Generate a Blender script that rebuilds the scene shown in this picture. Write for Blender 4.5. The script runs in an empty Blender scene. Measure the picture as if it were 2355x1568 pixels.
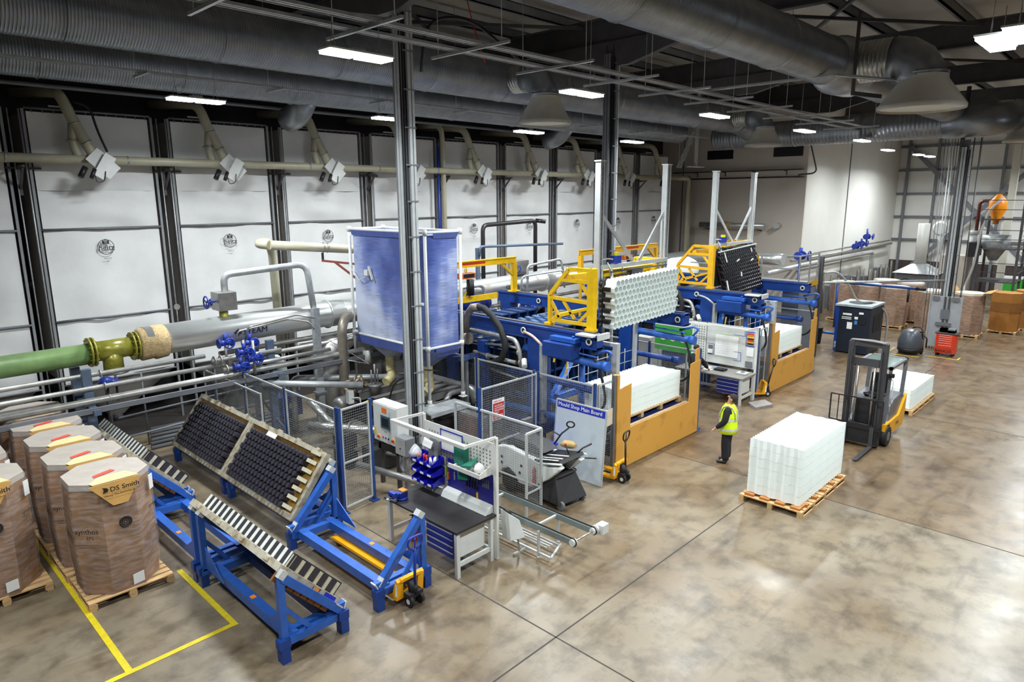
import bpy, bmesh, math, random
from mathutils import Vector, Matrix
random.seed(7)
S = bpy.context.scene
COL = S.collection
PI = math.pi
# ---------------------------------------------------------------- camera, world, exposure
cam_data = bpy.data.cameras.new('camera')
cam_data.sensor_width = 36.0
cam_data.lens = 1549.8 / 2355 * 36.0
cam_data.clip_end = 300
cam = bpy.data.objects.new('camera', cam_data)
COL.objects.link(cam)
def camera_matrix(yaw, pitch, roll, h):
    f = Vector((math.cos(yaw)*math.cos(pitch), math.sin(yaw)*math.cos(pitch), -math.sin(pitch)))
    r = Vector((math.sin(yaw), -math.cos(yaw), 0))
    d = f.cross(r)
    c, s = math.cos(roll), math.sin(roll)
    r2 = r*c + d*s
    d2 = d*c - r*s
    m = Matrix((( r2.x, -d2.x, -f.x, 0), (r2.y, -d2.y, -f.y, 0), (r2.z, -d2.z, -f.z, h), (0, 0, 0, 1)))
    return m
cam.matrix_world = camera_matrix(0.767805, 0.210451, 0.005028, 6.5)
S.camera = cam
world = bpy.data.worlds.new('world'); S.world = world
world.use_nodes = True
world.node_tree.nodes['Background'].inputs[0].default_value = (0.80, 0.88, 1.0, 1)
world.node_tree.nodes['Background'].inputs[1].default_value = 0.015
S.view_settings.view_transform = 'Standard'
S.view_settings.look = 'None'
S.view_settings.gamma = 1.0
S.view_settings.use_curve_mapping = False
S.view_settings.exposure = 0.0
LIGHT_W = 400.0       # each high-bay fitting
LIGHT_COL = (0.90, 0.97, 1.0)

# ---------------------------------------------------------------- materials
def lin(h):
    h = h.lstrip('#')
    out = []
    for i in (0, 2, 4):
        c = int(h[i:i+2], 16) / 255
        out.append(c/12.92 if c <= 0.04045 else ((c+0.055)/1.055)**2.4)
    return (*out, 1)
MATS = {}
def M(name, hexcol, rough=0.5, metal=0.0, var=0.12, scale=3.0, bump=0.0, bscale=40, emit=0, stretch=None, alpha=1.0, spec=0.5, hex2=None, lo=0.35, hi=0.65):
    if name in MATS: return MATS[name]
    m = bpy.data.materials.new(name); m.use_nodes = True
    nt = m.node_tree; b = nt.nodes['Principled BSDF']
    c = lin(hexcol)
    b.inputs['Base Color'].default_value = c
    b.inputs['Roughness'].default_value = rough
    b.inputs['Metallic'].default_value = metal
    b.inputs['Specular IOR Level'].default_value = spec
    b.inputs['Alpha'].default_value = alpha
    tc = nt.nodes.new('ShaderNodeTexCoord')
    mp = nt.nodes.new('ShaderNodeMapping')
    nt.links.new(tc.outputs['Object'], mp.inputs['Vector'])
    if stretch: mp.inputs['Scale'].default_value = stretch
    if var > 0 or hex2:
        n = nt.nodes.new('ShaderNodeTexNoise'); n.inputs['Scale'].default_value = scale
        n.inputs['Detail'].default_value = 6; n.inputs['Roughness'].default_value = 0.6
        nt.links.new(mp.outputs['Vector'], n.inputs['Vector'])
        r = nt.nodes.new('ShaderNodeValToRGB')
        r.color_ramp.elements[0].position = lo; r.color_ramp.elements[1].position = hi
        if hex2: c0 = lin(hex2)
        else: c0 = tuple(x*(1-var) for x in c[:3]) + (1,)
        c1 = tuple(min(1, x*(1+var*0.6)) for x in c[:3]) + (1,)
        r.color_ramp.elements[0].color = c0; r.color_ramp.elements[1].color = c1
        nt.links.new(n.outputs['Fac'], r.inputs['Fac'])
        nt.links.new(r.outputs['Color'], b.inputs['Base Color'])
    if bump > 0:
        n2 = nt.nodes.new('ShaderNodeTexNoise'); n2.inputs['Scale'].default_value = bscale
        nt.links.new(mp.outputs['Vector'], n2.inputs['Vector'])
        bp = nt.nodes.new('ShaderNodeBump'); bp.inputs['Strength'].default_value = bump
        bp.inputs['Distance'].default_value = 0.02
        nt.links.new(n2.outputs['Fac'], bp.inputs['Height']); nt.links.new(bp.outputs['Normal'], b.inputs['Normal'])
    if emit:
        b.inputs['Emission Color'].default_value = c
        b.inputs['Emission Strength'].default_value = emit
    MATS[name] = m
    return m

def floor_material():
    m = bpy.data.materials.new('polished_concrete'); m.use_nodes = True
    nt = m.node_tree; b = nt.nodes['Principled BSDF']
    L = nt.links.new
    tc = nt.nodes.new('ShaderNodeTexCoord')
    def noise(scale, det, x=0, stretch=None):
        mp = nt.nodes.new('ShaderNodeMapping'); mp.inputs['Location'].default_value = (x, x*1.7, 0)
        if stretch: mp.inputs['Scale'].default_value = stretch
        n = nt.nodes.new('ShaderNodeTexNoise'); n.inputs['Scale'].default_value = scale
        n.inputs['Detail'].default_value = det; n.inputs['Roughness'].default_value = 0.62
        L(tc.outputs['Object'], mp.inputs['Vector']); L(mp.outputs['Vector'], n.inputs['Vector'])
        return n.outputs['Fac']
    def ramp(f, p0, c0, p1, c1):
        r = nt.nodes.new('ShaderNodeValToRGB')
        r.color_ramp.elements[0].position = p0; r.color_ramp.elements[0].color = lin(c0)
        r.color_ramp.elements[1].position = p1; r.color_ramp.elements[1].color = lin(c1)
        L(f, r.inputs['Fac']); return r.outputs['Color']
    def mix(f, a, c, typ='MIX'):
        mx = nt.nodes.new('ShaderNodeMix'); mx.data_type = 'RGBA'; mx.blend_type = typ
        if isinstance(f, float): mx.inputs[0].default_value = f
        else: L(f, mx.inputs[0])
        L(a, mx.inputs[6]); L(c, mx.inputs[7]); return mx.outputs[2]
    base = ramp(noise(0.42, 8), 0.34, '#6b6053', 0.64, '#908571')
    warm = ramp(noise(0.16, 4, 31), 0.46, '#877a66', 0.60, '#765b34')
    c1 = mix(0.45, base, warm)
    dirt = ramp(noise(2.3, 9, 9), 0.33, '#6e655c', 0.55, '#ffffff')
    c2 = mix(0.55, c1, dirt, 'MULTIPLY')
    scuff = ramp(noise(1.1, 10, 3, (0.5, 2.2, 1)), 0.30, '#7a7168', 0.46, '#ffffff')
    c3 = mix(0.5, c2, scuff, 'MULTIPLY')
    sx = nt.nodes.new('ShaderNodeSeparateXYZ'); L(tc.outputs['Object'], sx.inputs[0])
    gt = nt.nodes.new('ShaderNodeMath'); gt.operation = 'GREATER_THAN'; gt.inputs[1].default_value = 14.62; L(sx.outputs[0], gt.inputs[0])
    pour = nt.nodes.new('ShaderNodeMath'); pour.operation = 'MULTIPLY'; pour.inputs[1].default_value = 0.55; L(gt.outputs[0], pour.inputs[0])
    tint = nt.nodes.new('ShaderNodeRGB'); tint.outputs[0].default_value = lin('#d6b894')
    c3 = mix(pour.outputs[0], c3, tint.outputs[0], 'MULTIPLY')
    L(c3, b.inputs['Base Color'])
    rr = nt.nodes.new('ShaderNodeMapRange')
    rr.inputs['From Min'].default_value = 0.3; rr.inputs['From Max'].default_value = 0.7
    rr.inputs['To Min'].default_value = 0.22; rr.inputs['To Max'].default_value = 0.42
    L(noise(0.8, 6, 50), rr.inputs['Value']); L(rr.outputs['Result'], b.inputs['Roughness'])
    b.inputs['Specular IOR Level'].default_value = 0.6
    return m

GALV = M('galvanised_steel', '#aeb1b2', 0.40, 0.35, 0.18, 6)
GALVD = M('dull_galvanised_duct', '#90949a', 0.36, 0.7, 0.16, 2.0)
ALU = M('aluminium_profile', '#c3c6c6', 0.42, 0.35, 0.08, 4)
STEEL = M('stainless_steel', '#b4b3ae', 0.28, 0.8, 0.15, 5)
CLAD = M('aluminium_pipe_cladding', '#d2d3d1', 0.30, 0.6, 0.06, 2)
PIPE = M('bare_steel_pipe', '#a9a7a2', 0.40, 0.55, 0.2, 4)
DKSTEEL = M('dark_painted_steel', '#4d4a4c', 0.6, 0.1, 0.15, 2)
GIRT = M('grey_purlin_steel', '#75777c', 0.5, 0.2, 0.15, 2)
ROOFSH = M('off_white_roof_sheet', '#b9b4ac', 0.7, 0, 0.06, 1)
BLUE = M('blue_painted_steel', '#143b84', 0.42, 0.0, 0.14, 5)
BLUE2 = M('bright_blue_trolley_paint', '#2a5cb0', 0.42, 0.0, 0.16, 6)
DBLUE = M('dark_blue_fence_paint', '#1f3f7c', 0.45, 0, 0.1, 6)
SLATE = M('slate_blue_steel', '#56657a', 0.5, 0.1, 0.1, 3)
YEL = M('yellow_painted_steel', '#f0c008', 0.42, 0, 0.10, 5)
YELCR = M('amber_yellow_paint', '#dba516', 0.45, 0, 0.10, 5)
BLK = M('black_plastic', '#18171a', 0.5, 0, 0.2, 8)
RUB = M('black_rubber', '#1b1a1b', 0.7, 0, 0.15, 8)
WHT = M('white_foam', '#f2faf7', 0.85, 0, 0.02, 6, spec=0.2)
GRYPL = M('grey_plastic', '#6e7073', 0.5, 0, 0.1, 6)
LGREY = M('light_grey_enamel', '#cfd0cc', 0.45, 0, 0.05, 4)
CARD = M('brown_cardboard', '#9c7145', 0.8, 0, 0.14, 1.6, hex2='#7d5731')
CARDL = M('light_cardboard_flap', '#e6c78e', 0.8, 0, 0.05, 5)
CARDM = M('kraft_cardboard', '#c99a55', 0.8, 0, 0.08, 5)
LID = M('grey_wrapped_lid', '#b7aca2', 0.25, 0, 0.08, 4)
WOOD = M('pallet_wood', '#c9a473', 0.8, 0, 0.22, 5, stretch=(1, 6, 6))
OSB = M('orange_plywood', '#cf973f', 0.62, 0, 0.0, 1.3, hex2='#8a6428', lo=0.22, hi=0.46)
BEIGE = M('beige_pipe_paint', '#b8b29a', 0.4, 0, 0.1, 2)
GREEN = M('green_painted_pipe', '#6f8a56', 0.35, 0.1, 0.22, 2.5)
OLIVE = M('olive_green_pipe', '#8e8a35', 0.3, 0.2, 0.25, 3)
WOOL = M('yellow_mineral_wool', '#c0a67a', 0.95, 0, 0.25, 14, bump=0.8)
VALVE = M('blue_valve_paint', '#223a9a', 0.4, 0.1, 0.15, 8)
RED = M('red_paint', '#c4281f', 0.4, 0, 0.08, 5)
ORANGE = M('orange_plastic', '#e8701c', 0.45, 0, 0.06, 5)
FABW = M('white_silo_fabric', '#dcdbd9', 0.85, 0, 0.08, 0.8, spec=0.2)
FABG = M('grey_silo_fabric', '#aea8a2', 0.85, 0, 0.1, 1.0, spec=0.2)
FABUP = M('shaded_silo_fabric', '#a89e9b', 0.85, 0, 0.10, 1.2, spec=0.2)  # silo fabric with the upper shade put into its colour, not assigned
PRINT = M('black_print', '#1c1b1d', 0.6, 0, 0, 1)
PRINTW = M('white_print', '#f2f2f0', 0.6, 0, 0, 1)
BLUEP = M('blue_print', '#1f2fa8', 0.5, 0, 0, 1)
PAPER = M('white_paper', '#ecebe8', 0.7, 0, 0.03, 5)
TAPE = M('yellow_floor_tape', '#d9c21f', 0.5, 0, 0.15, 9)
LABELO = M('orange_label', '#f08a1c', 0.6, 0, 0, 1)
def wrap_material():
    m = bpy.data.materials.new('clear_stretch_film'); m.use_nodes = True
    nt = m.node_tree; b = nt.nodes['Principled BSDF']
    b.inputs['Base Color'].default_value = (0.80, 0.78, 0.82, 1)
    b.inputs['Roughness'].default_value = 0.22
    tc = nt.nodes.new('ShaderNodeTexCoord')
    mp = nt.nodes.new('ShaderNodeMapping'); mp.inputs['Scale'].default_value = (2, 2, 7)
    n = nt.nodes.new('ShaderNodeTexNoise'); n.inputs['Scale'].default_value = 2.5; n.inputs['Detail'].default_value = 7
    nt.links.new(tc.outputs['Object'], mp.inputs['Vector']); nt.links.new(mp.outputs['Vector'], n.inputs['Vector'])
    r = nt.nodes.new('ShaderNodeMapRange')
    r.inputs['From Min'].default_value = 0.38; r.inputs['From Max'].default_value = 0.75
    r.inputs['To Min'].default_value = 0.06; r.inputs['To Max'].default_value = 0.30
    nt.links.new(n.outputs['Fac'], r.inputs['Value']); nt.links.new(r.outputs['Result'], b.inputs['Alpha'])
    bp = nt.nodes.new('ShaderNodeBump'); bp.inputs['Strength'].default_value = 0.45; bp.inputs['Distance'].default_value = 0.02
    nt.links.new(n.outputs['Fac'], bp.inputs['Height']); nt.links.new(bp.outputs['Normal'], b.inputs['Normal'])
    MATS['wrap'] = m
    return m
WRAP = wrap_material()

# ---------------------------------------------------------------- mesh building
ORG = {}
class MB:
    """collects faces in world coordinates; build() links them as ONE mesh object"""
    def __init__(self): self.v = []; self.f = []; self.mi = []; self.cur = 0; self.sm = []
    def face(self, idx, smooth=False): self.f.append(idx); self.mi.append(self.cur); self.sm.append(smooth)
    def quad(self, a, b, c, d):
        n = len(self.v); self.v += [tuple(a), tuple(b), tuple(c), tuple(d)]; self.face((n, n+1, n+2, n+3)); return self
    def poly(self, pts):
        n = len(self.v); self.v += [tuple(p) for p in pts]; self.face(tuple(range(n, n+len(pts)))); return self
    def hexa(self, p):
        n = len(self.v); self.v += [tuple(q) for q in p]
        for q in ((0,3,2,1),(4,5,6,7),(0,1,5,4),(1,2,6,5),(2,3,7,6),(3,0,4,7)): self.face(tuple(n+i for i in q))
        return self
    def box(self, x0, x1, y0, y1, z0, z1):
        return self.hexa([(x0,y0,z0),(x1,y0,z0),(x1,y1,z0),(x0,y1,z0),(x0,y0,z1),(x1,y0,z1),(x1,y1,z1),(x0,y1,z1)])
    def cbox(self, c, sx, sy, sz):
        x, y, z = c; return self.box(x-sx/2, x+sx/2, y-sy/2, y+sy/2, z-sz/2, z+sz/2)
    def bar(self, a, b, w, h=None, up=(0,0,1)):
        """rectangular bar from a to b; w across, h along 'up'"""
        h = w if h is None else h
        a = Vector(a); b = Vector(b); d = (b-a).normalized(); u = Vector(up)
        if abs(d.dot(u)) > 0.97: u = Vector((0,1,0)) if abs(d.y) < 0.9 else Vector((1,0,0))
        s = d.cross(u).normalized(); u = s.cross(d).normalized()
        s = s*w/2; u = u*h/2
        return self.hexa([a-s-u, a+s-u, a+s+u, a-s+u, b-s-u, b+s-u, b+s+u, b-s+u])
    def prism(self, pts, vec):
        """extrude polygon pts by vec"""
        n = len(self.v); k = len(pts); vec = Vector(vec)
        self.v += [tuple(p) for p in pts] + [tuple(Vector(p)+vec) for p in pts]
        self.face(tuple(range(n+k-1, n-1, -1))); self.face(tuple(range(n+k, n+2*k)))
        for i in range(k):
            j = (i+1) % k; self.face((n+i, n+j, n+k+j, n+k+i))
        return self
    def tube(self, pts, r, seg=10, cap=True, closed=False):
        """smooth tube through points; r number or list"""
        pts = [Vector(p) for p in pts]; k = len(pts); n0 = len(self.v)
        rr = r if isinstance(r, (list, tuple)) else [r]*k
        prev = None
        for i, p in enumerate(pts):
            if closed: d = (pts[(i+1) % k]-pts[i-1])
            elif i == 0: d = pts[1]-pts[0]
            elif i == k-1: d = pts[-1]-pts[-2]
            else: d = (pts[i]-pts[i-1]).normalized()+(pts[i+1]-pts[i]).normalized()
            if d.length < 1e-9: d = Vector((0,0,1))
            d.normalize()
            if prev is None:
                u = Vector((0,0,1)) if abs(d.z) < 0.9 else Vector((1,0,0))
                s = d.cross(u).normalized()
            else:
                s = (prev - d*prev.dot(d))
                if s.length < 1e-6: s = d.orthogonal()
                s.normalize()
            prev = s; t = d.cross(s)
            for j in range(seg):
                a = 2*PI*j/seg
                self.v.append(tuple(p + s*math.cos(a)*rr[i] + t*math.sin(a)*rr[i]))
        rings = k if closed else k-1
        for i in range(rings):
            i2 = (i+1) % k
            for j in range(seg):
                j2 = (j+1) % seg
                self.face((n0+i*seg+j, n0+i*seg+j2, n0+i2*seg+j2, n0+i2*seg+j), True)
        if cap and not closed:
            self.face(tuple(n0+j for j in range(seg-1, -1, -1)))
            self.face(tuple(n0+(k-1)*seg+j for j in range(seg)))
        return self
    def cyl(self, a, b, r, seg=16, r2=None):
        return self.tube([a, b], [r, r if r2 is None else r2], seg)
    def lathe(self, c, axis, prof, seg=24, cap=True):
        """prof: list of (distance along axis, radius)"""
        ax = Vector(axis).normalized(); c = Vector(c)
        return self.tube_profile(c, ax, prof, seg, cap)
    def tube_profile(self, c, ax, prof, seg, cap):
        u = Vector((0,0,1)) if abs(ax.z) < 0.9 else Vector((1,0,0))
        s = ax.cross(u).normalized(); t = ax.cross(s); n0 = len(self.v)
        for h, r in prof:
            for j in range(seg):
                a = 2*PI*j/seg
                self.v.append(tuple(c + ax*h + s*math.cos(a)*r + t*math.sin(a)*r))
        for i in range(len(prof)-1):
            for j in range(seg):
                j2 = (j+1) % seg
                self.face((n0+i*seg+j, n0+i*seg+j2, n0+(i+1)*seg+j2, n0+(i+1)*seg+j), True)
        if cap:
            self.face(tuple(n0+j for j in range(seg-1, -1, -1)))
            self.face(tuple(n0+(len(prof)-1)*seg+j for j in range(seg)))
        return self
    def torus(self, c, axis, R, r, seg=20, rs=8):
        ax = Vector(axis).normalized(); s = ax.orthogonal().normalized(); t = ax.cross(s); c = Vector(c)
        return self.tube([c + s*math.cos(2*PI*i/seg)*R + t*math.sin(2*PI*i/seg)*R for i in range(seg)], r, rs, closed=True)
    def text(self, s, org, xd, yd, size, depth=0.004):
        """block letters from the built-in font, laid on a plane; org is the left baseline point"""
        cu = bpy.data.curves.new('lettering', 'FONT'); cu.body = s; cu.size = size; cu.resolution_u = 2
        cu.extrude = 0
        ob = bpy.data.objects.new('lettering', cu); COL.objects.link(ob)
        dg = bpy.context.evaluated_depsgraph_get(); me = bpy.data.meshes.new_from_object(ob.evaluated_get(dg))
        xd = Vector(xd).normalized(); yd = Vector(yd).normalized(); nn = xd.cross(yd)*depth; o = Vector(org)
        for q, (sx, sy) in enumerate(((0, 0), (0.022, 0), (0.011, 0.018))):
            n = len(self.v); k = 1 + q*0.15
            self.v += [tuple(o + xd*(v.co.x+sx*size) + yd*(v.co.y+sy*size) + nn*k) for v in me.vertices]
            for p in me.polygons: self.face(tuple(n+i for i in p.vertices))
        bpy.data.objects.remove(ob); bpy.data.curves.remove(cu); bpy.data.meshes.remove(me)
        return self
    def islands(self):
        par = list(range(len(self.v)))
        def find(i):
            while par[i] != i: par[i] = par[par[i]]; i = par[i]
            return i
        for f in self.f:
            r = find(f[0])
            for i in f[1:]:
                q = find(i)
                if q != r: par[q] = r
        groups = {}
        for k, f in enumerate(self.f): groups.setdefault(find(f[0]), []).append(k)
        return list(groups.values())
    def build(self, name, mat, parent=None, loc=None, smooth=None, bevel=0, split='auto'):
        """links the mesh; pieces of a part that lie well apart become parts of their own (split='all': every loose island)"""
        if parent is None or split is None or any(w in name for w in ('letter', 'print', 'wire', 'slot', 'teeth', 'face', 'eyes', 'brass')):
            return self._build(name, mat, parent, loc, smooth, bevel)
        isl = self.islands()
        if len(isl) == 1 or len(isl) > 80: return self._build(name, mat, parent, loc, smooth, bevel)
        if split == 'all': sets = isl
        else:
            box = []
            for g in isl:
                P = [self.v[i] for k in g for i in self.f[k]]
                box.append(([min(p[a] for p in P) for a in range(3)], [max(p[a] for p in P) for a in range(3)]))
            par = list(range(len(isl)))
            def find(i):
                while par[i] != i: i = par[i]
                return i
            size = [max(h[a]-l[a] for a in range(3)) for l, h in box]
            for i in range(len(isl)):
                for j in range(i):
                    gap = sum(max(0, box[i][0][a]-box[j][1][a], box[j][0][a]-box[i][1][a])**2 for a in range(3))**0.5
                    if gap <= max(0.02, 0.45*max(size[i], size[j])): par[find(i)] = find(j)
            cl = {}
            for i, g in enumerate(isl): cl.setdefault(find(i), []).extend(g)
            sets = list(cl.values())
            if len(sets) == 1: return self._build(name, mat, parent, loc, smooth, bevel)
        first = None
        for g in sets:
            m = MB(); idx = {}
            for k in g:
                f = []
                for i in self.f[k]:
                    if i not in idx: idx[i] = len(m.v); m.v.append(self.v[i])
                    f.append(idx[i])
                m.f.append(tuple(f)); m.mi.append(self.mi[k]); m.sm.append(self.sm[k])
            o = m._build(name, mat, parent, loc, smooth, bevel)
            first = first or o
        return first
    def _build(self, name, mat, parent=None, loc=None, smooth=None, bevel=0):
        if parent is not None: o = ORG[parent.name]
        elif loc is not None: o = Vector(loc)
        else:
            xs = [v[0] for v in self.v]; ys = [v[1] for v in self.v]; zs = [v[2] for v in self.v]
            o = Vector(((min(xs)+max(xs))/2, (min(ys)+max(ys))/2, min(zs)))
        me = bpy.data.meshes.new(name)
        me.from_pydata([(v[0]-o.x, v[1]-o.y, v[2]-o.z) for v in self.v], [], self.f)
        for m in (mat if isinstance(mat, (list, tuple)) else [mat]): me.materials.append(m)
        me.polygons.foreach_set('material_index', self.mi)
        me.polygons.foreach_set('use_smooth', [bool(x) if smooth is None else smooth for x in self.sm])
        me.update()
        ob = bpy.data.objects.new(name, me); COL.objects.link(ob)
        if parent is not None: ob.parent = parent
        else: ob.location = o
        ORG[ob.name] = o
        if bevel:
            bv = ob.modifiers.new('edge', 'BEVEL'); bv.width = bevel; bv.segments = 2; bv.limit_method = 'ANGLE'
        return ob
def fix_normals(ob):
    bm = bmesh.new(); bm.from_mesh(ob.data); bmesh.ops.recalc_face_normals(bm, faces=bm.faces); bm.to_mesh(ob.data); bm.free()
def tag(o, label, cat, group=None, kind=None):
    if label: o['label'] = label
    if cat: o['category'] = cat
    if group: o['group'] = group
    if kind: o['kind'] = kind
    return o
def thing(name, label, cat, loc=(0,0,0), group=None):
    o = bpy.data.objects.new(name, None); COL.objects.link(o); o.location = loc
    o.empty_display_size = 0.2
    ORG[o.name] = Vector(loc)
    return tag(o, label, cat, group)
def struct(o): o['kind'] = 'structure'; return o
def copy_tree(o, parent=None):
    c = o.copy(); COL.objects.link(c)
    if parent is not None: c.parent = parent
    ORG[c.name] = ORG.get(o.name, Vector()).copy()
    for ch in list(o.children): copy_tree(ch, c)
    return c
def dup(root, loc, label, rotz=0, group=None):
    c = copy_tree(root); c.location = loc; c.rotation_euler = (0, 0, rotz)
    c['label'] = label
    if group: c['group'] = group
    return c
def arc(c, r, a0, a1, n, e1, e2):
    c = Vector(c); e1 = Vector(e1); e2 = Vector(e2)
    return [c + e1*r*math.cos(a0+(a1-a0)*i/n) + e2*r*math.sin(a0+(a1-a0)*i/n) for i in range(n+1)]
def fillet(pts, r, n=5):
    """round the corners of a polyline"""
    P = [Vector(p) for p in pts]; out = [P[0]]
    for i in range(1, len(P)-1):
        a = (P[i-1]-P[i]); b = (P[i+1]-P[i]); rr = min(r, a.length*0.49, b.length*0.49)
        a.normalize(); b.normalize(); p0 = P[i]+a*rr; p1 = P[i]+b*rr
        for k in range(n+1):
            t = k/n; out.append(p0*(1-t)**2 + P[i]*2*t*(1-t) + p1*t**2)
    out.append(P[-1]); return out
# ---------------------------------------------------------------- the hall
X_END, Y_BACK = 55.0, 23.5
ORDN = ('first','second','third','fourth','fifth','sixth','seventh','eighth','ninth','tenth','eleventh','twelfth','thirteenth')
o = MB(); o.box(-14, X_END+0.2, -10, Y_BACK+0.2, -0.3, 0.0); struct(o.build('floor', floor_material(), loc=(0,0,0)))
JOINT = M('dark_floor_joint', '#3b3733', 0.8, 0, 0.1, 3)
def trim(n, mb, mat): struct(mb.build('trim_%d' % n, mat))
n_tr = 1
for y in (5.8,):
    b = MB(); b.box(-14, X_END, y-0.012, y+0.012, 0, 0.003); trim(n_tr, b, JOINT); n_tr += 1
for x in (6.93, 14.62, 22.3, 30.0):
    b = MB(); b.box(x-0.011, x+0.011, -10, 23.4, 0, 0.003); trim(n_tr, b, JOINT); n_tr += 1
DARKW = M('dark_back_wall_sheet', '#353132', 0.85, 0, 0.1, 1)
b = MB(); b.box(-14, 38.2, Y_BACK, Y_BACK+0.2, 0, 14); struct(b.build('wall_back', DARKW))
PANELW = M('grey_wall_panel', '#e6dcd0', 0.75, 0, 0.05, 0.4)
b = MB(); b.box(38.0, 38.2, 14.5, Y_BACK, 0, 14)
struct(b.build('wall_far', PANELW))
PANELB = M('white_wall_panel', '#e6e4db', 0.7, 0, 0.04, 0.4)
b = MB(); b.box(38.2, X_END, 14.5, 14.7, 0, 14)
struct(b.build('wall_side', PANELB))
for x in (44.6,):
    b = MB(); b.box(x-0.03, x+0.03, 14.46, 14.5, 0, 12); trim(n_tr, b, GIRT); n_tr += 1
b = MB(); b.box(37.97, 38.0, 21.95, 22.0, 0, 12); trim(n_tr, b, GIRT); n_tr += 1
ENDW = M('white_end_wall_sheet', '#e8e5df', 0.75, 0, 0.05, 0.6)
BRICK = M('dark_blockwork', '#4b403c', 0.85, 0, 0.2, 4)
b = MB(); b.box(X_END, X_END+0.2, -10, 14.7, 0, 14); struct(b.build('wall_end', ENDW))
b = MB(); b.box(X_END-0.15, X_END-0.002, -10, 14.5, 0, 1.9); trim(n_tr, b, BRICK); n_tr += 1
b = MB(); b.box(-14, 38.0, 20.2, Y_BACK, 0.0, 0.004); trim(n_tr, b, M('shaded_floor_strip', '#35302d', 0.85, 0, 0.25, 3)); n_tr += 1  # dark strip paints the shade on the floor under the silos
# roof sheets between purlins
b = MB(); b.box(-14, X_END, -10, Y_BACK, 12.3, 12.4); struct(b.build('ceiling', ROOFSH))
# girts and posts of the end wall
for z in (3.4, 5.0, 6.6, 8.2, 9.8, 11.4):
    b = MB(); b.box(X_END-0.2, X_END-0.005, -10, 14.5, z-0.07, z+0.07)
    tag(b.build('wall_rail', GIRT), 'grey horizontal steel rail on the white end wall, %s from the floor' % ORDN[int((z-3.4)/1.6+0.5)], 'rail', 'rails of the end wall')
for y, side in ((13.9, 'next to the inside corner'), (12.1, 'second from the inside corner'), (8.3, 'behind the crossing of the diagonal braces'), (4.6, 'beside the granule tower')):
    b = MB(); b.box(X_END-0.35, X_END-0.21, y-0.08, y+0.08, 0, 12.2)
    tag(b.build('wall_post', GIRT), 'grey post on the white end wall, ' + side, 'post', 'posts of the end wall')
for y0, z0, y1, z1, w in ((13.8, 9.8, 4.6, 0.2, 'falling from the inside corner'), (13.6, 0.9, 4.6, 10.4, 'rising away from the corner floor')):
    b = MB(); xb = X_END-0.45-0.2*(y0 < 13.7); b.bar((xb, y0, z0), (xb, y1, z1), 0.12, 0.28, up=(0,0,1))
    tag(b.build('diagonal_brace', GIRT), 'grey diagonal steel brace on the end wall, ' + w, 'brace', 'braces of the end wall')
b = MB(); b.box(49.0, 49.35, 6.72, 7.08, 0, 12.2)
tag(b.build('steel_column', M('cream_column_paint', '#c8c4b6', 0.6, 0, 0.05, 1)), 'cream square column to the right of the granule tower', 'column')
# rafters and purlins
def rafter(x, lab):
    t = thing('roof_rafter', 'dark steel roof rafter with haunches ' + lab, 'beam', (x, 12.6, 10.8), 'roof rafters')
    b = MB(); b.box(x-0.12, x+0.12, -10, Y_BACK, 11.02, 11.06); b.box(x-0.12, x+0.12, -10, Y_BACK, 11.74, 11.78); b.box(x-0.015, x+0.015, -10, Y_BACK, 11.06, 11.74)
    b.build('beam', DKSTEEL, t)
    b = MB()
    for s in (-1, 1):
        b.prism([(x-0.1, 12.6, 10.35), (x-0.1, 12.6+s*0.35, 10.35), (x-0.1, 12.6+s*3.2, 11.02), (x-0.1, 12.6, 11.02)], (0.2, 0, 0))
    b.build('haunch', DKSTEEL, t)
for x, lab in ((1.0, 'nearest to the camera overhead'), (9.4, 'above the front column'), (17.8, 'above the second column'), (26.2, 'between the second and the far column'), (34.6, 'above the far column'), (43.0, 'above the far drums'), (51.4, 'closest to the end wall')):
    rafter(x, lab)
k = 0
for i in range(13):
    y = -6.0 + i*2.3
    b = MB(); b.box(-14, X_END, y-0.04, y+0.04, 11.78, 12.05); b.box(-14, X_END, y-0.04, y+0.12, 12.03, 12.06); b.box(-14, X_END, y-0.04, y+0.12, 11.78, 11.80)
    tag(b.build('roof_purlin', GIRT), 'grey roof purlin under the roof sheets, %s counted from the aisle side' % ORDN[i], 'beam', 'roof purlins')
for i, (x, y) in enumerate(((13.6, 8.0), (22.0, 8.0), (30.4, 8.0), (13.6, 17), (5.2, 8.0))):
    b = MB(); b.bar((x-4.1, y-3, 11.7), (x+4.1, y+3, 11.7), 0.09); b.bar((x-4.1, y+3, 11.6), (x+4.1, y-3, 11.6), 0.09)
    tag(b.build('roof_bracing', DKSTEEL), 'dark crossed wind bracing rods under the roof, ' + ('in the second bay', 'in the third bay', 'in the fourth bay', 'above the middle silos', 'in the bay nearest the camera')[i], 'brace', 'roof bracing')

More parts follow.
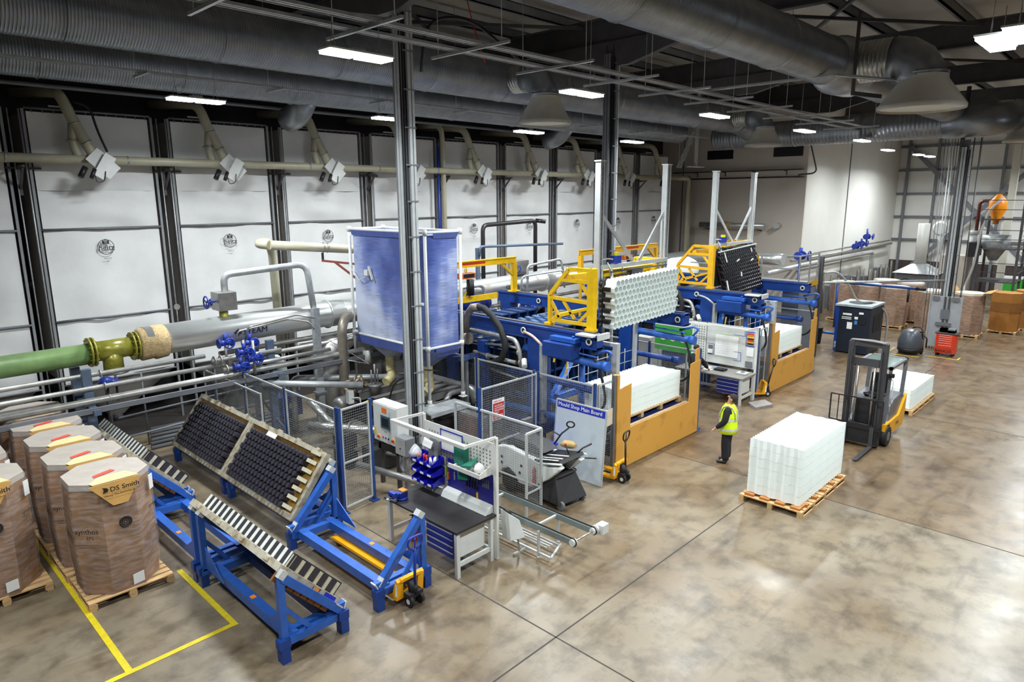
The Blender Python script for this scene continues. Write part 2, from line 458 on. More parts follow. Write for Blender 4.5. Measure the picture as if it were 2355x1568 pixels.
# ---------------------------------------------------------------- light fittings
def fitting(name, label, loc, group, rot=0, power=LIGHT_W):
    x, y, z = loc
    t = thing(name, label, 'light', (0,0,0), group)
    b = MB(); b.box(-0.62, 0.62, -0.19, 0.19, 0.02, 0.05)
    b.box(-0.12, 0.12, -0.09, 0.09, 0.05, 0.11); b.build('housing', LGREY, t)
    for s in (-1, 1):
        b = MB(); b.box(s*0.32-0.28, s*0.32+0.28, -0.17, 0.17, -0.03, 0.022)
        b.build('led_panel', M('led_panel_glow', '#eef6ff', 0.5, 0, 0, 1, emit=22), t)
    b = MB()
    for s in (-0.45, 0.45):
        b.tube([(s-0.06, 0, 0.05), (s, 0, 0.3), (s, 0, 0.62)], 0.006, 5); b.tube([(s+0.06, 0, 0.05), (s, 0, 0.3)], 0.006, 5)
    b.build('suspension_wire', GALV, t)
    ld = bpy.data.lights.new('high_bay_light', 'AREA'); ld.shape = 'RECTANGLE'; ld.size = 1.2; ld.size_y = 0.34
    ld.energy = power; ld.color = LIGHT_COL; ld.spread = math.radians(160)
    lo = bpy.data.objects.new('lamp', ld); COL.objects.link(lo); lo.parent = t; lo.location = (0, 0, -0.035)
    t.location = loc; t.rotation_euler = (0, 0, rot)
    return t
rowA = [(0.4, 'directly overhead of the camera'), (6.8, 'left of the front column'), (12.8, 'above the first blue molding machine'), (19.1, 'third along the aisle row'), (25.9, 'fourth along the aisle row'), (32.3, 'in front of the crossing duct')]
first = fitting('ceiling_light', 'white LED light of the aisle tray row, ' + rowA[1][1], (6.8, 10.1, 8.8), 'hanging LED lights')
def more_light(x, y, z, lab):
    return dup(first, (x, y, z), lab)
for x, l in rowA:
    if x != 6.8: more_light(x, 10.1, 8.8, 'white LED light of the aisle tray row, ' + l)
for x, l in ((6.7, 'nearest, above the second hung silo pipe'), (12.2, 'second, behind the front column'), (18.0, 'third, below the small round vent'), (24.3, 'fourth, beside the second column')):
    more_light(x, 16.5, 8.7, 'white LED light of the silo row, ' + l)
for x, y, l in ((13.3, 2.35, 'left one of the bright pair at the top right'), (12.9, 1.95, 'right one of the bright pair at the top right'), (40.0, 11.2, 'far, left of three small lights over the far drums'), (46.0, 11.2, 'far, middle of three small lights over the far drums'), (48.5, 11.2, 'far, right of three small lights over the far drums')):
    ml = more_light(x, y, 8.8, 'hanging white LED light, ' + l)
    if x > 39:
        for ch in ml.children:
            if ch.type == 'LIGHT': ch.data = ch.data.copy(); ch.data.energy = LIGHT_W*0.7
for k_, (x, y) in enumerate(((0.5, 2.2), (6.8, 2.2), (19.3, 2.2), (25.6, 2.2), (32, 2.2), (38.5, 3.2), (45, 3.2), (51, 3.2))):
    more_light(x, y, 8.8, 'hanging white LED light of the near aisle row, %s one' % ORDN[k_])['group'] = 'LED lights outside the picture'
# unlit hanging panel by the grey wall
b = MB(); b.box(32.6, 33.8, 18.3, 18.7, 7.98, 8.03); b.box(33.1, 33.3, 18.45, 18.55, 8.03, 12.29)
tag(b.build('unlit_light_panel', LGREY), 'unlit flat light panel hanging by the grey wall', 'light')

# ---------------------------------------------------------------- ducts
def ribbed(a, b, r, pitch=0.06, seg=28, rib=0.007, joints=3.0):
    mb = MB(); a = Vector(a); b = Vector(b); L = (b-a).length; n = int(L/pitch); prof = []
    for i in range(n):
        h = i*pitch
        big = 0.03 if int(h/joints) != int((h-pitch)/joints) else rib
        prof += [(h, r), (h+pitch*0.78, r), (h+pitch*0.84, r+big), (h+pitch*0.94, r+big)]
    prof.append((L, r))
    mb.tube_profile(a, (b-a).normalized(), prof, seg, True); return mb
t = thing('spiral_duct', 'upper galvanised spiral duct over the silo side, with three white hood outlets', 'duct', (10, 16, 10.1))
ribbed((-14, 16, 10.1), (31.9, 16, 10.1), 0.6).build('duct', GALVD, t)
b = MB(); b.tube(fillet([(31.9, 16, 10.1), (32.7, 16, 10.1), (33.2, 15.4, 9.6)], 0.5, 6), 0.6, 28); b.build('elbow', GALVD, t)
def hoods(t, ydir, x, y0, z0, yh, zt, R, rb):
    """branch from the duct side, elbow down and flared hood"""
    b = MB(); rb_m = ribbed((x, y0, z0), (x, yh+0.75, z0), rb, 0.10, 24)
    rb_m.build('branch', STEEL, t)
    b = MB(); pts = arc((x, yh+0.75, z0-0.75), 0.75, PI/2, 0, 4, (0,-1,0), (0,0,1))
    b.tube(pts, rb+0.02, 24); b.tube([(x, yh, z0-0.75), (x, yh, zt+0.75)], rb, 24)
    b.lathe((x, yh, zt+0.85), (0,0,1), [(0, rb+0.03), (0.06, rb+0.03)], 24)
    b.build('elbow', GALVD, t)
    b = MB(); b.lathe((x, yh, zt), (0,0,1), [(0, R), (0.10, R+0.01), (0.12, R-0.02), (0.72, rb+0.03), (0.82, rb+0.02)], 32, False)
    b.lathe((x, yh, zt+0.05), (0,0,1), [(0, R-0.03), (0.02, R-0.03)], 32)
    b.build('hood', M('white_hood_enamel', '#cfcbbf', 0.4, 0.0, 0.05, 3), t)
hoods(t, -1, 16.2, 15.5, 10.1, 14.2, 8.65, 0.80, 0.42)
hoods(t, -1, 31.2, 15.5, 10.1, 14.0, 8.7, 0.80, 0.42)
t = thing('spiral_duct', 'lower galvanised spiral duct running just above the fabric silos', 'duct', (10, 18.3, 9.6))
ribbed((-14, 18.3, 9.62), (31.0, 18.3, 9.62), 0.52).build('duct', GALVD, t)
for x in (10.6, 22.4):
    b = MB(); b.tube(fillet([(x, 18.4, 9.4), (x, 18.9, 8.9), (x, 19.5, 8.8)], 0.3, 5), 0.36, 24); b.build('outlet', GALVD, t)
t = thing('spiral_duct', 'large galvanised spiral duct crossing the upper right towards the big white hood', 'duct', (16, 7, 10.0))
ribbed((-14, 7.1, 9.95), (19.2, 7.1, 9.95), 0.58).build('duct', GALVD, t)
b = MB(); b.lathe((19.2, 7.1, 9.95), (1,0,0), [(0, 0.58), (0.05, 0.61), (0.1, 0.6), (0.9, 0.72), (0.95, 0.76), (2.0, 0.72), (2.05, 0.6)], 28); b.build('tee', GALVD, t)
ribbed((21.2, 7.1, 9.95), (31.5, 7.1, 9.95), 0.58).build('duct', GALVD, t)
hoods(t, -1, 20.2, 6.6, 9.95, 5.0, 8.62, 1.0, 0.52)
b = MB(); b.box(19.1, 19.2, 6.3, 6.36, 9.0, 11.0); b.bar((19.15, 6.33, 9.05), (20.3, 6.0, 9.05), 0.06, 0.1); b.build('hanger', DKSTEEL, t)
b = MB(); b.tube(fillet([(31.5, 7.1, 9.95), (33.4, 7.1, 9.95), (33.4, 7.4, 9.6)], 0.7, 6), 0.58, 28); b.build('elbow', GALVD, t)
t = thing('spiral_duct', 'galvanised cross duct linking the side ducts in front of the grey wall', 'duct', (33.2, 12, 9.4))
ribbed((33.4, 7.2, 9.4), (33.4, 17.5, 9.4), 0.6, 0.16).build('duct', GALVD, t)
b = MB(); b.tube(fillet([(33.4, 7.3, 9.4), (33.4, 5.6, 9.4), (34.6, 5.2, 9.6)], 0.8, 6), 0.62, 28); b.build('elbow', GALVD, t)
t = thing('spiral_duct', 'far galvanised duct with a white hood at the right edge of the picture', 'duct', (37, 5.8, 9.8))
ribbed((34.4, 6.2, 9.9), (44.0, 6.2, 9.9), 0.55, 0.16).build('duct', GALVD, t)
hoods(t, -1, 36.0, 6.0, 9.9, 4.7, 8.62, 0.95, 0.5)
b = MB(); b.box(38.5, 38.9, 8.0, 9.0, 10.6, 11.0)
# ---------------------------------------------------------------- cable trays
def tray(pts, w, name, label, h=0.05):
    t = thing('cable_tray', label, 'tray', pts[0], 'cable trays') if False else thing('cable_tray', label, 'tray', pts[0])
    b = MB()
    for i in range(len(pts)-1):
        a = Vector(pts[i]); c = Vector(pts[i+1]); d = (c-a).normalized(); s = Vector((-d.y, d.x, 0))
        if s.length < 0.1: s = Vector((0,1,0))
        s.normalize(); s = s*w/2
        b.bar(a+s, c+s, 0.012, h); b.bar(a-s, c-s, 0.012, h)
        n = int((c-a).length/0.3)
        for k in range(n+1):
            p = a + d*(k*0.3); b.bar(p-s, p+s, 0.05, 0.01)
        b.bar(a+s*0.3, c+s*0.3, 0.05, 0.03); b.bar(a-s*0.45, c-s*0.45, 0.03, 0.03)
    b.build('tray_rail', GALV, t); return t
tA = tray([(-10, 9.85, 9.32), (33, 9.85, 9.32)], 0.22, '', 'galvanised cable tray over the aisle, the one nearer the camera')
tB = tray([(-10, 10.55, 9.32), (33, 10.55, 9.32)], 0.22, '', 'galvanised cable tray over the aisle, the one farther from the camera')
tC = tray([(-10, 16.55, 9.2), (30.6, 16.55, 9.2)], 0.18, '', 'slim galvanised cable tray in front of the lower duct')
tD = tray([(18.2, 10.6, 9.4), (18.2, 6.5, 9.4), (20.6, 5.4, 9.4)], 0.16, '', 'short cable tray branching off towards the big white hood')
tE = tray([(31.3, 17.6, 9.6), (31.3, 18.4, 7.9)], 0.4, '', 'short steep cable ladder by the grey wall')
k = 0
for i, x in enumerate((-1.2, 2.0, 4.6, 7.0, 9.4, 11.9, 14.4, 16.9, 19.4, 22.2, 25.0, 28.0, 31.0)):
    b = MB(); b.box(x-0.03, x+0.03, 9.1, 11.3, 9.24, 9.29)
    for y in (9.3, 11.1): b.cyl((x, y, 9.28), (x, y, 12.3), 0.008, 5)
    tag(b.build('strut_bracket', GALV), 'steel strut carrying the two aisle cable trays, %s from the camera end' % ORDN[i], 'bracket', 'tray struts over the aisle')
for i, x in enumerate((-0.8, 2.5, 5.6, 8.7, 11.8, 15, 18.2, 21.5, 24.8, 28)):
    b = MB(); b.box(x-0.03, x+0.03, 16.1, 17.0, 9.12, 9.17); b.cyl((x, 16.9, 9.15), (x, 16.9, 12.3), 0.008, 5)
    tag(b.build('strut_bracket', GALV), 'steel strut carrying the slim tray by the lower duct, %s from the camera end' % ORDN[i], 'bracket', 'tray struts by the lower duct')
b = MB(); b.tube([(-10, 19.9, 9.2), (30, 19.9, 9.1)], 0.05, 8)
tag(b.build('conduit_pipe', GIRT), 'thin grey conduit running above the tops of the silos', 'pipe')
b = MB(); b.tube(fillet([(34, 13, 9.2), (35.9, 13.2, 7.6), (35.9, 14.2, 7.55), (37.9, 14.45, 7.5), (37.85, 21.5, 7.5)], 0.4, 6), 0.04, 8)
tag(b.build('conduit_pipe', DKSTEEL), 'dark pipe bending down and along the grey wall', 'pipe')
t = thing('wall_cable_tray', 'dark cable tray on brackets high on the grey wall', 'tray', (37.8, 18, 7.8))
b = MB(); b.box(37.6, 37.9, 14.6, 22.5, 7.86, 7.92); b.build('tray_rail', DKSTEEL, t)
for y in (15.6, 17.4, 19.2, 21.0):
    b = MB(); b.bar((37.99, y, 7.62), (37.99, y, 7.9), 0.05); b.bar((37.99, y, 7.84), (37.6, y, 7.84), 0.04); b.build('bracket', DKSTEEL, t)
for y, w in ((15.6, 'the right one'), (19.6, 'the left one')):
    b = MB(); b.box(37.94, 38.0, y-0.8, y+0.8, 8.6, 9.1)
    tag(b.build('wall_opening', BLK), 'dark rectangular opening high in the grey wall, ' + w, 'opening')
b = MB(); b.cyl((31.3, 17.6, 9.62), (31.3, 17.6, 12.3), 0.012, 6); b.cyl((31.3, 18.4, 7.95), (31.3, 18.4, 12.3), 0.012, 6); b.build('hanger_rod', GALV, tE)
# two red and black drop cords
b = MB(); b.tube(fillet([(11.6, 12.6, 11.9), (11.2, 12.3, 11.3), (11.0, 11.8, 10.3), (11.0, 11.4, 9.4)], 0.3), 0.012, 6)
tag(b.build('drop_cord', RED), 'red cord dropping from the roof to the aisle trays', 'cord')
b = MB(); b.tube(fillet([(9.95, 12.35, 9.2), (10.1, 12.3, 10.3), (10.9, 11.8, 10.4), (12.0, 11.0, 9.36)], 0.6, 8), 0.035, 8)
tag(b.build('cable_bundle', BLK), 'thick black cable bundle arching from the front column to the tray', 'cable')
# ---------------------------------------------------------------- columns with trunking
def column(x, y, lab, ztop=11.0, TRK=GIRT, col=DKSTEEL):
    t = thing('steel_column', lab, 'column', (x, y, 0))
    b = MB(); b.box(x-0.10, x+0.10, y-0.14, y-0.12, 0, ztop); b.box(x-0.10, x+0.10, y+0.12, y+0.14, 0, ztop); b.box(x-0.008, x+0.008, y-0.12, y+0.12, 0, ztop)
    b.build('column_shaft', col, t)
    for dx, dy, w, m in ((-0.17, -0.05, 0.075, TRK), (-0.17, 0.05, 0.075, TRK), (-0.05, -0.21, 0.075, TRK), (0.05, -0.21, 0.06, ALU), (-0.17, 0.14, 0.045, GIRT)):
        b = MB(); b.box(x+dx-w/2, x+dx+w/2, y+dy-w/2, y+dy+w/2, 0.6, ztop-0.3); b.build('trunking', m, t)
    b = MB(); b.tube([(x-0.11, y-0.18, 0.8), (x-0.11, y-0.18, ztop-0.4)], 0.018, 6); b.tube([(x-0.2, y-0.13, 0.8), (x-0.21, y-0.13, ztop-0.4)], 0.014, 6); b.build('cable', BLK, t)
    b = MB()
    for i in range(int(ztop/0.8)): b.box(x-0.22, x+0.1, y-0.255, y-0.245, 0.8+i*0.8, 0.83+i*0.8)
    b.build('clip', GIRT, t)
    return t
column(9.75, 12.7, 'tall galvanised column with cable trunking in front of the blue fabric hopper', 11.0, ALU, GIRT)
column(17.8, 12.9, 'dark column with trunking between the two blue molding machines')
column(33.6, 6.5, 'far dark column with trunking beside the red tool cabinet', 8.7, ALU, GIRT)
column(26.2, 12.9, 'dark column partly hidden behind the black molded panel') if False else None
t = thing('riser_bundle', 'bundle of thin vertical pipes and chains standing around the far column', 'pipes', (33.5, 6.5, 0))
for dx, dy, r, m in ((-0.28, 0.32, 0.03, GALV), (-0.28, 0.42, 0.025, ALU), (-0.28, 0.55, 0.012, GIRT), (-0.28, -0.35, 0.02, DKSTEEL), (-0.1, -0.55, 0.015, BLK), (-0.3, -0.62, 0.012, GIRT), (0.0, 0.72, 0.015, GIRT), (-0.28, 0.22, 0.012, BLK)):
    b = MB(); b.tube([(33.5+dx, 6.5+dy, 0.0), (33.5+dx, 6.5+dy, 8.75)], r, 6); b.build('riser', m, t)
b = MB(); b.box(35.2, 35.34, 6.9, 7.04, 0, 11); tag(b.build('steel_post', DKSTEEL), 'slim dark post just right of the far column', 'post')
# ---------------------------------------------------------------- fabric silos
YS = 21.0
ORD = ['first from the left', 'second from the left, behind the green pipe', 'third, behind the steam valves', 'fourth, behind the blue hopper', 'fifth, behind the front column', 'sixth, with the blue pipe beside it', 'seventh from the left', 'eighth, behind the black pipe loop', 'ninth from the left', 'last one before the grey wall']
def fabric_panel(x0, x1, z0, z1, y, b, nx=14, nz=14, amp=0.03, seed=1, sag=0.0):
    rnd = random.Random(seed); ph = [rnd.uniform(0, 6) for _ in range(6)]
    n = len(b.v)
    for j in range(nz+1):
        for i in range(nx+1):
            u = i/nx; v = j/nz; x = x0+(x1-x0)*u; z = z0+(z1-z0)*v
            e = math.sin(PI*u)**0.5 if 0 < u < 1 else 0
            w = amp*(math.sin(u*17+ph[0])*0.5*v + math.sin(u*7+ph[1]+v*3) + 0.6*math.sin(v*9+ph[2]+u*4)) + 0.05*math.sin(PI*u)*math.sin(PI*v)
            zz = z - sag*math.sin(PI*u*5+ph[3])*(1 if j == nz else 0)*0.4
            b.v.append((x, y - w*e, zz))
    for j in range(nz):
        for i in range(nx):
            a = n + j*(nx+1)+i; b.face((a, a+1, a+nx+2, a+nx+1), True)
for k in range(10):
    x0 = 4.24 - 3.43 + 3.43*k + (0.0); x1 = x0 + 2.92
    t = thing('fabric_silo', 'white fabric silo, ' + ORD[k], 'silo', (x0, YS, 0), 'fabric silos along the wall')
    b = MB(); fabric_panel(x0+0.05, x1-0.05, 6.72, 8.66, YS, b, seed=k*3+1, amp=0.035)
    fabric_panel(x0+0.05, x1-0.05, 5.75, 6.72, YS-0.001, b, seed=k*3+1, amp=0.03)
    fabric_panel(x0+0.05, x1-0.05, 3.32, 5.70, YS, b, seed=k*3+2, amp=0.03, sag=0.05)
    fabric_panel(x0+0.05, x1-0.05, 1.55, 3.27, YS, b, seed=k*3+3, amp=0.05, sag=0.05)
    b.build('fabric_panel', FABW, t, split='all')
    # hopper bag below, side walls
    b = MB(); b.quad((x0+0.03, YS, 1.6), (x0+0.03, YS+2.0, 1.6), (x0+0.03, YS+2.0, 8.66), (x0+0.03, YS, 8.66))
    b.quad((x1-0.03, YS, 1.6), (x1-0.03, YS+2.0, 1.6), (x1-0.03, YS+2.0, 8.66), (x1-0.03, YS, 8.66))
    b.build('fabric_side', FABG, t)
    b = MB(); n = len(b.v); cx = (x0+x1)/2; cy = YS+1.0; rings = 7; seg = 24
    for i in range(rings+1):
        f = i/rings; q = math.cos(f*PI/2)**0.8
        for j in range(seg):
            a = 2*PI*j/seg; ca, sa = math.cos(a), math.sin(a); m = max(abs(ca), abs(sa))
            sq = (1-f)
            hx = 1.43*(ca/m*sq + ca*(1-sq)); hy = 1.0*(sa/m*sq + sa*(1-sq))
            b.v.append((cx + hx*(1-f*0.86), cy + hy*(1-f*0.86), 1.6 - 1.4*f**0.85))
    for i in range(rings):
        for j in range(seg):
            j2 = (j+1) % seg; b.face((n+i*seg+j, n+i*seg+j2, n+(i+1)*seg+j2, n+(i+1)*seg+j), True)
    b.build('hopper_bag', FABG, t)
    b = MB(); b.cyl((cx, cy, 0.0), (cx, cy, 0.3), 0.14, 12); b.build('outlet_pipe', GIRT, t)
    for x, s in ((x0-0.03, -1), (x1+0.03, 1)):
        b = MB(); b.box(x-0.03, x+0.03, YS-0.06, YS+0.01, 0, 8.72); b.build('frame_post', M('silo_frame_grey', '#8b8c8e', 0.5, 0.1, 0.1, 3), t)
    b = MB(); b.cyl((x0-0.12, YS-0.10, 0.9), (x0-0.12, YS-0.10, 8.7), 0.022, 6); b.cyl((x1+0.16, YS-0.08, 0.9), (x1+0.16, YS-0.08, 8.7), 0.018, 6); b.build('conduit', GALV, t)
    for z in (8.74, 5.72, 3.30):
        b = MB(); b.tube([(x0, YS-0.06, z), (x1, YS-0.06, z)], 0.028, 8)
        if z > 8:
            for q in range(12): xx = x0+0.15+q*0.24; b.tube([(xx, YS-0.05, z), (xx+0.03, YS-0.01, z-0.1)], 0.012, 4)
        b.build('frame_rail', GIRT, t)
    b = MB(); b.tube([(x0, YS-0.04, 1.55), (x1, YS-0.04, 1.55)], 0.025, 8); b.build('frame_rail', GIRT, t)
    b = MB(); b.box(x0+0.55, x0+1.1, YS-0.03, YS, 8.80, 8.84); b.build('top_batten', LGREY, t)
    # printed badge
    bx = x0 + 1.42; bz = 5.22; y = YS-0.12
    b = MB(); b.torus((bx, y, bz), (0,1,0), 0.20, 0.008, 28, 4)
    b.box(bx-0.25, bx+0.25, y-0.008, y-0.004, bz-0.07, bz+0.075) if False else None
    b.text('heitz', (bx-0.19, y-0.01, bz-0.085), (1,0,0), (0,0,1), 0.20)
    b.text('NVM, 70', (bx-0.09, y-0.01, bz-0.33), (1,0,0), (0,0,1), 0.05)
    b.text('1.7', (bx-0.04, y-0.01, bz-0.41), (1,0,0), (0,0,1), 0.06)
    for q, (w, h0, h1) in enumerate(((0.05, 0.06, 0.19), (0.018, 0.06, 0.22), (0.018, 0.06, 0.22), (0.05, 0.06, 0.19))):
        px = bx + (-0.058, -0.014, 0.014, 0.058)[q]
        b.prism([(px-w/2, y-0.01, bz+h0+0.02), (px+w/2, y-0.01, bz+h0+0.02), (px+w/2, y-0.01, bz+h1-0.01*abs(q-1.5)), (px-w/2, y-0.01, bz+h1-0.01*abs(q-1.5))], (0, -0.004, 0))
    b.build('printed_badge', PRINT, t)
# collecting pipe along the silo fronts
t = thing('collecting_pipe', 'long beige pipe running across the fronts of all the fabric silos', 'pipe', (3, 20.4, 7.45))
b = MB(); b.tube([(-8, 20.45, 7.5), (35.0, 20.45, 7.5)], 0.115, 16)
b.tube(fillet([(34.8, 20.45, 7.5), (36.0, 20.45, 7.5), (36.0, 20.5, 6.5), (36.0, 20.5, 0)], 0.35), 0.13, 14)
b.build('pipe', BEIGE, t)
for k in range(14):
    x = 0.9+k*2.7; b = MB(); b.lathe((x, 20.45, 7.5), (1,0,0), [(0, 0.125), (0.04, 0.125)], 16); b.build('clamp', PIPE, t)
b = MB(); b.tube([(37.1, 21, 7.4), (37.1, 21, 0)], 0.13, 14); tag(b.build('vertical_pipe', BEIGE), 'beige pipe standing in the corner next to the grey wall', 'pipe')
for k in range(9):
    x0 = 4.24-3.43+3.43*k
    xe = x0+3.43-0.30
    b = MB(); b.bar((xe-0.25, 20.95, 7.27), (xe+0.5, 20.95, 7.27), 0.05); b.bar((xe, 20.93, 7.3), (xe, 20.30, 7.3), 0.06, 0.05); b.bar((xe, 20.93, 6.75), (xe, 20.4, 7.27), 0.05); b.bar((xe, 20.94, 6.6), (xe, 20.94, 7.3), 0.07)
    tag(b.build('pipe_bracket', DKSTEEL), 'bracket of the beige pipe beside the silo ' + ORD[k], 'bracket', 'brackets of the beige pipe')
for k in range(10):
    x = 4.24-3.43+3.43*k + 1.05
    if k == 0: continue
    t = thing('silo_feed_pipe', 'curved beige filling pipe on the silo ' + ORD[k], 'pipe', (x, 20.4, 7.5), 'silo filling pipes')
    b = MB(); b.tube(fillet([(x-0.9, 22.6, 9.25), (x-0.35, 21.2, 9.2), (x-0.3, 20.6, 9.1), (x-0.12, 20.5, 8.45), (x+0.05, 20.4, 8.0), (x+0.32, 20.3, 7.35)], 0.5), 0.135, 14)
    b.tube(fillet([(x-0.12, 20.5, 8.45), (x-0.2, 20.5, 7.9), (x-0.05, 20.5, 7.45)], 0.3), 0.11, 12)
    b.build('pipe', BEIGE, t)
    b = MB()
    for p, d in (((x-0.10, 20.49, 8.40), (0.3,-0.1,-1)), ((x+0.08, 20.38, 7.93), (0.5,-0.1,-1)), ((x-0.19, 20.5, 7.95), (0,0,1))):
        b.lathe(p, d, [(0, 0.15), (0.03, 0.15)], 14)
    b.build('clamp', STEEL, t)
    b = MB(); b.bar((x+0.12, 20.2, 7.65), (x+0.62, 20.2, 7.15), 0.04, 0.42, up=(0.7,0,0.7)); b.bar((x+0.52, 20.05, 7.6), (x+0.18, 20.05, 7.05), 0.06, 0.28, up=(0.7,0,0.7))
    b.build('valve_plate', LGREY, t)
    b = MB(); b.cyl((x-0.05, 20.2, 7.3), (x-0.2, 20.15, 7.05), 0.07, 12); b.cyl((x+0.12, 20.05, 7.25), (x+0.0, 20.0, 7.02), 0.05, 10); b.build('actuator', BLK, t)
    b = MB(); b.tube(fillet([(x+0.1, 20.05, 7.15), (x+0.1, 19.95, 6.9), (x+0.3, 19.98, 6.95), (x+0.35, 20.0, 7.2)], 0.1), 0.012, 5); b.build('hose', BLK, t)
    if k == 1:
        b = MB(); b.tube(fillet([(x-0.1, 20.3, 8.9), (x+0.25, 20.3, 8.8), (x+0.35, 20.25, 8.2), (x+0.5, 20.2, 7.7)], 0.3), 0.03, 8); b.build('cable', BLK, t)
# blue and beige risers beside the sixth silo
b = MB(); b.tube(fillet([(17.3, 22.0, 9.2), (17.55, 20.7, 9.2), (17.55, 20.6, 8.6), (17.55, 20.6, 3.0)], 0.4), 0.1, 12)
tag(b.build('vertical_pipe', BEIGE), 'beige riser pipe between two fabric silos', 'pipe')
b = MB(); b.tube([(17.3, 20.6, 8.4), (17.3, 20.6, 2.8)], 0.05, 8)
tag(b.build('vertical_pipe', VALVE), 'thin bright blue riser beside the beige riser', 'pipe')

# ---------------------------------------------------------------- steam main, pipe rack
SY = 17.0
t = thing('steam_main', 'fat silver clad steam pipe on the rack, with STEAM lettering', 'pipe', (8, SY, 3.5))
zz = lambda x: 3.20 + 0.012*(x-5)
b = MB(); b.tube([(5.15, SY, zz(5.15)), (19.5, SY, zz(19.5)+0.02), (31.0, SY, zz(31))], 0.36, 24)
b.tube(fillet([(31.0, SY, zz(31)), (33.5, SY, zz(31)), (34.5, 15.5, 3.3), (34.5, 14.0, 3.3)], 1.0), 0.3, 20)
b.build('cladding', CLAD, t)
b = MB()
for x in (9.95, 14.6, 19.2, 24): b.lathe((x, SY, zz(x)), (1,0,0), [(0, 0.365), (0.01, 0.41), (0.04, 0.41), (0.05, 0.375), (0.5, 0.375), (0.51, 0.362)], 24)
b.build('cover_ring', CLAD, t)
b = MB(); b.text('STEAM', (7.35, SY-0.373, 3.10), (1,0,0), (0,-0.15,1), 0.22); b.prism([(7.12, SY-0.375, 3.18), (7.25, SY-0.375, 3.28), (7.25, SY-0.375, 3.08)], (0,-0.004,0)); b.box(7.25, 7.32, SY-0.378, SY-0.374, 3.13, 3.23)
b.text('STEAM', (16.9, SY-0.376, 3.28), (1,0,0), (0,-0.15,1), 0.22); b.text('STEAM', (24.8, SY-0.376, 3.40), (1,0,0), (0,-0.15,1), 0.22)
b.build('lettering', PRINT, t)
t2 = thing('steam_inlet_pipe', 'green pipe with a flanged tee leading to the silver steam main', 'pipe', (3, SY, 3.2))
b = MB(); b.tube([(-8, SY, 3.02), (4.03, SY, 3.12)], 0.235, 20); b.build('pipe', GREEN, t2)
b = MB(); b.tube([(4.05, SY, 3.14), (4.98, SY, 3.16)], 0.225, 20); b.tube([(4.45, SY, 3.15), (4.45, SY, 2.62)], 0.21, 20); b.build('tee', OLIVE, t2)
for x in (3.98, 4.06, 4.86, 4.95):
    b = MB(); b.lathe((x, SY, 3.15), (1,0,0), [(0, 0.33), (0.04, 0.33)], 24)
    for j in range(12):
        a = 2*PI*j/12; b.cyl((x-0.03, SY+0.285*math.cos(a), 3.15+0.285*math.sin(a)), (x+0.07, SY+0.285*math.cos(a), 3.15+0.285*math.sin(a)), 0.017, 6)
    b.build('flange', OLIVE, t2)
b = MB(); b.lathe((4.45, SY, 2.60), (0,0,1), [(0, 0.3), (0.04, 0.3)], 24); b.build('flange', PIPE, t2)
b = MB(); b.tube([(5.0, SY, 3.16), (5.04, SY, 3.16), (5.3, SY, 3.17), (5.34, SY, 3.17), (5.6, SY, 3.18), (5.62, SY, 3.18)], [0.30, 0.385, 0.375, 0.41, 0.39, 0.36], 24); b.build('wool_wrap', WOOL, t2)
b = MB(); b.cyl((5.95, SY, 3.5), (5.95, SY, 3.9), 0.012, 6); b.lathe((5.95, SY-0.02, 3.95), (0,-1,0), [(0, 0.07), (0.03, 0.07)], 16); b.torus((5.95, SY, 3.42), (0,1,0), 0.05, 0.015, 14, 6)
tag(b.build('pressure_gauge', PIPE), 'small round gauge on a thin stem above the silver steam main', 'gauge')
# three thin pipes
for i, (dy, z, x1, lab) in enumerate(((-0.38, 2.72, 6.35, 'top one, ending at the steam valves'), (-0.62, 2.48, 6.6, 'middle one, ending at the steam valves'), (-0.88, 2.26, 31.0, 'lowest, fat one running right through'))):
    b = MB(); b.tube([(-8, SY+dy, z), (x1, SY+dy, z+0.0)], 0.055 if i < 2 else 0.075, 12)
    b.lathe((4.05, SY+dy, z), (1,0,0), [(0, 0.085), (0.03, 0.085)], 12)
    tag(b.build('rack_pipe', PIPE), 'thin steel pipe below the green pipe, ' + lab, 'pipe')
for i, (dy, z, lab) in enumerate(((-0.1, 2.66, 'uppermost of the right hand pipes'), (-0.4, 2.50, 'second of the right hand pipes'), (0.35, 2.55, 'rearmost of the right hand pipes'))):
    b = MB(); b.tube([(7.0, SY+dy, z), (31.0, SY+dy, z+0.15)], 0.065, 12)
    tag(b.build('rack_pipe', PIPE), 'steel pipe under the silver steam main, ' + lab, 'pipe')
b = MB(); b.box(-8, 31, SY-1.05, SY-0.98, 2.02, 2.14); b.box(-8, 31, SY-1.05, SY-0.95, 2.02, 2.03)
tag(b.build('rack_rail', GIRT), 'long grey steel rail carrying the rack pipes', 'rail')
for x, lab in ((3.75, 'behind the brown drums'), (7.95, 'under the steam valves'), (13.0, 'behind the blue fabric hopper'), (19.0, 'behind the first blue machine')):
    t = thing('pipe_rack_leg', 'slate blue steel frame leg of the pipe rack, ' + lab, 'support', (x, SY, 0), 'pipe rack legs')
    b = MB()
    for dy in (-0.55, 0.35): b.box(x-0.09, x+0.09, SY+dy-0.07, SY+dy+0.07, 0, 2.9 if dy < 0 else 2.8)
    b.build('leg', SLATE, t)
    b = MB(); b.box(x-0.07, x+0.07, SY-1.1, SY+0.5, 1.98, 2.1); b.bar((x, SY-1.0, 0.6), (x, SY+0.3, 1.2), 0.05); b.build('crossbeam', SLATE, t)
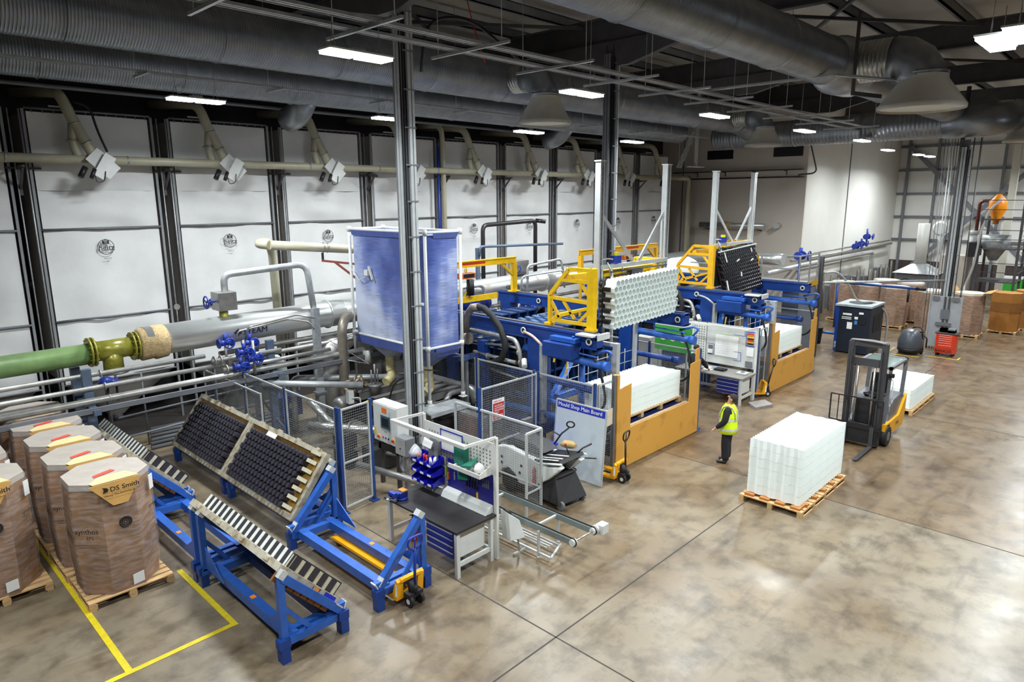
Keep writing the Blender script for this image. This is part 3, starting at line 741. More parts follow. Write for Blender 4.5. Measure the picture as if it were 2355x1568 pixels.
# valve cluster
t = thing('steam_valve_station', 'cluster of dark blue steam valves and flanges on thin pipes', 'valve', (7.2, 16.4, 2.6))
def valve(b_body, b_wheel, p, s=1.0):
    x, y, z = p
    b_body.cyl((x-0.16*s, y, z), (x+0.16*s, y, z), 0.07*s, 12); b_body.lathe((x-0.17*s, y, z), (1,0,0), [(0, 0.115*s), (0.03*s, 0.115*s)], 14); b_body.lathe((x+0.14*s, y, z), (1,0,0), [(0, 0.115*s), (0.03*s, 0.115*s)], 14)
    b_body.cyl((x, y, z), (x, y-0.02, z+0.22*s), 0.045*s, 10)
    b_wheel.torus((x, y-0.24*s, z+0.02), (0,1,0.1), 0.12*s, 0.018*s, 16, 6)
    for a in (0, 2.1, 4.2): b_wheel.bar((x, y-0.24*s, z+0.02), (x+0.12*s*math.cos(a), y-0.24*s, z+0.02+0.12*s*math.sin(a)), 0.02*s)
    b_wheel.cyl((x, y-0.24*s, z+0.02), (x, y, z+0.02), 0.018*s, 8)
bb = MB(); bw = MB()
for p in ((6.85, 16.55, 2.98), (7.15, 16.2, 2.75), (7.45, 16.5, 2.9), (7.3, 16.0, 2.6), (6.95, 16.0, 2.45)): valve(bb, bw, p, 1.05)
bb.build('valve_body', VALVE, t); bw.build('hand_wheel', VALVE, t)
b = MB()
for x, y, z in ((6.45, 16.35, 2.62), (6.62, 16.1, 2.42), (6.78, 16.1, 2.42), (6.6, 16.35, 2.62)): b.lathe((x, y, z), (1,0,0), [(0, 0.12), (0.035, 0.12)], 14)
b.tube([(6.4, 16.35, 2.62), (8.2, 16.35, 2.62)], 0.05, 10); b.tube([(6.55, 16.1, 2.42), (9.5, 16.1, 2.45)], 0.05, 10)
for x, y in ((7.15, 16.2), (7.3, 16.0), (7.45, 16.5), (6.85, 16.55)): b.tube([(x, y, 2.2), (x, y, 3.05)], 0.035, 8)
b.build('flange', PIPE, t)
b = MB(); b.tube(fillet([(7.1, 16.4, 3.0), (7.1, 16.4, 3.25), (8.4, 16.2, 3.42), (8.9, 16.0, 3.3), (8.95, 15.9, 3.1)], 0.12), 0.022, 8); b.tube(fillet([(7.3, 16.4, 3.0), (7.3, 16.2, 3.36), (8.6, 16.1, 3.52), (9.0, 15.9, 3.4)], 0.12), 0.022, 8); b.build('thin_pipe', STEEL, t)
t = thing('valve_box', 'square stainless box with a blue hand wheel on top of the silver steam main', 'box', (7.0, SY, 3.55))
b = MB(); b.box(6.88, 7.34, SY-0.24, SY+0.24, 3.74, 4.20); b.build('box', STEEL, t, bevel=0.01)
b = MB(); b.cyl((7.05, SY-0.05, 3.35), (7.05, SY-0.05, 3.72), 0.11, 14); b.build('neck', OLIVE, t)
b = MB(); b.torus((6.66, SY, 3.97), (1,0,0), 0.15, 0.02, 20, 6); b.cyl((6.66, SY, 3.97), (6.88, SY, 3.97), 0.02, 8); b.torus((6.78, SY, 3.97), (1,0,0), 0.07, 0.02, 14, 6)
for a in (0.5, 2.6, 4.7): b.bar((6.66, SY, 3.97), (6.66, SY+0.15*math.cos(a), 3.97+0.15*math.sin(a)), 0.02)
b.build('hand_wheel', VALVE, t)
t = thing('bypass_pipe', 'thick grey pipe arching over the steam main down to the mesh fence', 'pipe', (9.0, 16.2, 0))
b = MB(); b.tube(fillet([(7.15, SY, 4.2), (7.15, SY, 4.62), (9.2, 16.55, 4.78), (9.25, 16.35, 3.4)], 0.28, 7), 0.085, 14); b.build('pipe', GALV, t)
b = MB(); b.box(9.16, 9.34, 16.25, 16.4, 0.3, 3.6); b.build('support_channel', GALV, t)
b = MB(); b.box(9.1, 9.4, 16.2, 16.45, 2.2, 2.26); b.box(9.1, 9.4, 16.2, 16.45, 1.2, 1.26); b.build('clamp', GIRT, t)
b = MB(); b.tube([(9.2, 16.5, 2.3), (10.4, 15.6, 1.95), (9.7, 16.4, 2.6), (11.2, 16.2, 2.85)], 0.016, 6)
tag(b.build('bent_thin_pipe', STEEL), 'thin zigzag tube between the grey upright and the big tank', 'pipe')
t = thing('gauge_pump', 'blue pump head on a dark standpipe below the rack pipes', 'pump', (4.75, 19.0, 0))
b = MB(); b.cyl((4.75, 19.0, 0), (4.75, 19.0, 2.2), 0.05, 10); b.cyl((4.98, 19.0, 1.4), (4.98, 19.0, 2.1), 0.03, 8); b.build('standpipe', DKSTEEL, t)
b = MB(); b.lathe((4.75, 19.0, 1.78), (0,0,1), [(0, 0.06), (0.04, 0.16), (0.16, 0.18), (0.26, 0.13), (0.3, 0.07)], 16); b.cyl((4.75, 19.0, 1.91), (5.02, 18.95, 1.89), 0.11, 12); b.build('pump_head', VALVE, t)
# inlet pipes behind the hopper (beige) with red wall arm
t = thing('hopper_feed_pipe', 'white pipe coming out over the steam main into the blue fabric hopper', 'pipe', (10, 17.5, 5.2))
b = MB(); b.tube(fillet([(9.1, 18.0, 5.12), (10.0, 16.2, 5.06), (10.35, 15.7, 5.04)], 0.3), 0.12, 14)
b = MB(); b.tube([(8.55, 17.2, 5.28), (10.9, 16.9, 5.05)], 0.125, 16); b.tube(fillet([(8.55, 17.2, 5.28), (8.4, 17.6, 5.3), (9.0, 18.2, 5.3), (9.25, 18.5, 5.0), (9.3, 18.5, 2.0)], 0.3), 0.125, 14); b.build('pipe', BEIGE, t)
b = MB(); b.lathe((10.0, 17.02, 5.14), (1,-0.13,0), [(0, 0.14), (0.04, 0.14)], 16); b.lathe((10.12, 17.0, 5.13), (1,-0.13,0), [(0, 0.14), (0.04, 0.14)], 16); b.build('clamp', STEEL, t)
t = thing('pipe_support_arm', 'red painted angle arm holding the white pipe beside the blue hopper', 'support', (10.1, 17, 4.3))
b = MB(); b.bar((9.95, 17.0, 4.78), (11.6, 16.6, 4.52), 0.06); b.bar((10.3, 16.9, 4.72), (11.0, 16.7, 4.1), 0.06); b.build('arm', M('faded_red_paint', '#a5564a', 0.6, 0, 0.1, 4), t)
b = MB(); b.bar((9.98, 17.0, 4.78), (9.98, 17.0, 5.0), 0.05); b.build('clip', DKSTEEL, t)

# ---------------------------------------------------------------- octagonal drums on pallets
def pallet(name, lab, x0, x1, y0, y1, group, z=0.0, mat=WOOD, along='x'):
    t = thing(name, lab, 'pallet', (0,0,0), group)
    b = MB()
    if along == 'x':
        n = 7; w = (y1-y0)
        for i in range(n):
            yy = y0 + w*i/n; b.box(x0, x1, yy+0.01, yy+w/n-0.035, z+0.122, z+0.144)
    else:
        n = max(7, int((x1-x0)/0.16)); w = (x1-x0)
        for i in range(n):
            xx = x0+w*i/n; b.box(xx+0.005, xx+w/n-0.04, y0, y1, z+0.122, z+0.144)
    b.build('deck_board', mat, t, split='all')
    b = MB()
    for i in range(3):
        yy = y0 + (y1-y0-0.1)*i/2
        if along == 'x':
            xx = x0 + (x1-x0-0.1)*i/2
            b.box(xx, xx+0.1, y0, y1, z+0.0, z+0.02); b.box(xx, xx+0.1, y0, y1, z+0.1, z+0.122)
        else:
            b.box(x0, x1, yy, yy+0.1, z+0.0, z+0.02); b.box(x0, x1, yy, yy+0.1, z+0.1, z+0.122)
    b.build('bottom_board', mat, t, split='all')
    b = MB()
    m = 3 if x1-x0 < 1.6 else 5
    for i in range(m):
        for j in range(3):
            xx = x0 + (x1-x0-0.12)*i/(m-1); yy = y0 + (y1-y0-0.1)*j/2
            b.box(xx, xx+0.12, yy, yy+0.1, z+0.02, z+0.1)
    b.build('block', mat, t, split='all')
    return t
def octa(w, d, c, z):
    return [(-w/2+c, -d/2, z), (w/2-c, -d/2, z), (w/2, -d/2+c, z), (w/2, d/2-c, z), (w/2-c, d/2, z), (-w/2+c, d/2, z), (-w/2, d/2-c, z), (-w/2, -d/2+c, z)]
def drum(lab, h=2.06, group='cardboard drums beside the trolleys', flap=True, print_=True):
    t = thing('cardboard_drum', lab, 'drum', (0,0,0), group)
    b = MB(); w = 1.14; z0 = 0.145
    rings = [octa(w, w, 0.32, z0), octa(w+0.06, w+0.06, 0.35, z0+(h-z0)*0.35), octa(w+0.05, w+0.05, 0.34, z0+(h-z0)*0.7), octa(w, w, 0.32, h)]
    for r in rings: b.v += r
    for i in range(3):
        for j in range(8):
            b.face((i*8+j, i*8+(j+1) % 8, (i+1)*8+(j+1) % 8, (i+1)*8+j))
    b.build('box_wall', CARD, t)
    b = MB(); b.poly(octa(w+0.02, w+0.02, 0.325, h+0.012)); p = octa(w+0.03, w+0.03, 0.33, h-0.09); q = octa(w+0.02, w+0.02, 0.325, h+0.012)
    for j in range(8): b.quad(p[j], p[(j+1) % 8], q[(j+1) % 8], q[j])
    b.build('lid', LID, t)
    b = MB(); rr = [octa(w+0.04, w+0.04, 0.34, z0-0.02), octa(w+0.11, w+0.11, 0.37, z0+(h-z0)*0.35), octa(w+0.10, w+0.10, 0.36, z0+(h-z0)*0.7), octa(w+0.06, w+0.06, 0.345, h-0.02)]
    for r in rr: b.v += r
    for i in range(3):
        for j in range(8): b.face((i*8+j, i*8+(j+1) % 8, (i+1)*8+(j+1) % 8, (i+1)*8+j))
    b.build('stretch_film', WRAP, t)
    if flap:
        yf = -w/2-0.02
        b = MB(); b.prism([(-0.33, yf, h+0.02), (0.33, yf, h+0.02), (0.22, yf+0.30, h+0.02), (-0.18, yf+0.30, h+0.02), (-0.36, yf+0.1, h+0.02)], (0,0,0.012)); b.build('folded_flap', CARDL, t)
        b = MB(); b.prism([(-0.40, yf-0.045, h+0.025), (0.36, yf-0.045, h+0.025), (0.12, yf-0.075, h-0.36), (-0.10, yf-0.075, h-0.36)], (0,0.014,0)); b.build('front_flap', CARDM, t)
        b = MB(); b.text('DS Smith', (-0.12, yf-0.065, h-0.12), (1,0,0), (0,-0.08,1), 0.115); b.text('Tilburg, The Netherlands', (-0.22, yf-0.072, h-0.19), (1,0,0), (0,-0.08,1), 0.045)
        b.prism([(-0.22, yf-0.06, h-0.125), (-0.15, yf-0.06, h-0.11), (-0.135, yf-0.06, h-0.075), (-0.16, yf-0.06, h-0.045), (-0.22, yf-0.06, h-0.03), (-0.20, yf-0.06, h-0.075)], (0,-0.004,0))
        b.build('lettering', PRINT, t)
    if print_:
        yf = -w/2-0.065
        b = MB(); b.text('synthos', (-0.53, -w/2+0.02, 1.16), (0.32,-0.32,0) if False else (0.72,-0.72,0), (0,0,1), 0.13) if False else None
        b.text('synthos', (-0.62, -0.405, 1.30), (0.71,-0.71,0), (0,0,1), 0.12); b.text('EPS', (-0.50, -0.52, 1.20), (0.71,-0.71,0), (0,0,1), 0.08)
        b.text('------------------', (-0.62, -0.405, 1.10), (0.71,-0.71,0), (0,0,1), 0.06); b.text('------------', (-0.59, -0.435, 1.05), (0.71,-0.71,0), (0,0,1), 0.06)
        b.torus((0.05, yf, 1.36), (0,1,0), 0.085, 0.014, 24, 5); b.torus((0.05, yf, 1.36), (0,1,0), 0.055, 0.010, 20, 5); b.torus((0.05, yf, 1.36), (0,1,0), 0.025, 0.008, 16, 5)
        b.text('synthos', (0.42, -0.58, 1.45), (0.71,0.71,0), (0,0,1), 0.09)
        b.text('UN', (-0.64, 0.08, 1.15), (0,-1,0), (0,0,1), 0.22)
        b.build('print', PRINT, t)
        b = MB(); b.prism([(0.05, yf-0.005, 0.22), (0.22, yf-0.005, 0.24), (0.22, yf-0.005, 0.42), (0.05, yf-0.005, 0.40)], (0,-0.004,0)); b.prism([(0.52, -0.42, 1.70), (0.60, -0.34, 1.70), (0.60, -0.34, 1.95), (0.52, -0.42, 1.95)], (0.005,-0.005,0)); b.build('paper_label', PAPER, t)
        b = MB(); b.prism([(-0.22, -0.24, h+0.02), (0.12, -0.12, h+0.02), (0.08, -0.02, h+0.02), (-0.22, -0.14, h+0.02)], (0,0,0.004)); b.build('red_card', M('red_card', '#d9503f', 0.6, 0, 0.03, 4), t)
    return t
d0 = drum('wrapped brown cardboard drum, nearest of the right hand row')
pl0 = pallet('wooden_pallet', 'pallet under the nearest brown drum of the right hand row', -0.62, 0.68, -0.62, 0.56, 'pallets under the drums by the trolleys', along='x')
rowR = [(2.86, 12.22, 'nearest of the right hand row'), (2.84, 13.46, 'second of the right hand row'), (2.83, 14.72, 'third of the right hand row'), (2.80, 15.95, 'fourth of the right hand row'), (2.78, 17.15, 'last of the right hand row, by the pipe rack')]
rowL = [(1.34, 13.45, 'front one of the left hand row'), (1.32, 14.75, 'second of the left hand row'), (1.30, 16.05, 'third of the left hand row')]
for i, (x, y, l) in enumerate(rowR + rowL):
    if i == 0: d0.location = (x, y, 0); pl0.location = (x, y, 0); continue
    dup(d0, (x, y, 0), 'wrapped brown cardboard drum, ' + l)
    dup(pl0, (x, y, 0), 'pallet under the drum that is ' + l)
# ---------------------------------------------------------------- floor tape
TZ = [0.003]
def tape(pts, lab, w=0.09):
    b = MB()
    for i in range(len(pts)-1):
        TZ[0] += 0.0004; a = Vector((*pts[i], TZ[0])); c = Vector((*pts[i+1], TZ[0])); b.bar(a, c, w, 0.004)
    tag(b.build('floor_tape', TAPE), lab, 'floor marking')
tape([(3.72, 11.9), (3.72, 9.6)], 'yellow floor tape right of the nearest brown drum')
tape([(3.76, 9.65), (0.9, 9.62)], 'yellow floor tape along the front of the drum bay')
tape([(2.22, 9.65), (2.20, 16.5)], 'yellow floor tape running between the two rows of brown drums')
tape([(6.8, 8.98), (6.98, 9.02)], 'short scrap of yellow tape under the near workbench')
# ---------------------------------------------------------------- trolleys and molds
def trolley(lab, loc, mirror=False, L=2.95):
    s = -1 if mirror else 1
    t = thing('mold_trolley', lab, 'trolley', (0,0,0), 'blue mold trolleys')
    def X(u): return s*u
    b = MB()
    for u in (0.17, 0.78): 
        xa, xb = sorted((X(u-0.075), X(u+0.075))); b.box(xa, xb, 0.1, L-0.1, 0.20, 0.36)
    b.build('long_rail', BLUE2, t)
    b = MB()
    for y in (0.05, L-0.15):
        xa, xb = sorted((X(-0.02), X(1.0))); b.box(xa, xb, y, y+0.1, 0.22, 0.33)
        xa, xb = sorted((X(0.1), X(0.85))); b.box(xa, xb, y+(0.14 if y < 1 else -0.12), y+(0.26 if y < 1 else -0.0), 0.22, 0.352)
    b.build('cross_beam', BLUE2, t)
    for u in (0.0, 0.96):
        for y in (0.0, L-0.14):
            b = MB(); b.cbox((X(u), y+0.07, 0.11), 0.13, 0.15, 0.22); b.cbox((X(u), y+0.07, 0.29), 0.17, 0.13, 0.14); b.build('foot', BLUE, t)
    for y in (0.05, L-0.15):
        b = MB(); b.cbox((X(0.93), y+0.05, 0.80), 0.10, 0.10, 1.0); b.build('upright', BLUE2, t)
        b = MB(); b.bar((X(0.90), y+0.05, 1.30), (X(0.02), y+0.05, 0.36), 0.12, 0.12); b.bar((X(0.0), y+0.05, 0.33), (X(0.0), y+0.05, 0.48), 0.1); b.build('sloping_member', BLUE2, t)
        b = MB(); b.bar((X(0.935), y+0.05, 1.38), (X(0.86), y+0.05, 1.30), 0.125, 0.125); b.bar((X(0.0), y+0.05, 0.41), (X(0.10), y+0.05, 0.52), 0.13, 0.02); b.bar((X(-0.02), y+0.05, 0.38), (X(-0.07), y+0.05, 0.48), 0.13, 0.02); b.build('worn_cap', M('worn_bare_steel', '#d8dcdc', 0.4, 0.3, 0.1, 8), t)
        b = MB(); b.bar((X(0.93), y+0.05, 0.85), (X(0.5), y+0.05, 0.30), 0.05, 0.06); b.build('brace', BLUE2, t)
    for y0, y1 in ((0.12, 0.75), (L-0.2, L-0.85)):
        b = MB(); b.prism([(X(0.93)-0.01, y0, 0.75), (X(0.93)-0.01, y0, 0.35), (X(0.93)-0.01, y1, 0.35)], (0.02, 0, 0)); b.build('gusset', BLUE2, t)
    b = MB(); b.box(X(0.78)-0.04, X(0.78)+0.04, L*0.45, L*0.45+0.1, 0.361, 0.366); b.build('label', LABELO, t)
    t.location = loc; return t
trolley('blue mold trolley nearest to the camera, carrying the upended mold', (4.80, 8.20, 0), True)
trolley('empty blue mold trolley with a yellow pallet truck pushed under it', (5.50, 8.25, 0))
trolley('blue mold trolley under the nearer of the two leaning black molds', (5.70, 11.32, 0))
trolley('blue mold trolley under the farther of the two leaning black molds', (5.70, 14.42, 0))
trolley('empty blue mold trolley hidden in part by the nearest brown drum', (4.80, 11.25, 0), True)
trolley('blue mold trolley behind the brown drums, carrying the rear upended mold', (4.80, 14.25, 0), True)
MOLDFR = M('corroded_mold_frame', '#b9b2a0', 0.5, 0.35, 0.3, 6, hex2='#8d7a52', lo=0.3, hi=0.55)
MOLDB = M('black_mold_insert', '#34313a', 0.42, 0.0, 0.2, 9)
BRONZE = M('brassy_mold_base', '#9a7433', 0.5, 0.4, 0.3, 5)
def mold(lab, P0, ey, eu, en, L, W, hexes=True, combs=False, part=1.0, a0=0.12):
    """flat mold frame: P0 corner, ey along the length, eu up the slope, en face normal"""
    P0 = Vector(P0); ey = Vector(ey).normalized(); eu = Vector(eu).normalized(); en = Vector(en).normalized()
    t = thing('hexagon_mold', lab, 'mold', P0, 'hexagon molds on the trolleys')
    q = lambda a, u, n=0.0: P0 + ey*a + eu*u + en*n
    def slab(b, a0, a1, u0, u1, n0, n1): b.hexa([q(a0,u0,n0), q(a1,u0,n0), q(a1,u1,n0), q(a0,u1,n0), q(a0,u0,n1), q(a1,u0,n1), q(a1,u1,n1), q(a0,u1,n1)])
    fr = 0.10
    b = MB(); slab(b, 0, L, 0, fr, -0.06, 0.05); slab(b, 0, L, W-fr, W, -0.06, 0.05); slab(b, 0, fr, fr, W-fr, -0.06, 0.05); slab(b, L-fr, L, fr, W-fr, -0.06, 0.05)
    for a in (0.3, 1.1, 1.9, 2.7):
        if a < L: slab(b, a, a+0.12, W, W+0.03, -0.03, 0.03)
    b.build('frame', MOLDFR, t)
    b = MB(); slab(b, fr, L-fr, fr, W-fr, -0.055, -0.02); slab(b, 0.02, L-0.02, -0.015, 0.0, -0.05, 0.04); b.build('base_plate', BRONZE, t)
    b = MB()
    px = 0.145; pu = 0.125; hh = 0.15 if hexes else 0.2
    nu = int((W-2*fr-0.05)/pu); na = int((L-2*fr-a0+0.02)/px); ra = 0.064; ru = 0.072
    for i in range(nu):
        for j in range(na):
            a = fr + a0 + j*px + (px/2 if i % 2 else 0); u = fr+0.07+i*pu
            if part < 1 and a > L*part: continue
            base = [(a-ra*0.8, u-ru*0.5), (a, u-ru), (a+ra*0.8, u-ru*0.5), (a+ra*0.8, u+ru*0.5), (a, u+ru), (a-ra*0.8, u+ru*0.5)]
            n = len(b.v)
            for (x, y) in base: b.v.append(tuple(q(x, y, -0.02)))
            for (x, y) in base: b.v.append(tuple(q(a+(x-a)*0.86, u+(y-u)*0.86, hh)))
            b.face(tuple(n+6+k for k in range(6)))
            for k in range(6): b.face((n+k, n+(k+1) % 6, n+6+(k+1) % 6, n+6+k))
    ob = b.build('hexagon_core', MOLDB, t); ob['kind'] = 'stuff'; ob['label'] = 'rows of black hexagonal cores'
    return t, q, fr
# row 2: two leaning molds facing the drums
en = Vector((-1.13, 0, 0.87)); eu = Vector((0.87, 0, 1.13))
tB, q, fr = mold('leaning black hexagon mold without end fingers, the farther of the two', (5.63, 14.45, 0.44), (0,1,0), eu, en, 2.9, 1.42)
tA_, q, fr = mold('leaning black hexagon mold with pale end fingers, the nearer of the two', (5.63, 11.30, 0.44), (0,1,0), eu, en, 3.14, 1.42, part=1.0, a0=0.36)
b = MB()
for i in range(7):
    u = 0.16+i*0.19
    P = [q(0.09,u,0.14), q(0.42,u,0.14), q(0.42,u+0.075,0.14), q(0.09,u+0.075,0.14)]
    b.prism([q(0.06,u,0.12), q(0.36,u,0.15), q(0.36,u+0.075,0.15), q(0.06,u+0.075,0.12)], -en.normalized()*0.012)
b.build('end_finger', M('dull_cream_metal', '#cfc8ae', 0.45, 0.2, 0.12, 8), tA_, split='all')
b = MB(); b.prism([q(1.75,1.22,0.15), q(2.15,1.22,0.15), q(2.15,1.32,0.14), q(1.75,1.32,0.14)], en.normalized()*0.004); b.build('paper_sheet', PAPER, tA_)
# row 1: upended molds seen edge on; face looks away to the right and up
eu1 = Vector((-0.95, 0, 1.05)); en1 = Vector((1.05, 0, 0.95))
for (ya, lab, letters) in ((8.32, 'nearest hexagon mold, seen edge on above the near blue trolley', True), (14.30, 'rear hexagon mold seen edge on behind the brown drums', False)):
    t, q, fr = mold(lab, (4.78, ya, 0.46), (0,1,0), eu1, en1, 3.1, 1.32, hexes=False)
    W = 1.32
    b = MB()
    for i in range(17):
        a = 0.12 + i*0.175
        b.prism([q(a,W-0.16,0.02), q(a,W-0.16,0.26), q(a+0.075,W-0.16,0.26), q(a+0.075,W-0.16,0.05), q(a+0.04,W-0.16,0.02)], -eu1.normalized()*0.02)
    b.build('edge_finger', M('pale_bare_metal', '#e1e4dc', 0.4, 0.2, 0.08, 8), t, split='all')
    b = MB(); b.hexa([q(0.08,W-0.19,0.0), q(3.0,W-0.19,0.0), q(3.0,W-0.165,0.0), q(0.08,W-0.165,0.0), q(0.08,W-0.19,0.26), q(3.0,W-0.19,0.26), q(3.0,W-0.165,0.26), q(0.08,W-0.165,0.26)]); b.build('core_side', MOLDB, t)
    b = MB()
    for i in range(6):
        u = 0.10 + i*0.2
        b.prism([q(0.10,u,0.02), q(0.10,u+0.06,0.02), q(0.10,u+0.06,0.24), q(0.10,u,0.24)], (0,0.02,0))
    b.build('end_finger', M('dull_cream_metal', '#cfc8ae', 0.45, 0.2, 0.12, 8), t, split='all')
    b = MB(); b.hexa([q(0.12,0.06,0.0), q(0.15,0.06,0.0), q(0.15,W-0.16,0.0), q(0.12,W-0.16,0.0), q(0.12,0.06,0.26), q(0.15,0.06,0.26), q(0.15,W-0.16,0.26), q(0.12,W-0.16,0.26)]); b.build('core_side', MOLDB, t)
    b = MB()
    for i in range(8):
        u = 0.12+i*0.15; b.prism([q(0.0,u,-0.07), q(0.0,u+0.13,-0.07), q(0.0,u+0.13,-0.20), q(0.0,u,-0.20)], (0,0.04,0))
    b.build('underside_tooth', M('rusty_orange_comb', '#8f5a2c', 0.6, 0.2, 0.2, 6), t)
    if letters:
        b = MB(); b.text('1377', q(-0.004, 0.62, -0.03), -eu1, en1, 0.09, 0.002); b.build('lettering', PRINT, t)
        b = MB(); b.prism([q(-0.004,0.10,-0.045), q(-0.004,0.34,-0.045), q(-0.004,0.34,0.045), q(-0.004,0.10,0.045)], (0,-0.004,0)); b.build('blue_label', BLUEP, t)
        b = MB(); b.prism([q(-0.004,0.48,-0.03), q(-0.004,0.56,-0.03), q(-0.004,0.56,0.03), q(-0.004,0.48,0.03)], (0,-0.004,0)); b.build('orange_label', LABELO, t)
# ---------------------------------------------------------------- pallet trucks
def pallet_truck(lab, loc, rot, lean=0.0, dark=False, FL=1.28):
    t = thing('pallet_truck', lab, 'pallet truck', (0,0,0), 'yellow hand pallet trucks')
    # local: forks run along +y, pump at y=0, handle towards -y
    yel = M('pallet_truck_yellow', '#f0a80e', 0.4, 0, 0.06, 5)
    for sx in (-1, 1):
        b = MB(); x = sx*0.19
        b.box(x-0.075, x+0.075, 0.12, FL, 0.11, 0.16); b.prism([(x-0.075, FL, 0.11), (x-0.075, FL, 0.16), (x-0.075, FL+0.12, 0.12)], (0.15, 0, 0)); b.build('fork', yel, t)
        b = MB(); b.cyl((x-0.05, FL-0.1, 0.05), (x+0.05, FL-0.1, 0.05), 0.045, 12); b.build('fork_roller', RUB, t)
    b = MB()
    b.prism([(-0.27, 0.16, 0.12), (-0.27, 0.02, 0.12), (-0.27, -0.02, 0.46), (-0.27, 0.03, 0.50)], (0.12, 0, 0)); b.prism([(0.15, 0.16, 0.12), (0.15, 0.02, 0.12), (0.15, -0.02, 0.46), (0.15, 0.03, 0.50)], (0.12, 0, 0)); b.bar((-0.2, 0.0, 0.47), (0.2, 0.0, 0.47), 0.08, 0.05); b.bar((-0.25, 0.1, 0.14), (0.25, 0.1, 0.14), 0.14, 0.05)
    b.build('fork_bridge', yel, t)
    b = MB(); b.cyl((0, -0.06, 0.12), (0, -0.06, 0.42), 0.075, 14); b.box(-0.14, 0.14, -0.15, 0.0, 0.16, 0.24); b.cyl((0, -0.13, 0.2), (0, -0.13, 0.36), 0.04, 10); b.build('hydraulic_pump', BLK, t)
    for sx in (-1, 1):
        b = MB(); b.cyl((sx*0.07, -0.10, 0.1), (sx*0.13, -0.10, 0.1), 0.10, 18); b.build('steering_wheel', RUB, t)
        b = MB(); b.cyl((sx*0.131, -0.10, 0.1), (sx*0.136, -0.10, 0.1), 0.045, 12); b.build('wheel_hub', LGREY, t)
    hm = BLK if dark else VALVE
    b = MB(); y1 = -0.10-lean
    b.tube([(0, -0.12, 0.38), (0, y1, 1.02)], 0.024, 8)
    b.tube(fillet([(0, y1, 0.98), (-0.14, y1-0.01, 1.08), (-0.14, y1-0.03, 1.24), (0.14, y1-0.03, 1.24), (0.14, y1-0.01, 1.08), (0, y1, 0.98)], 0.07), 0.019, 8)
    b.tube([(0, y1, 1.0), (0, y1-0.02, 1.2)], 0.012, 6); b.build('handle', hm, t)
    b = MB(); b.prism([(-0.271, 0.05, 0.2), (-0.271, -0.0, 0.2), (-0.271, -0.0, 0.42), (-0.271, 0.03, 0.42)], (-0.003,0,0)); b.build('sticker', PAPER, t)
    t.location = loc; t.rotation_euler = (0,0,rot); return t
pallet_truck('yellow pallet truck with a blue handle under the empty blue trolley', (5.99, 8.12, 0), 0.0, 0.05, False, 2.55)
pallet_truck('yellow pallet truck parked upright beside the big white board', (12.35, 8.42, 0), 0.1, 0.0, True)
pallet_truck('yellow pallet truck with a black handle at the far orange barrier', (21.3, 8.95, 0), 0.7, 0.15, True)
# things lying on the floor by the silos
for i in range(6):
    b = MB(); b.tube([(5.5+0.1*i, 18.6+0.32*i, 0.05), (9.5-0.2*i, 18.4+0.32*i, 0.05)], 0.05, 8)
    tag(b.build('loose_pipe', GIRT), 'grey pipe lying on the floor under the silos, %s from the fence' % ORDN[i], 'pipe', 'loose pipes on the floor')
t = thing('cardboard_cone', 'torn brown cardboard tub standing behind the drums at the left edge', 'tub', (2.9, 19.3, 0))
b = MB(); b.lathe((2.85, 19.0, 0), (0,0,1), [(0, 0.42), (0.9, 0.42), (1.35, 0.30), (1.5, 0.22)], 8, False); b.build('tub_wall', M('dim_kraft_card', '#8d7551', 0.85, 0, 0.15, 4), t)
b = MB(); b.tube([(4.9, 18.9, 0.95), (9.8, 19.4, 0.95)], 0.03, 8); b.tube([(4.0, 18.8, 0.4), (9.8, 19.3, 0.4)], 0.03, 8)
for x in (5.6, 8.2, 9.8): b.tube([(x, 19.0+(x-5)*0.1, 0), (x, 19.0+(x-5)*0.1, 2.0)], 0.025, 8)
tag(b.build('tube_railing', GIRT), 'grey tube railing under the fabric silos', 'railing')
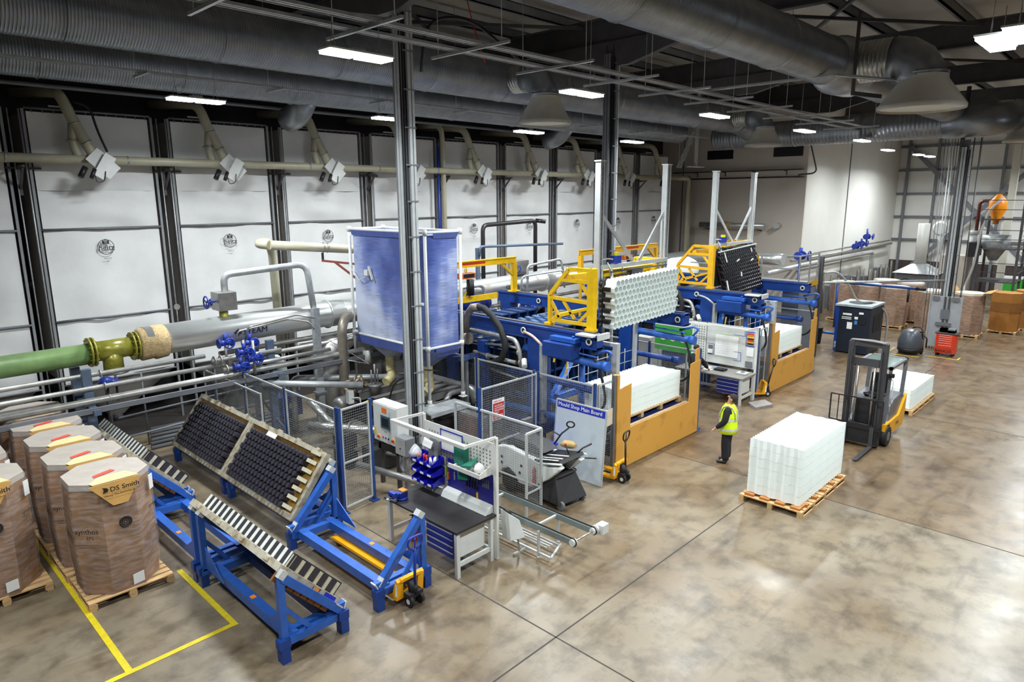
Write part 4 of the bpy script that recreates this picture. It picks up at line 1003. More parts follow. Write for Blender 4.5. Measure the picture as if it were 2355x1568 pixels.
# ---------------------------------------------------------------- mesh fences
MESHW = M('grey_fence_wire', '#828384', 0.5, 0.2, 0.05, 3)
def fence(lab, posts, h=2.28, name='mesh_fence', pitch=0.055, postmat=DBLUE, low=0.12, ypitch=None, midrail=None, group='mesh safety fences', post_w=0.06, gaps=()):
    """posts: list of (x, y); panels between neighbours"""
    t = thing(name, lab, 'fence', (posts[0][0], posts[0][1], 0), group)
    for i, (x, y) in enumerate(posts):
        if postmat:
            b = MB(); b.box(x-post_w/2, x+post_w/2, y-post_w/2, y+post_w/2, 0.02, h+0.04); b.box(x-0.09, x+0.09, y-0.09, y+0.09, 0, 0.02); b.build('post', postmat, t)
    for i in range(len(posts)-1):
        if i in gaps: continue
        a = Vector((*posts[i], 0)); c = Vector((*posts[i+1], 0)); d = (c-a).normalized(); a2 = a+d*0.055; c2 = c-d*0.055
        b = MB()
        for z in (low, h-0.02): b.bar(a2+Vector((0,0,z)), c2+Vector((0,0,z)), 0.03, 0.035)
        for p in (a2, c2): b.bar(p+Vector((0,0,low)), p+Vector((0,0,h-0.02)), 0.035)
        if midrail: b.bar(a2+Vector((0,0,midrail)), c2+Vector((0,0,midrail)), 0.03, 0.035)
        b.build('panel_frame', ALU, t)
        b = MB(); L = (c2-a2).length; n = max(2, int(L/pitch)); r = 0.0022
        for k in range(1, n):
            p = a2 + d*(L*k/n); b.bar(p+Vector((0,0,low)), p+Vector((0,0,h-0.03)), r*2)
        m = int((h-low)/(ypitch or pitch))
        for k in range(1, m):
            z = low+(h-low)*k/m; b.bar(a2+Vector((0,0,z)), c2+Vector((0,0,z)), r*2)
        o = b.build('wire_mesh', MESHW, t)
        b = MB(); 
        for p in (a2+d*0.0, c2): b.bar(p+Vector((0,0,h-0.0))-d*0.02, p+Vector((0,0,h-0.0))+d*0.02, 0.036, 0.012)
        b.build('yellow_cap', YEL, t)
    return t
fence('mesh fence with blue posts behind the leaning black molds', [(6.98, 11.75), (6.99, 13.92), (7.02, 16.05), (7.04, 17.9)])
fence('sliding mesh gate panel standing just inside the fence behind the left mold', [(6.72, 14.5), (6.76, 17.9)], h=2.1, postmat=None, midrail=None)
fence('mesh door panel with a middle rail left of the control cabinet', [(6.98, 11.66), (7.80, 11.76)], midrail=1.1)
fence('mesh fence with blue posts left of the first blue machine', [(12.0, 8.95), (12.0, 10.82), (12.0, 12.9), (12.0, 15.2), (12.0, 17.4)])
fence('mesh panel carrying the red warning sign', [(9.98, 10.66), (11.94, 10.66)], midrail=0.9)
fence('short mesh panel joining the fence to the first orange barrier', [(12.06, 8.93), (12.72, 8.93)], postmat=None)
fence('mesh fence at the right side of the first orange barrier', [(16.85, 8.95), (16.85, 10.6), (16.85, 12.6)])
fence('mesh fence at the left side of the far orange barrier', [(20.95, 9.1), (20.95, 10.9), (20.95, 13.0)])
fence('short mesh panel joining the far fence to the far orange barrier', [(21.0, 9.07), (21.55, 9.07)], postmat=None)
fence('mesh fence at the right side of the far orange barrier', [(25.75, 9.05), (25.75, 10.7), (25.75, 12.6)])
t = thing('warning_sign', 'red and white warning sign on the mesh panel', 'sign', (10.4, 10.6, 1.5))
b = MB(); b.box(10.33, 10.72, 10.605, 10.612, 1.45, 1.95); b.build('sign_board', PAPER, t)
b = MB(); b.box(10.35, 10.70, 10.600, 10.605, 1.47, 1.86); b.build('red_field', RED, t)
b = MB()
for i, s in enumerate(('NO ENTRY', 'AUTHORISED', 'PERSONNEL', 'ONLY')): b.text(s, (10.38, 10.597, 1.78-i*0.055), (1,0,0), (0,0,1), 0.055)
for i in range(3): b.box(10.38, 10.66, 10.596, 10.598, 1.50+i*0.03, 1.51+i*0.03)
b.build('lettering', PRINTW, t)
b = MB(); b.text('KEEP OUT', (10.37, 10.600, 1.885), (1,0,0), (0,0,1), 0.055); b.build('lettering', RED, t)
# free standing guard cage by the conveyor
t = thing('guard_cage', 'aluminium framed mesh guard standing over the small conveyor', 'fence', (9.97, 8.8, 0))
C = [(9.50, 8.78), (9.98, 8.80), (9.98, 10.3), (9.98, 11.5)]
for i, (x, y) in enumerate(C):
    b = MB(); b.box(x-0.022, x+0.022, y-0.022, y+0.022, 0, 1.8); b.build('post', ALU, t)
for i in range(3):
    a = Vector((*C[i], 0)); c = Vector((*C[i+1], 0)); d = (c-a).normalized(); L = (c-a).length
    b = MB(); b.bar(a+Vector((0,0,1.8)), c+Vector((0,0,1.8)), 0.045); b.bar(a+Vector((0,0,0.5)), c+Vector((0,0,0.5)), 0.03); b.build('rail', ALU, t)
    b = MB(); n = int(L/0.05)
    for k in range(1, n): p = a+d*(L*k/n); b.bar(p+Vector((0,0,0.1)), p+Vector((0,0,1.78)), 0.0045)
    for k in range(1, 33): b.bar(a+Vector((0,0,0.1+k*0.052)), c+Vector((0,0,0.1+k*0.052)), 0.0045)
    b.build('wire_mesh', MESHW, t)

# ---------------------------------------------------------------- blue fabric hopper
def denim_material():
    m = bpy.data.materials.new('blue_hopper_fabric'); m.use_nodes = True
    nt = m.node_tree; b = nt.nodes['Principled BSDF']; L = nt.links.new
    tc = nt.nodes.new('ShaderNodeTexCoord'); mp = nt.nodes.new('ShaderNodeMapping'); mp.inputs['Scale'].default_value = (1, 0.8, 0.55)
    n = nt.nodes.new('ShaderNodeTexNoise'); n.inputs['Scale'].default_value = 0.65; n.inputs['Detail'].default_value = 3
    L(tc.outputs['Object'], mp.inputs['Vector']); L(mp.outputs['Vector'], n.inputs['Vector'])
    mp2 = nt.nodes.new('ShaderNodeMapping'); mp2.inputs['Scale'].default_value = (1.2, 1.2, 26)
    n2 = nt.nodes.new('ShaderNodeTexNoise'); n2.inputs['Scale'].default_value = 2.2; n2.inputs['Detail'].default_value = 6
    L(tc.outputs['Object'], mp2.inputs['Vector']); L(mp2.outputs['Vector'], n2.inputs['Vector'])
    ad = nt.nodes.new('ShaderNodeMath'); ad.operation = 'MULTIPLY_ADD'; ad.inputs[1].default_value = 0.22; L(n2.outputs['Fac'], ad.inputs[0]); L(n.outputs['Fac'], ad.inputs[2])
    r = nt.nodes.new('ShaderNodeValToRGB'); e = r.color_ramp.elements
    e[0].position = 0.50; e[0].color = lin('#23397f'); e[1].position = 0.78; e[1].color = lin('#b4bbd0')
    k = e.new(0.63); k.color = lin('#5a6ba6')
    L(ad.outputs[0], r.inputs['Fac']); L(r.outputs['Color'], b.inputs['Base Color'])
    b.inputs['Roughness'].default_value = 0.45; b.inputs['Sheen Weight'].default_value = 0.3
    return m
DEN = denim_material(); DEN2 = M('blue_fabric_flap', '#4b5a9c', 0.7, 0, 0.12, 4)
t = thing('fabric_hopper', 'tall blue fabric hopper in a white tube frame on the steel skid', 'hopper', (10.43, 13.0, 1.3))
hx0, hx1, hy0, hy1 = 10.43, 11.57, 13.0, 16.3
for x, y in ((hx0, hy0), (hx1, hy0), (hx0, hy1), (hx1, hy1)):
    b = MB(); b.cyl((x, y, 1.34), (x, y, 5.74), 0.042, 12); b.cyl((x, y, 1.30), (x, y, 1.42), 0.06, 12); b.box(x-0.09, x+0.09, y-0.09, y+0.09, 1.29, 1.31)
    for z in (5.66, 2.76): b.cyl((x, y, z-0.07), (x, y, z+0.07), 0.06, 12)
    b.build('frame_post', LGREY, t)
for z in (5.66, 2.76):
    for a, c in (((hx0,hy0),(hx1,hy0)), ((hx0,hy0),(hx0,hy1)), ((hx1,hy0),(hx1,hy1)), ((hx0,hy1),(hx1,hy1))):
        b = MB(); b.cyl((*a, z), (*c, z), 0.036, 10); b.build('frame_tube', LGREY, t)
b = MB()
def bulge(b, o, ex, ez, w, h, nx, nz, amp, n_out, seed):
    o = Vector(o); ex = Vector(ex); ez = Vector(ez); no = Vector(n_out); k0 = len(b.v); rnd = random.Random(seed); p = [rnd.uniform(0, 6) for _ in range(4)]
    for j in range(nz+1):
        for i in range(nx+1):
            u, v = i/nx, j/nz; e = (math.sin(PI*u)*math.sin(PI*v))**0.5 if 0 < u < 1 and 0 < v < 1 else 0
            d = amp*e*(1+0.25*math.sin(v*11+p[0])+0.2*math.sin(u*8+v*4+p[1])) + 0.012*e*math.sin(v*40+u*5)
            b.v.append(tuple(o + ex*(w*u) + ez*(h*v) + no*d))
    for j in range(nz):
        for i in range(nx): q = k0+j*(nx+1)+i; b.face((q, q+1, q+nx+2, q+nx+1), True)
zb, zt = 2.62, 5.58
bulge(b, (hx0+0.07, hy1-0.07, zb), (0,-1,0), (0,0,1), hy1-hy0-0.14, zt-zb, 26, 30, 0.05, (-1,0,0), 3)
bulge(b, (hx0+0.07, hy0+0.05, zb), (1,0,0), (0,0,1), hx1-hx0-0.14, zt-zb, 12, 30, 0.05, (0,-1,0), 4)
b.quad((hx1-0.07, hy0+0.07, zb), (hx1-0.07, hy1-0.07, zb), (hx1-0.07, hy1-0.07, zt), (hx1-0.07, hy0+0.07, zt))
b.quad((hx0+0.07, hy1-0.07, zb), (hx1-0.07, hy1-0.07, zb), (hx1-0.07, hy1-0.07, zt), (hx0+0.07, hy1-0.07, zt))
b.quad((hx0+0.07, hy0+0.07, zt), (hx1-0.07, hy0+0.07, zt), (hx1-0.07, hy1-0.07, zt), (hx0+0.07, hy1-0.07, zt))
b.build('fabric_bag', DEN, t)
b = MB()
for z0, z1 in ((2.50, 2.76), (5.50, 5.64)):
    b.quad((hx0-0.03, hy1-0.1, z1), (hx0-0.03, hy0+0.35, z1), (hx0+0.02, hy0+0.30, z0), (hx0+0.02, hy1-0.1, z0))
    b.quad((hx0+0.22, hy0-0.03, z1), (hx1-0.06, hy0-0.03, z1), (hx1-0.1, hy0+0.02, z0), (hx0+0.30, hy0+0.02, z0))
b.build('bottom_flap', DEN2, t)
for cy in (13.75, 15.45):
    b = MB(); k0 = len(b.v); cx = (hx0+hx1)/2
    top = [(hx0+0.08, cy-0.75), (hx1-0.08, cy-0.75), (hx1-0.08, cy+0.75), (hx0+0.08, cy+0.75)]
    seg = 24
    for s_ in range(6):
        f = s_/5
        for j in range(seg):
            a = 2*PI*j/seg+PI/4; ca, sa = math.cos(a), math.sin(a); m = max(abs(ca), abs(sa))
            sx = (ca/m)*(1-f)+ca*f; sy = (sa/m)*(1-f)+sa*f; g = 1-f
            b.v.append((cx + sx*(0.49*g+0.13*f), cy + sy*(0.80*g+0.13*f), 2.66-0.55*f**0.8))
    for s_ in range(5):
        for j in range(seg): j2 = (j+1) % seg; b.face((k0+s_*seg+j, k0+s_*seg+j2, k0+(s_+1)*seg+j2, k0+(s_+1)*seg+j), True)
    b.build('funnel', DEN, t)
    b = MB(); pts = fillet([(cx, cy, 2.15), (cx, cy, 1.75), (cx-0.05, cy-0.15, 1.55), (cx-0.35, cy-0.25, 1.45)], 0.2)
    b.tube(pts, 0.125, 16)
    for i in range(10): b.torus((cx, cy, 2.12-i*0.045), (0,0,1), 0.127, 0.008, 16, 4)
    b.build('outlet_hose', M('yellowed_flex_hose', '#cbbd8a', 0.4, 0, 0.2, 8), t)
b = MB(); b.box(hx0-0.12, hx0-0.02, 15.35, 15.5, 4.45, 4.6); b.bar((hx0-0.06, 15.2, 4.35), (hx0-0.06, 15.35, 4.7), 0.05); b.tube([(hx0-0.08, 15.45, 4.42), (hx0-0.08, 15.8, 4.3), (hx0-0.08, 16.3, 4.7)], 0.012, 6); b.build('level_sensor', LGREY, t)
b = MB(); b.bar((hx0-0.08, hy0+0.02, 3.92), (9.95, 12.84, 3.98), 0.02, 0.07); b.build('tie_strap', LGREY, t)
# ---------------------------------------------------------------- pre expander skid under the hopper
SKID = M('dull_stainless', '#8d8a88', 0.38, 0.55, 0.22, 4)
t = thing('pre_expander', 'stainless machine skid with channels, pipes and funnels under the blue hopper', 'machine', (11, 14, 0))
for y in (15.9, 15.2, 14.45, 13.7):
    b = MB(); z0, z1 = 1.14, 1.36
    b.box(9.7, 12.0, y-0.12, y-0.11, z0, z1); b.box(9.7, 12.0, y+0.11, y+0.12, z0, z1); b.box(9.7, 12.0, y-0.12, y+0.12, z1-0.01, z1); b.box(9.7, 12.0, y-0.12, y+0.12, z0, z0+0.01); b.build('channel', SKID, t)
b = MB(); b.box(9.95, 11.25, 12.38, 12.98, 1.26, 1.30); b.box(9.95, 11.25, 12.36, 12.38, 1.20, 1.30); b.build('top_plate', GALV, t)
b = MB(); b.box(10.0, 11.2, 12.55, 13.2, 0.12, 0.16); b.box(10.0, 10.06, 12.55, 13.2, 0.1, 1.26); b.box(11.14, 11.2, 12.55, 13.2, 0.1, 1.26); b.box(10.0, 11.2, 13.14, 13.2, 0.1, 1.26); b.box(10.06, 10.12, 12.5, 12.55, 0.15, 1.2); b.build('open_cabinet', SKID, t)
b = MB(); b.box(10.1, 11.1, 12.6, 13.1, 0.16, 0.9); b.build('inner_block', M('dark_brown_fill', '#2a2120', 0.8, 0, 0.2, 4), t)  # plain dark brown block filling the cabinet opening
b = MB(); b.box(10.86, 11.08, 11.55, 12.42, 0.32, 1.18); b.build('open_door', STEEL, t, bevel=0.02)
b = MB(); b.box(10.845, 10.86, 11.6, 12.37, 0.37, 1.13); b.build('rusty_door_inside', M('rust_brown_panel', '#6a544c', 0.6, 0.2, 0.3, 4), t)
b = MB()
for x in (9.8, 11.0, 12.0):
    for y in (13.5, 16.0): b.box(x-0.06, x+0.06, y-0.06, y+0.06, 0, 1.15)
b.build('leg', SKID, t)
b = MB(); b.box(9.7, 12.1, 13.3, 16.1, 0.55, 0.7); b.box(9.9, 11.9, 13.6, 15.8, 0.7, 1.1); b.build('base_frame', M('dark_machine_grey', '#3d3b3d', 0.5, 0.3, 0.2, 4), t)
for x, y in ((10.15, 15.0), (10.35, 13.35)):
    b = MB(); b.lathe((x, y, 1.2), (0,0,1), [(0, 0.12), (0.25, 0.16), (0.3, 0.20), (0.34, 0.20)], 18); b.tube([(x, y-0.02, 1.5), (x, y-0.02, 2.1)], 0.03, 8); b.tube([(x+0.1, y, 1.5), (x+0.1, y, 1.95)], 0.02, 8); b.tube([(x-0.1, y, 1.5), (x-0.1, y, 1.95)], 0.02, 8)
    b.build('funnel_inlet', SKID, t)
b = MB(); b.tube(fillet([(12.2, 16.3, 1.25), (12.15, 13.2, 1.25), (12.1, 12.95, 1.0)], 0.3), 0.17, 18)
for i in range(4): b.tube(fillet([(12.1, 15.7-i*0.75, 1.25), (11.5, 15.7-i*0.75, 1.3), (11.2, 15.55-i*0.75, 1.15)], 0.2), 0.075, 12)
b.build('header_pipe', SKID, t)
b = MB(); b.lathe((9.15, 15.4, 1.05), (1,0.15,0), [(0, 0.12), (0.06, 0.2), (0.12, 0.22), (1.0, 0.22)], 20); b.build('vessel', SKID, t)
b = MB(); b.box(9.32, 9.47, 15.0, 15.15, 1.15, 1.5); b.tube(fillet([(9.4, 15.0, 1.3), (9.6, 14.9, 1.3), (9.6, 14.9, 1.1)], 0.08), 0.02, 8); b.build('junction_box', LGREY, t)
b = MB()
rnd = random.Random(5)
for i in range(12):
    p = Vector((9.5+rnd.uniform(0, 0.6), 15.4+rnd.uniform(-0.3, 0.4), 1.35+rnd.uniform(0, 0.25)))
    b.cyl(p, p+Vector((rnd.uniform(-0.15, 0.2), rnd.uniform(-0.2, 0.2), rnd.uniform(-0.05, 0.15))), rnd.uniform(0.03, 0.055), 8)
b.build('brass_fitting', M('brass_fittings', '#8f7b62', 0.4, 0.5, 0.25, 8), t)
b = MB(); b.tube(fillet([(7.9, 14.6, 1.0), (8.4, 14.0, 0.95), (9.4, 12.6, 0.95)], 0.3), 0.12, 16); b.tube(fillet([(8.05, 14.8, 1.6), (8.3, 14.4, 1.1), (8.4, 14.0, 0.95)], 0.2), 0.09, 14)
b.torus((8.35, 14.05, 0.96), (0.5,-0.8,0), 0.17, 0.03, 18, 6); b.torus((8.55, 13.8, 0.95), (0.5,-0.8,0), 0.15, 0.03, 18, 6); b.build('fan_pipe', STEEL, t)
b = MB(); b.tube([(8.2, 14.2, 0.5), (9.3, 12.4, 0.42)], 0.055, 10); b.tube([(7.95, 12.6, 0.55), (8.5, 10.2, 0.5)], 0.075, 12); b.build('low_pipe', SKID, t)
b = MB(); b.box(8.6, 9.3, 12.9, 13.4, 0.05, 0.6); b.box(8.3, 8.6, 13.6, 14.2, 0.05, 0.9); b.build('motor_block', M('dark_machine_grey', '#3d3b3d', 0.5, 0.3, 0.2, 4), t)
b = MB(); b.tube(fillet([(9.9, 14.0, 1.4), (9.8, 13.6, 1.95), (10.2, 13.0, 2.3), (10.6, 12.8, 2.2)], 0.3), 0.02, 8); b.build('black_cable', BLK, t)
b = MB(); b.cyl((10.6, 16.0, 1.9), (10.6, 16.0, 2.25), 0.11, 14); b.build('motor', LGREY, t)
t = thing('pressure_tank', 'upright dull steel tank with a domed top left of the blue hopper', 'tank', (9.85, 16.9, 0))
b = MB(); b.lathe((9.95, 16.85, 0.15), (0,0,1), [(0, 0.50), (2.0, 0.51), (2.12, 0.515), (2.2, 0.50), (2.35, 0.42), (2.45, 0.28), (2.5, 0.05)], 32); b.build('shell', M('brushed_tank_steel', '#b3b1ae', 0.42, 0.5, 0.12, 2), t)
b = MB(); b.torus((9.55, 16.72, 2.42), (0.7,0.7,0), 0.06, 0.012, 12, 5); b.build('lifting_eye', SKID, t)
b = MB(); b.cyl((9.7, 16.5, 0), (9.7, 16.5, 0.2), 0.05, 8); b.cyl((10.2, 16.6, 0), (10.2, 16.6, 0.2), 0.05, 8); b.cyl((9.95, 17.2, 0), (9.95, 17.2, 0.2), 0.05, 8); b.build('leg', SKID, t)
t = thing('exhaust_pipe', 'thick brownish pipe bending down in front of the upright tank', 'pipe', (9.9, 16.1, 0))
b = MB(); b.tube(fillet([(10.7, 16.6, 3.2), (10.1, 16.2, 3.25), (9.87, 16.05, 3.0), (9.85, 16.05, 1.5), (9.83, 16.05, 0.9)], 0.28, 7), 0.13, 16); b.build('pipe', M('weathered_pipe', '#93897c', 0.42, 0.45, 0.25, 2, stretch=(1,1,2)), t)
t = thing('return_pipe', 'grey pipes running low behind the mesh fence to the upright tank', 'pipe', (8, 15, 1.5))
b = MB(); b.tube([(7.35, 16.2, 1.9), (9.7, 14.9, 1.62)], 0.085, 14); b.tube(fillet([(8.8, 17.0, 0.1), (8.8, 17.0, 1.6), (10.0, 16.1, 1.55), (11.4, 15.0, 1.5)], 0.2), 0.085, 14); b.build('pipe', GALV, t)
t = thing('elbow_vent', 'grey elbow pipe rising from a dark blue box beyond the fence', 'pipe', (8.9, 18, 0))
b = MB(); b.tube(fillet([(8.2, 18.4, 2.2), (8.9, 18.0, 2.0), (9.0, 17.9, 1.6), (9.0, 17.9, 0.9)], 0.35, 6), 0.14, 16); b.build('pipe', GALV, t)
b = MB(); b.box(8.65, 9.35, 17.6, 18.2, 0.3, 0.9); b.build('box', BLUE, t)
b = MB(); b.box(8.95, 9.05, 17.58, 17.6, 0.55, 0.7); b.build('switch', PAPER, t)
b = MB(); b.cyl((9.0, 17.9, 0), (9.0, 17.9, 0.3), 0.2, 12); b.build('foot', GIRT, t)
t = thing('pressure_tank', 'large dark steel tank behind the blue hopper', 'tank', (12.4, 17.3, 0))
b = MB(); b.lathe((12.2, 17.6, 0.0), (0,0,1), [(0, 0.7), (2.2, 0.7), (2.45, 0.5), (2.55, 0.1)], 28) if False else b.box(11.2, 11.9, 16.6, 17.4, 0, 2.3); b.build('shell', SKID, t)
b = MB(); b.cyl((11.55, 17.0, 2.3), (11.55, 17.0, 2.5), 0.1, 12); b.build('neck', SKID, t)
# ---------------------------------------------------------------- control cabinet
t = thing('control_cabinet', 'light grey control cabinet with a dark touch screen in front of the column', 'cabinet', (8.4, 11.6, 0))
b = MB(); b.box(8.40, 8.72, 11.64, 12.54, 1.06, 1.98); b.build('housing', LGREY, t, bevel=0.012)
b = MB(); b.box(8.385, 8.40, 11.67, 12.51, 1.09, 1.95); b.build('door', LGREY, t)
b = MB(); b.box(8.37, 8.385, 11.88, 12.22, 1.42, 1.72); b.build('touch_screen', M('teal_screen_frame', '#3f5a60', 0.3, 0, 0.05, 4), t)
b = MB(); b.box(8.364, 8.37, 11.93, 12.17, 1.48, 1.67); b.build('screen_glass', M('dark_screen', '#1d2228', 0.15, 0, 0, 4), t)
b = MB(); b.box(8.38, 8.386, 12.0, 12.18, 1.78, 1.90); b.build('orange_label', ORANGE, t)
b = MB(); b.box(8.38, 8.386, 12.42, 12.48, 1.20, 1.38); b.build('yellow_label', YEL, t)
for y, z, m, r in ((12.32, 1.19, YEL, 0.045), (11.78, 1.20, YEL, 0.05)):
    b = MB(); b.cyl((8.386, y, z), (8.376, y, z), r, 16); b.build('knob_plate', m, t)
    b = MB(); b.cyl((8.376, y, z), (8.34, y, z), r*0.6, 12); b.build('knob', RED, t)
for y, m in ((12.16, RED), (12.06, VALVE), (11.96, BLK)):
    b = MB(); b.cyl((8.386, y, 1.2), (8.37, y, 1.2), 0.022, 10); b.build('push_button', m, t)
b = MB(); b.text('AC51', (8.378, 12.10, 1.33), (0,-1,0), (0,0,1), 0.05); b.build('lettering', PRINT, t)
b = MB()
for y in (11.75, 12.4): b.box(8.45, 8.53, y-0.04, y+0.04, 0, 1.06)
b.box(8.45, 8.6, 11.7, 12.5, 0.85, 1.0); b.build('stand', M('dark_machine_grey', '#3d3b3d', 0.5, 0.3, 0.2, 4), t)
t = thing('junction_box', 'small grey switch box hanging below and right of the control cabinet', 'box', (8.3, 11.2, 1.0))
b = MB(); b.box(8.30, 8.55, 11.22, 11.60, 0.98, 1.38); b.build('housing', GRYPL, t, bevel=0.008)
b = MB(); b.box(8.29, 8.30, 11.24, 11.58, 1.0, 1.36); b.build('door', M('mid_grey_enamel', '#a3a09d', 0.5, 0, 0.06, 4), t)
b = MB(); b.cyl((8.27, 11.4, 1.15), (8.30, 11.4, 1.15), 0.015, 8); b.build('latch', BLK, t)
b = MB(); b.tube(fillet([(8.4, 11.35, 0.98), (8.4, 11.3, 0.62), (8.4, 11.46, 0.56), (8.4, 11.56, 0.66), (8.42, 11.56, 0.9)], 0.12, 6), 0.035, 10); b.build('flexible_conduit', GRYPL, t)
b = MB(); b.box(8.36, 8.44, 11.30, 11.38, 0, 1.0); b.build('stand', SKID, t)
t = thing('junction_box', 'square grey junction box with a red and yellow button at the bench end', 'box', (8.2, 10.6, 0))
b = MB(); b.box(8.25, 8.45, 10.55, 10.8, 0.48, 0.72); b.build('housing', GALV, t)
b = MB(); b.box(8.3, 8.36, 10.6, 10.7, 0, 0.48); b.build('stand', GALV, t)
b = MB(); b.cyl((8.24, 10.5, 0.45), (8.16, 10.47, 0.44), 0.04, 12); b.build('button_body', YEL, t)
b = MB(); b.cyl((8.16, 10.47, 0.44), (8.12, 10.455, 0.44), 0.045, 12); b.build('stop_button', RED, t)
# ---------------------------------------------------------------- workbenches
BENTOP = M('black_bench_top', '#2b2829', 0.5, 0.1, 0.35, 3)
def workbench(lab, x0, x1, y0, y1, topmat):
    t = thing('workbench', lab, 'workbench', (x0, y0, 0), 'grey workbenches')
    b = MB(); b.box(x0-0.03, x1+0.02, y0-0.03, y1+0.03, 0.86, 0.90); b.build('tabletop', topmat, t, bevel=0.004)
    for x in (x0+0.04, x1-0.06):
        for y in (y0+0.04, y1-0.06):
            b = MB(); b.box(x-0.035, x+0.035, y-0.035, y+0.035, 0, 0.86); b.build('leg', LGREY, t)
    b = MB()
    for y in (y0+0.04, y1-0.06): b.box(x0+0.04, x1-0.06, y-0.02, y+0.02, 0.20, 0.28); b.box(x0+0.04, x1-0.06, y-0.02, y+0.02, 0.80, 0.86)
    b.box(x1-0.1, x1-0.06, y0, y1, 0.2, 0.28); b.build('stretcher', LGREY, t)
    b = MB(); b.box(x0+0.03, x1-0.16, y0+0.10, y0+0.84, 0.32, 0.84); b.build('drawer_cabinet', LGREY, t)
    for i in range(4):
        z = 0.34+i*0.125; b = MB(); b.box(x0+0.005, x0+0.03, y0+0.11, y0+0.83, z, z+0.115); d = b.build('drawer', M('navy_drawer', '#1d2a86', 0.4, 0, 0.04, 5), t)
        b = MB(); b.box(x0-0.012, x0+0.006, y0+0.12, y0+0.82, z+0.09, z+0.105); b.build('handle_strip', ALU, d)
    return t
workbench('grey workbench with a black top and four blue drawers, near the camera', 6.95, 7.86, 8.05, 10.08, BENTOP)
workbench('second grey workbench with blue drawers between the two orange barriers', 19.65, 20.62, 8.98, 11.3, M('grey_bench_top', '#8b8883', 0.5, 0, 0.1, 4))
PEG = M('off_white_perforated_sheet', '#dcdbd5', 0.5, 0, 0.04, 4)
HOLE = M('dark_slot', '#7f7e7b', 0.7, 0, 0.05, 5)
def rack(lab, x, y0, y1, ztop, ncols, slots=True):
    t = thing('pegboard_rack', lab, 'pegboard', (x, y0, 0), 'pegboard racks above the benches')
    for y in (y0, y1): b = MB(); b.box(x-0.03, x+0.03, y-0.035, y+0.035, 0 if slots else 0, ztop); b.build('upright', PEG, t)
    for y in (y0, y1): b = MB(); b.bar((x, y, ztop), (x-0.72, y, ztop+0.03), 0.03, 0.05); b.build('arm', PEG, t)
    b = MB(); b.box(x-0.78, x-0.70, y0-0.03, y1+0.03, ztop+0.0, ztop+0.06); b.build('lamp_rail', PEG, t)
    b = MB(); b.box(x-0.012, x+0.0, y0+0.04, y1-0.04, 1.0, ztop-0.12); b.build('panel', PEG, t)
    b = MB(); n = int((y1-y0-0.2)/0.085)
    for i in range(n):
        yy = y0+0.12+i*0.085
        m = int((ztop-0.2-1.05)/0.07)
        for j in range(m): b.quad((x-0.0135, yy, 1.05+j*0.07), (x-0.0135, yy+0.035, 1.05+j*0.07), (x-0.0135, yy+0.035, 1.085+j*0.07), (x-0.0135, yy, 1.085+j*0.07))
    o = b.build('slot_row', HOLE, t); o['kind'] = 'stuff'; o['label'] = 'rows of punched slots'
    return t
rack('white perforated pegboard frame standing at the back of the near workbench', 7.92, 8.06, 10.08, 2.34, 20)
# things on the near rack
t = thing('tool_board', 'dark blue tool panel on the near pegboard holding hand tools', 'panel', (7.89, 8.2, 1.0))
b = MB(); b.box(7.885, 7.905, 8.12, 9.35, 1.02, 1.62); b.build('panel', M('royal_blue_panel', '#20207e', 0.45, 0, 0.05, 5), t)
rnd = random.Random(11)
def tool(nm, lab, y, z, L, mat, w=0.018, hmat=BLK, cat='tool'):
    t = thing(nm, lab, cat, (7.87, y, z), 'hand tools on the blue panel')
    b = MB(); b.bar((7.872, y, z), (7.872, y+0.01, z-L*0.55), w*0.6, 0.008); b.build('shank', STEEL, t)
    b = MB(); b.bar((7.872, y+0.01, z-L*0.55), (7.872, y+0.01, z-L), w*1.6, 0.02); b.build('handle', hmat, t)
for i in range(5): tool('screwdriver', 'screwdriver with dark handle, number %s of the row under the green shelf box' % ('one', 'two', 'three', 'four', 'five')[i] if False else 'screwdriver with a dark handle hanging on the blue panel', 8.78-0.07*i, 1.52, 0.30, BLK)
for i in range(4): tool('spanner', 'small steel spanner hanging at the right end of the blue panel', 8.34-0.045*i, 1.50, 0.16, STEEL, 0.016, STEEL)
tool('screwdriver', 'screwdriver with a bright yellow handle on the blue panel', 8.50, 1.36, 0.34, STEEL, 0.02, YEL)
tool('pliers', 'pliers with orange handles at the left of the blue panel', 9.30, 1.50, 0.30, STEEL, 0.03, ORANGE)
tool('file', 'long grey file hanging left on the blue panel', 9.12, 1.58, 0.34, STEEL, 0.02, GALV)
tool('snips', 'green handled snips at the left edge of the blue panel', 9.36, 1.64, 0.36, STEEL, 0.03, M('lime_green_plastic', '#9ec32c', 0.4, 0, 0, 4))
TEAL = M('teal_cloth', '#1f7560', 0.8, 0, 0.15, 6)
t = thing('cloth_roll_box', 'teal box and rag standing on the small shelf of the near pegboard', 'box', (7.8, 8.6, 1.66))
b = MB(); b.box(7.72, 7.86, 8.70, 8.98, 1.67, 2.02); b.build('box', TEAL, t, bevel=0.02)
b = MB(); b.prism([(7.62, 8.66, 1.70), (7.86, 8.66, 1.74), (7.86, 8.45, 1.86), (7.62, 8.38, 1.78)], (0,0.02,0.02)); b.build('rag', TEAL, t)
t = thing('rag_bundle', 'crumpled white rags and bits in the open shelf tray', 'cloth', (7.8, 8.35, 1.66))
b = MB(); b.lathe((7.76, 8.33, 1.66), (0.1,0.1,1), [(0, 0.09), (0.07, 0.11), (0.13, 0.07), (0.17, 0.02)], 9); b.build('rag', PAPER, t)
t = thing('shelf_tray', 'small slanted white metal shelf on the near pegboard', 'shelf', (7.8, 8.2, 1.6))
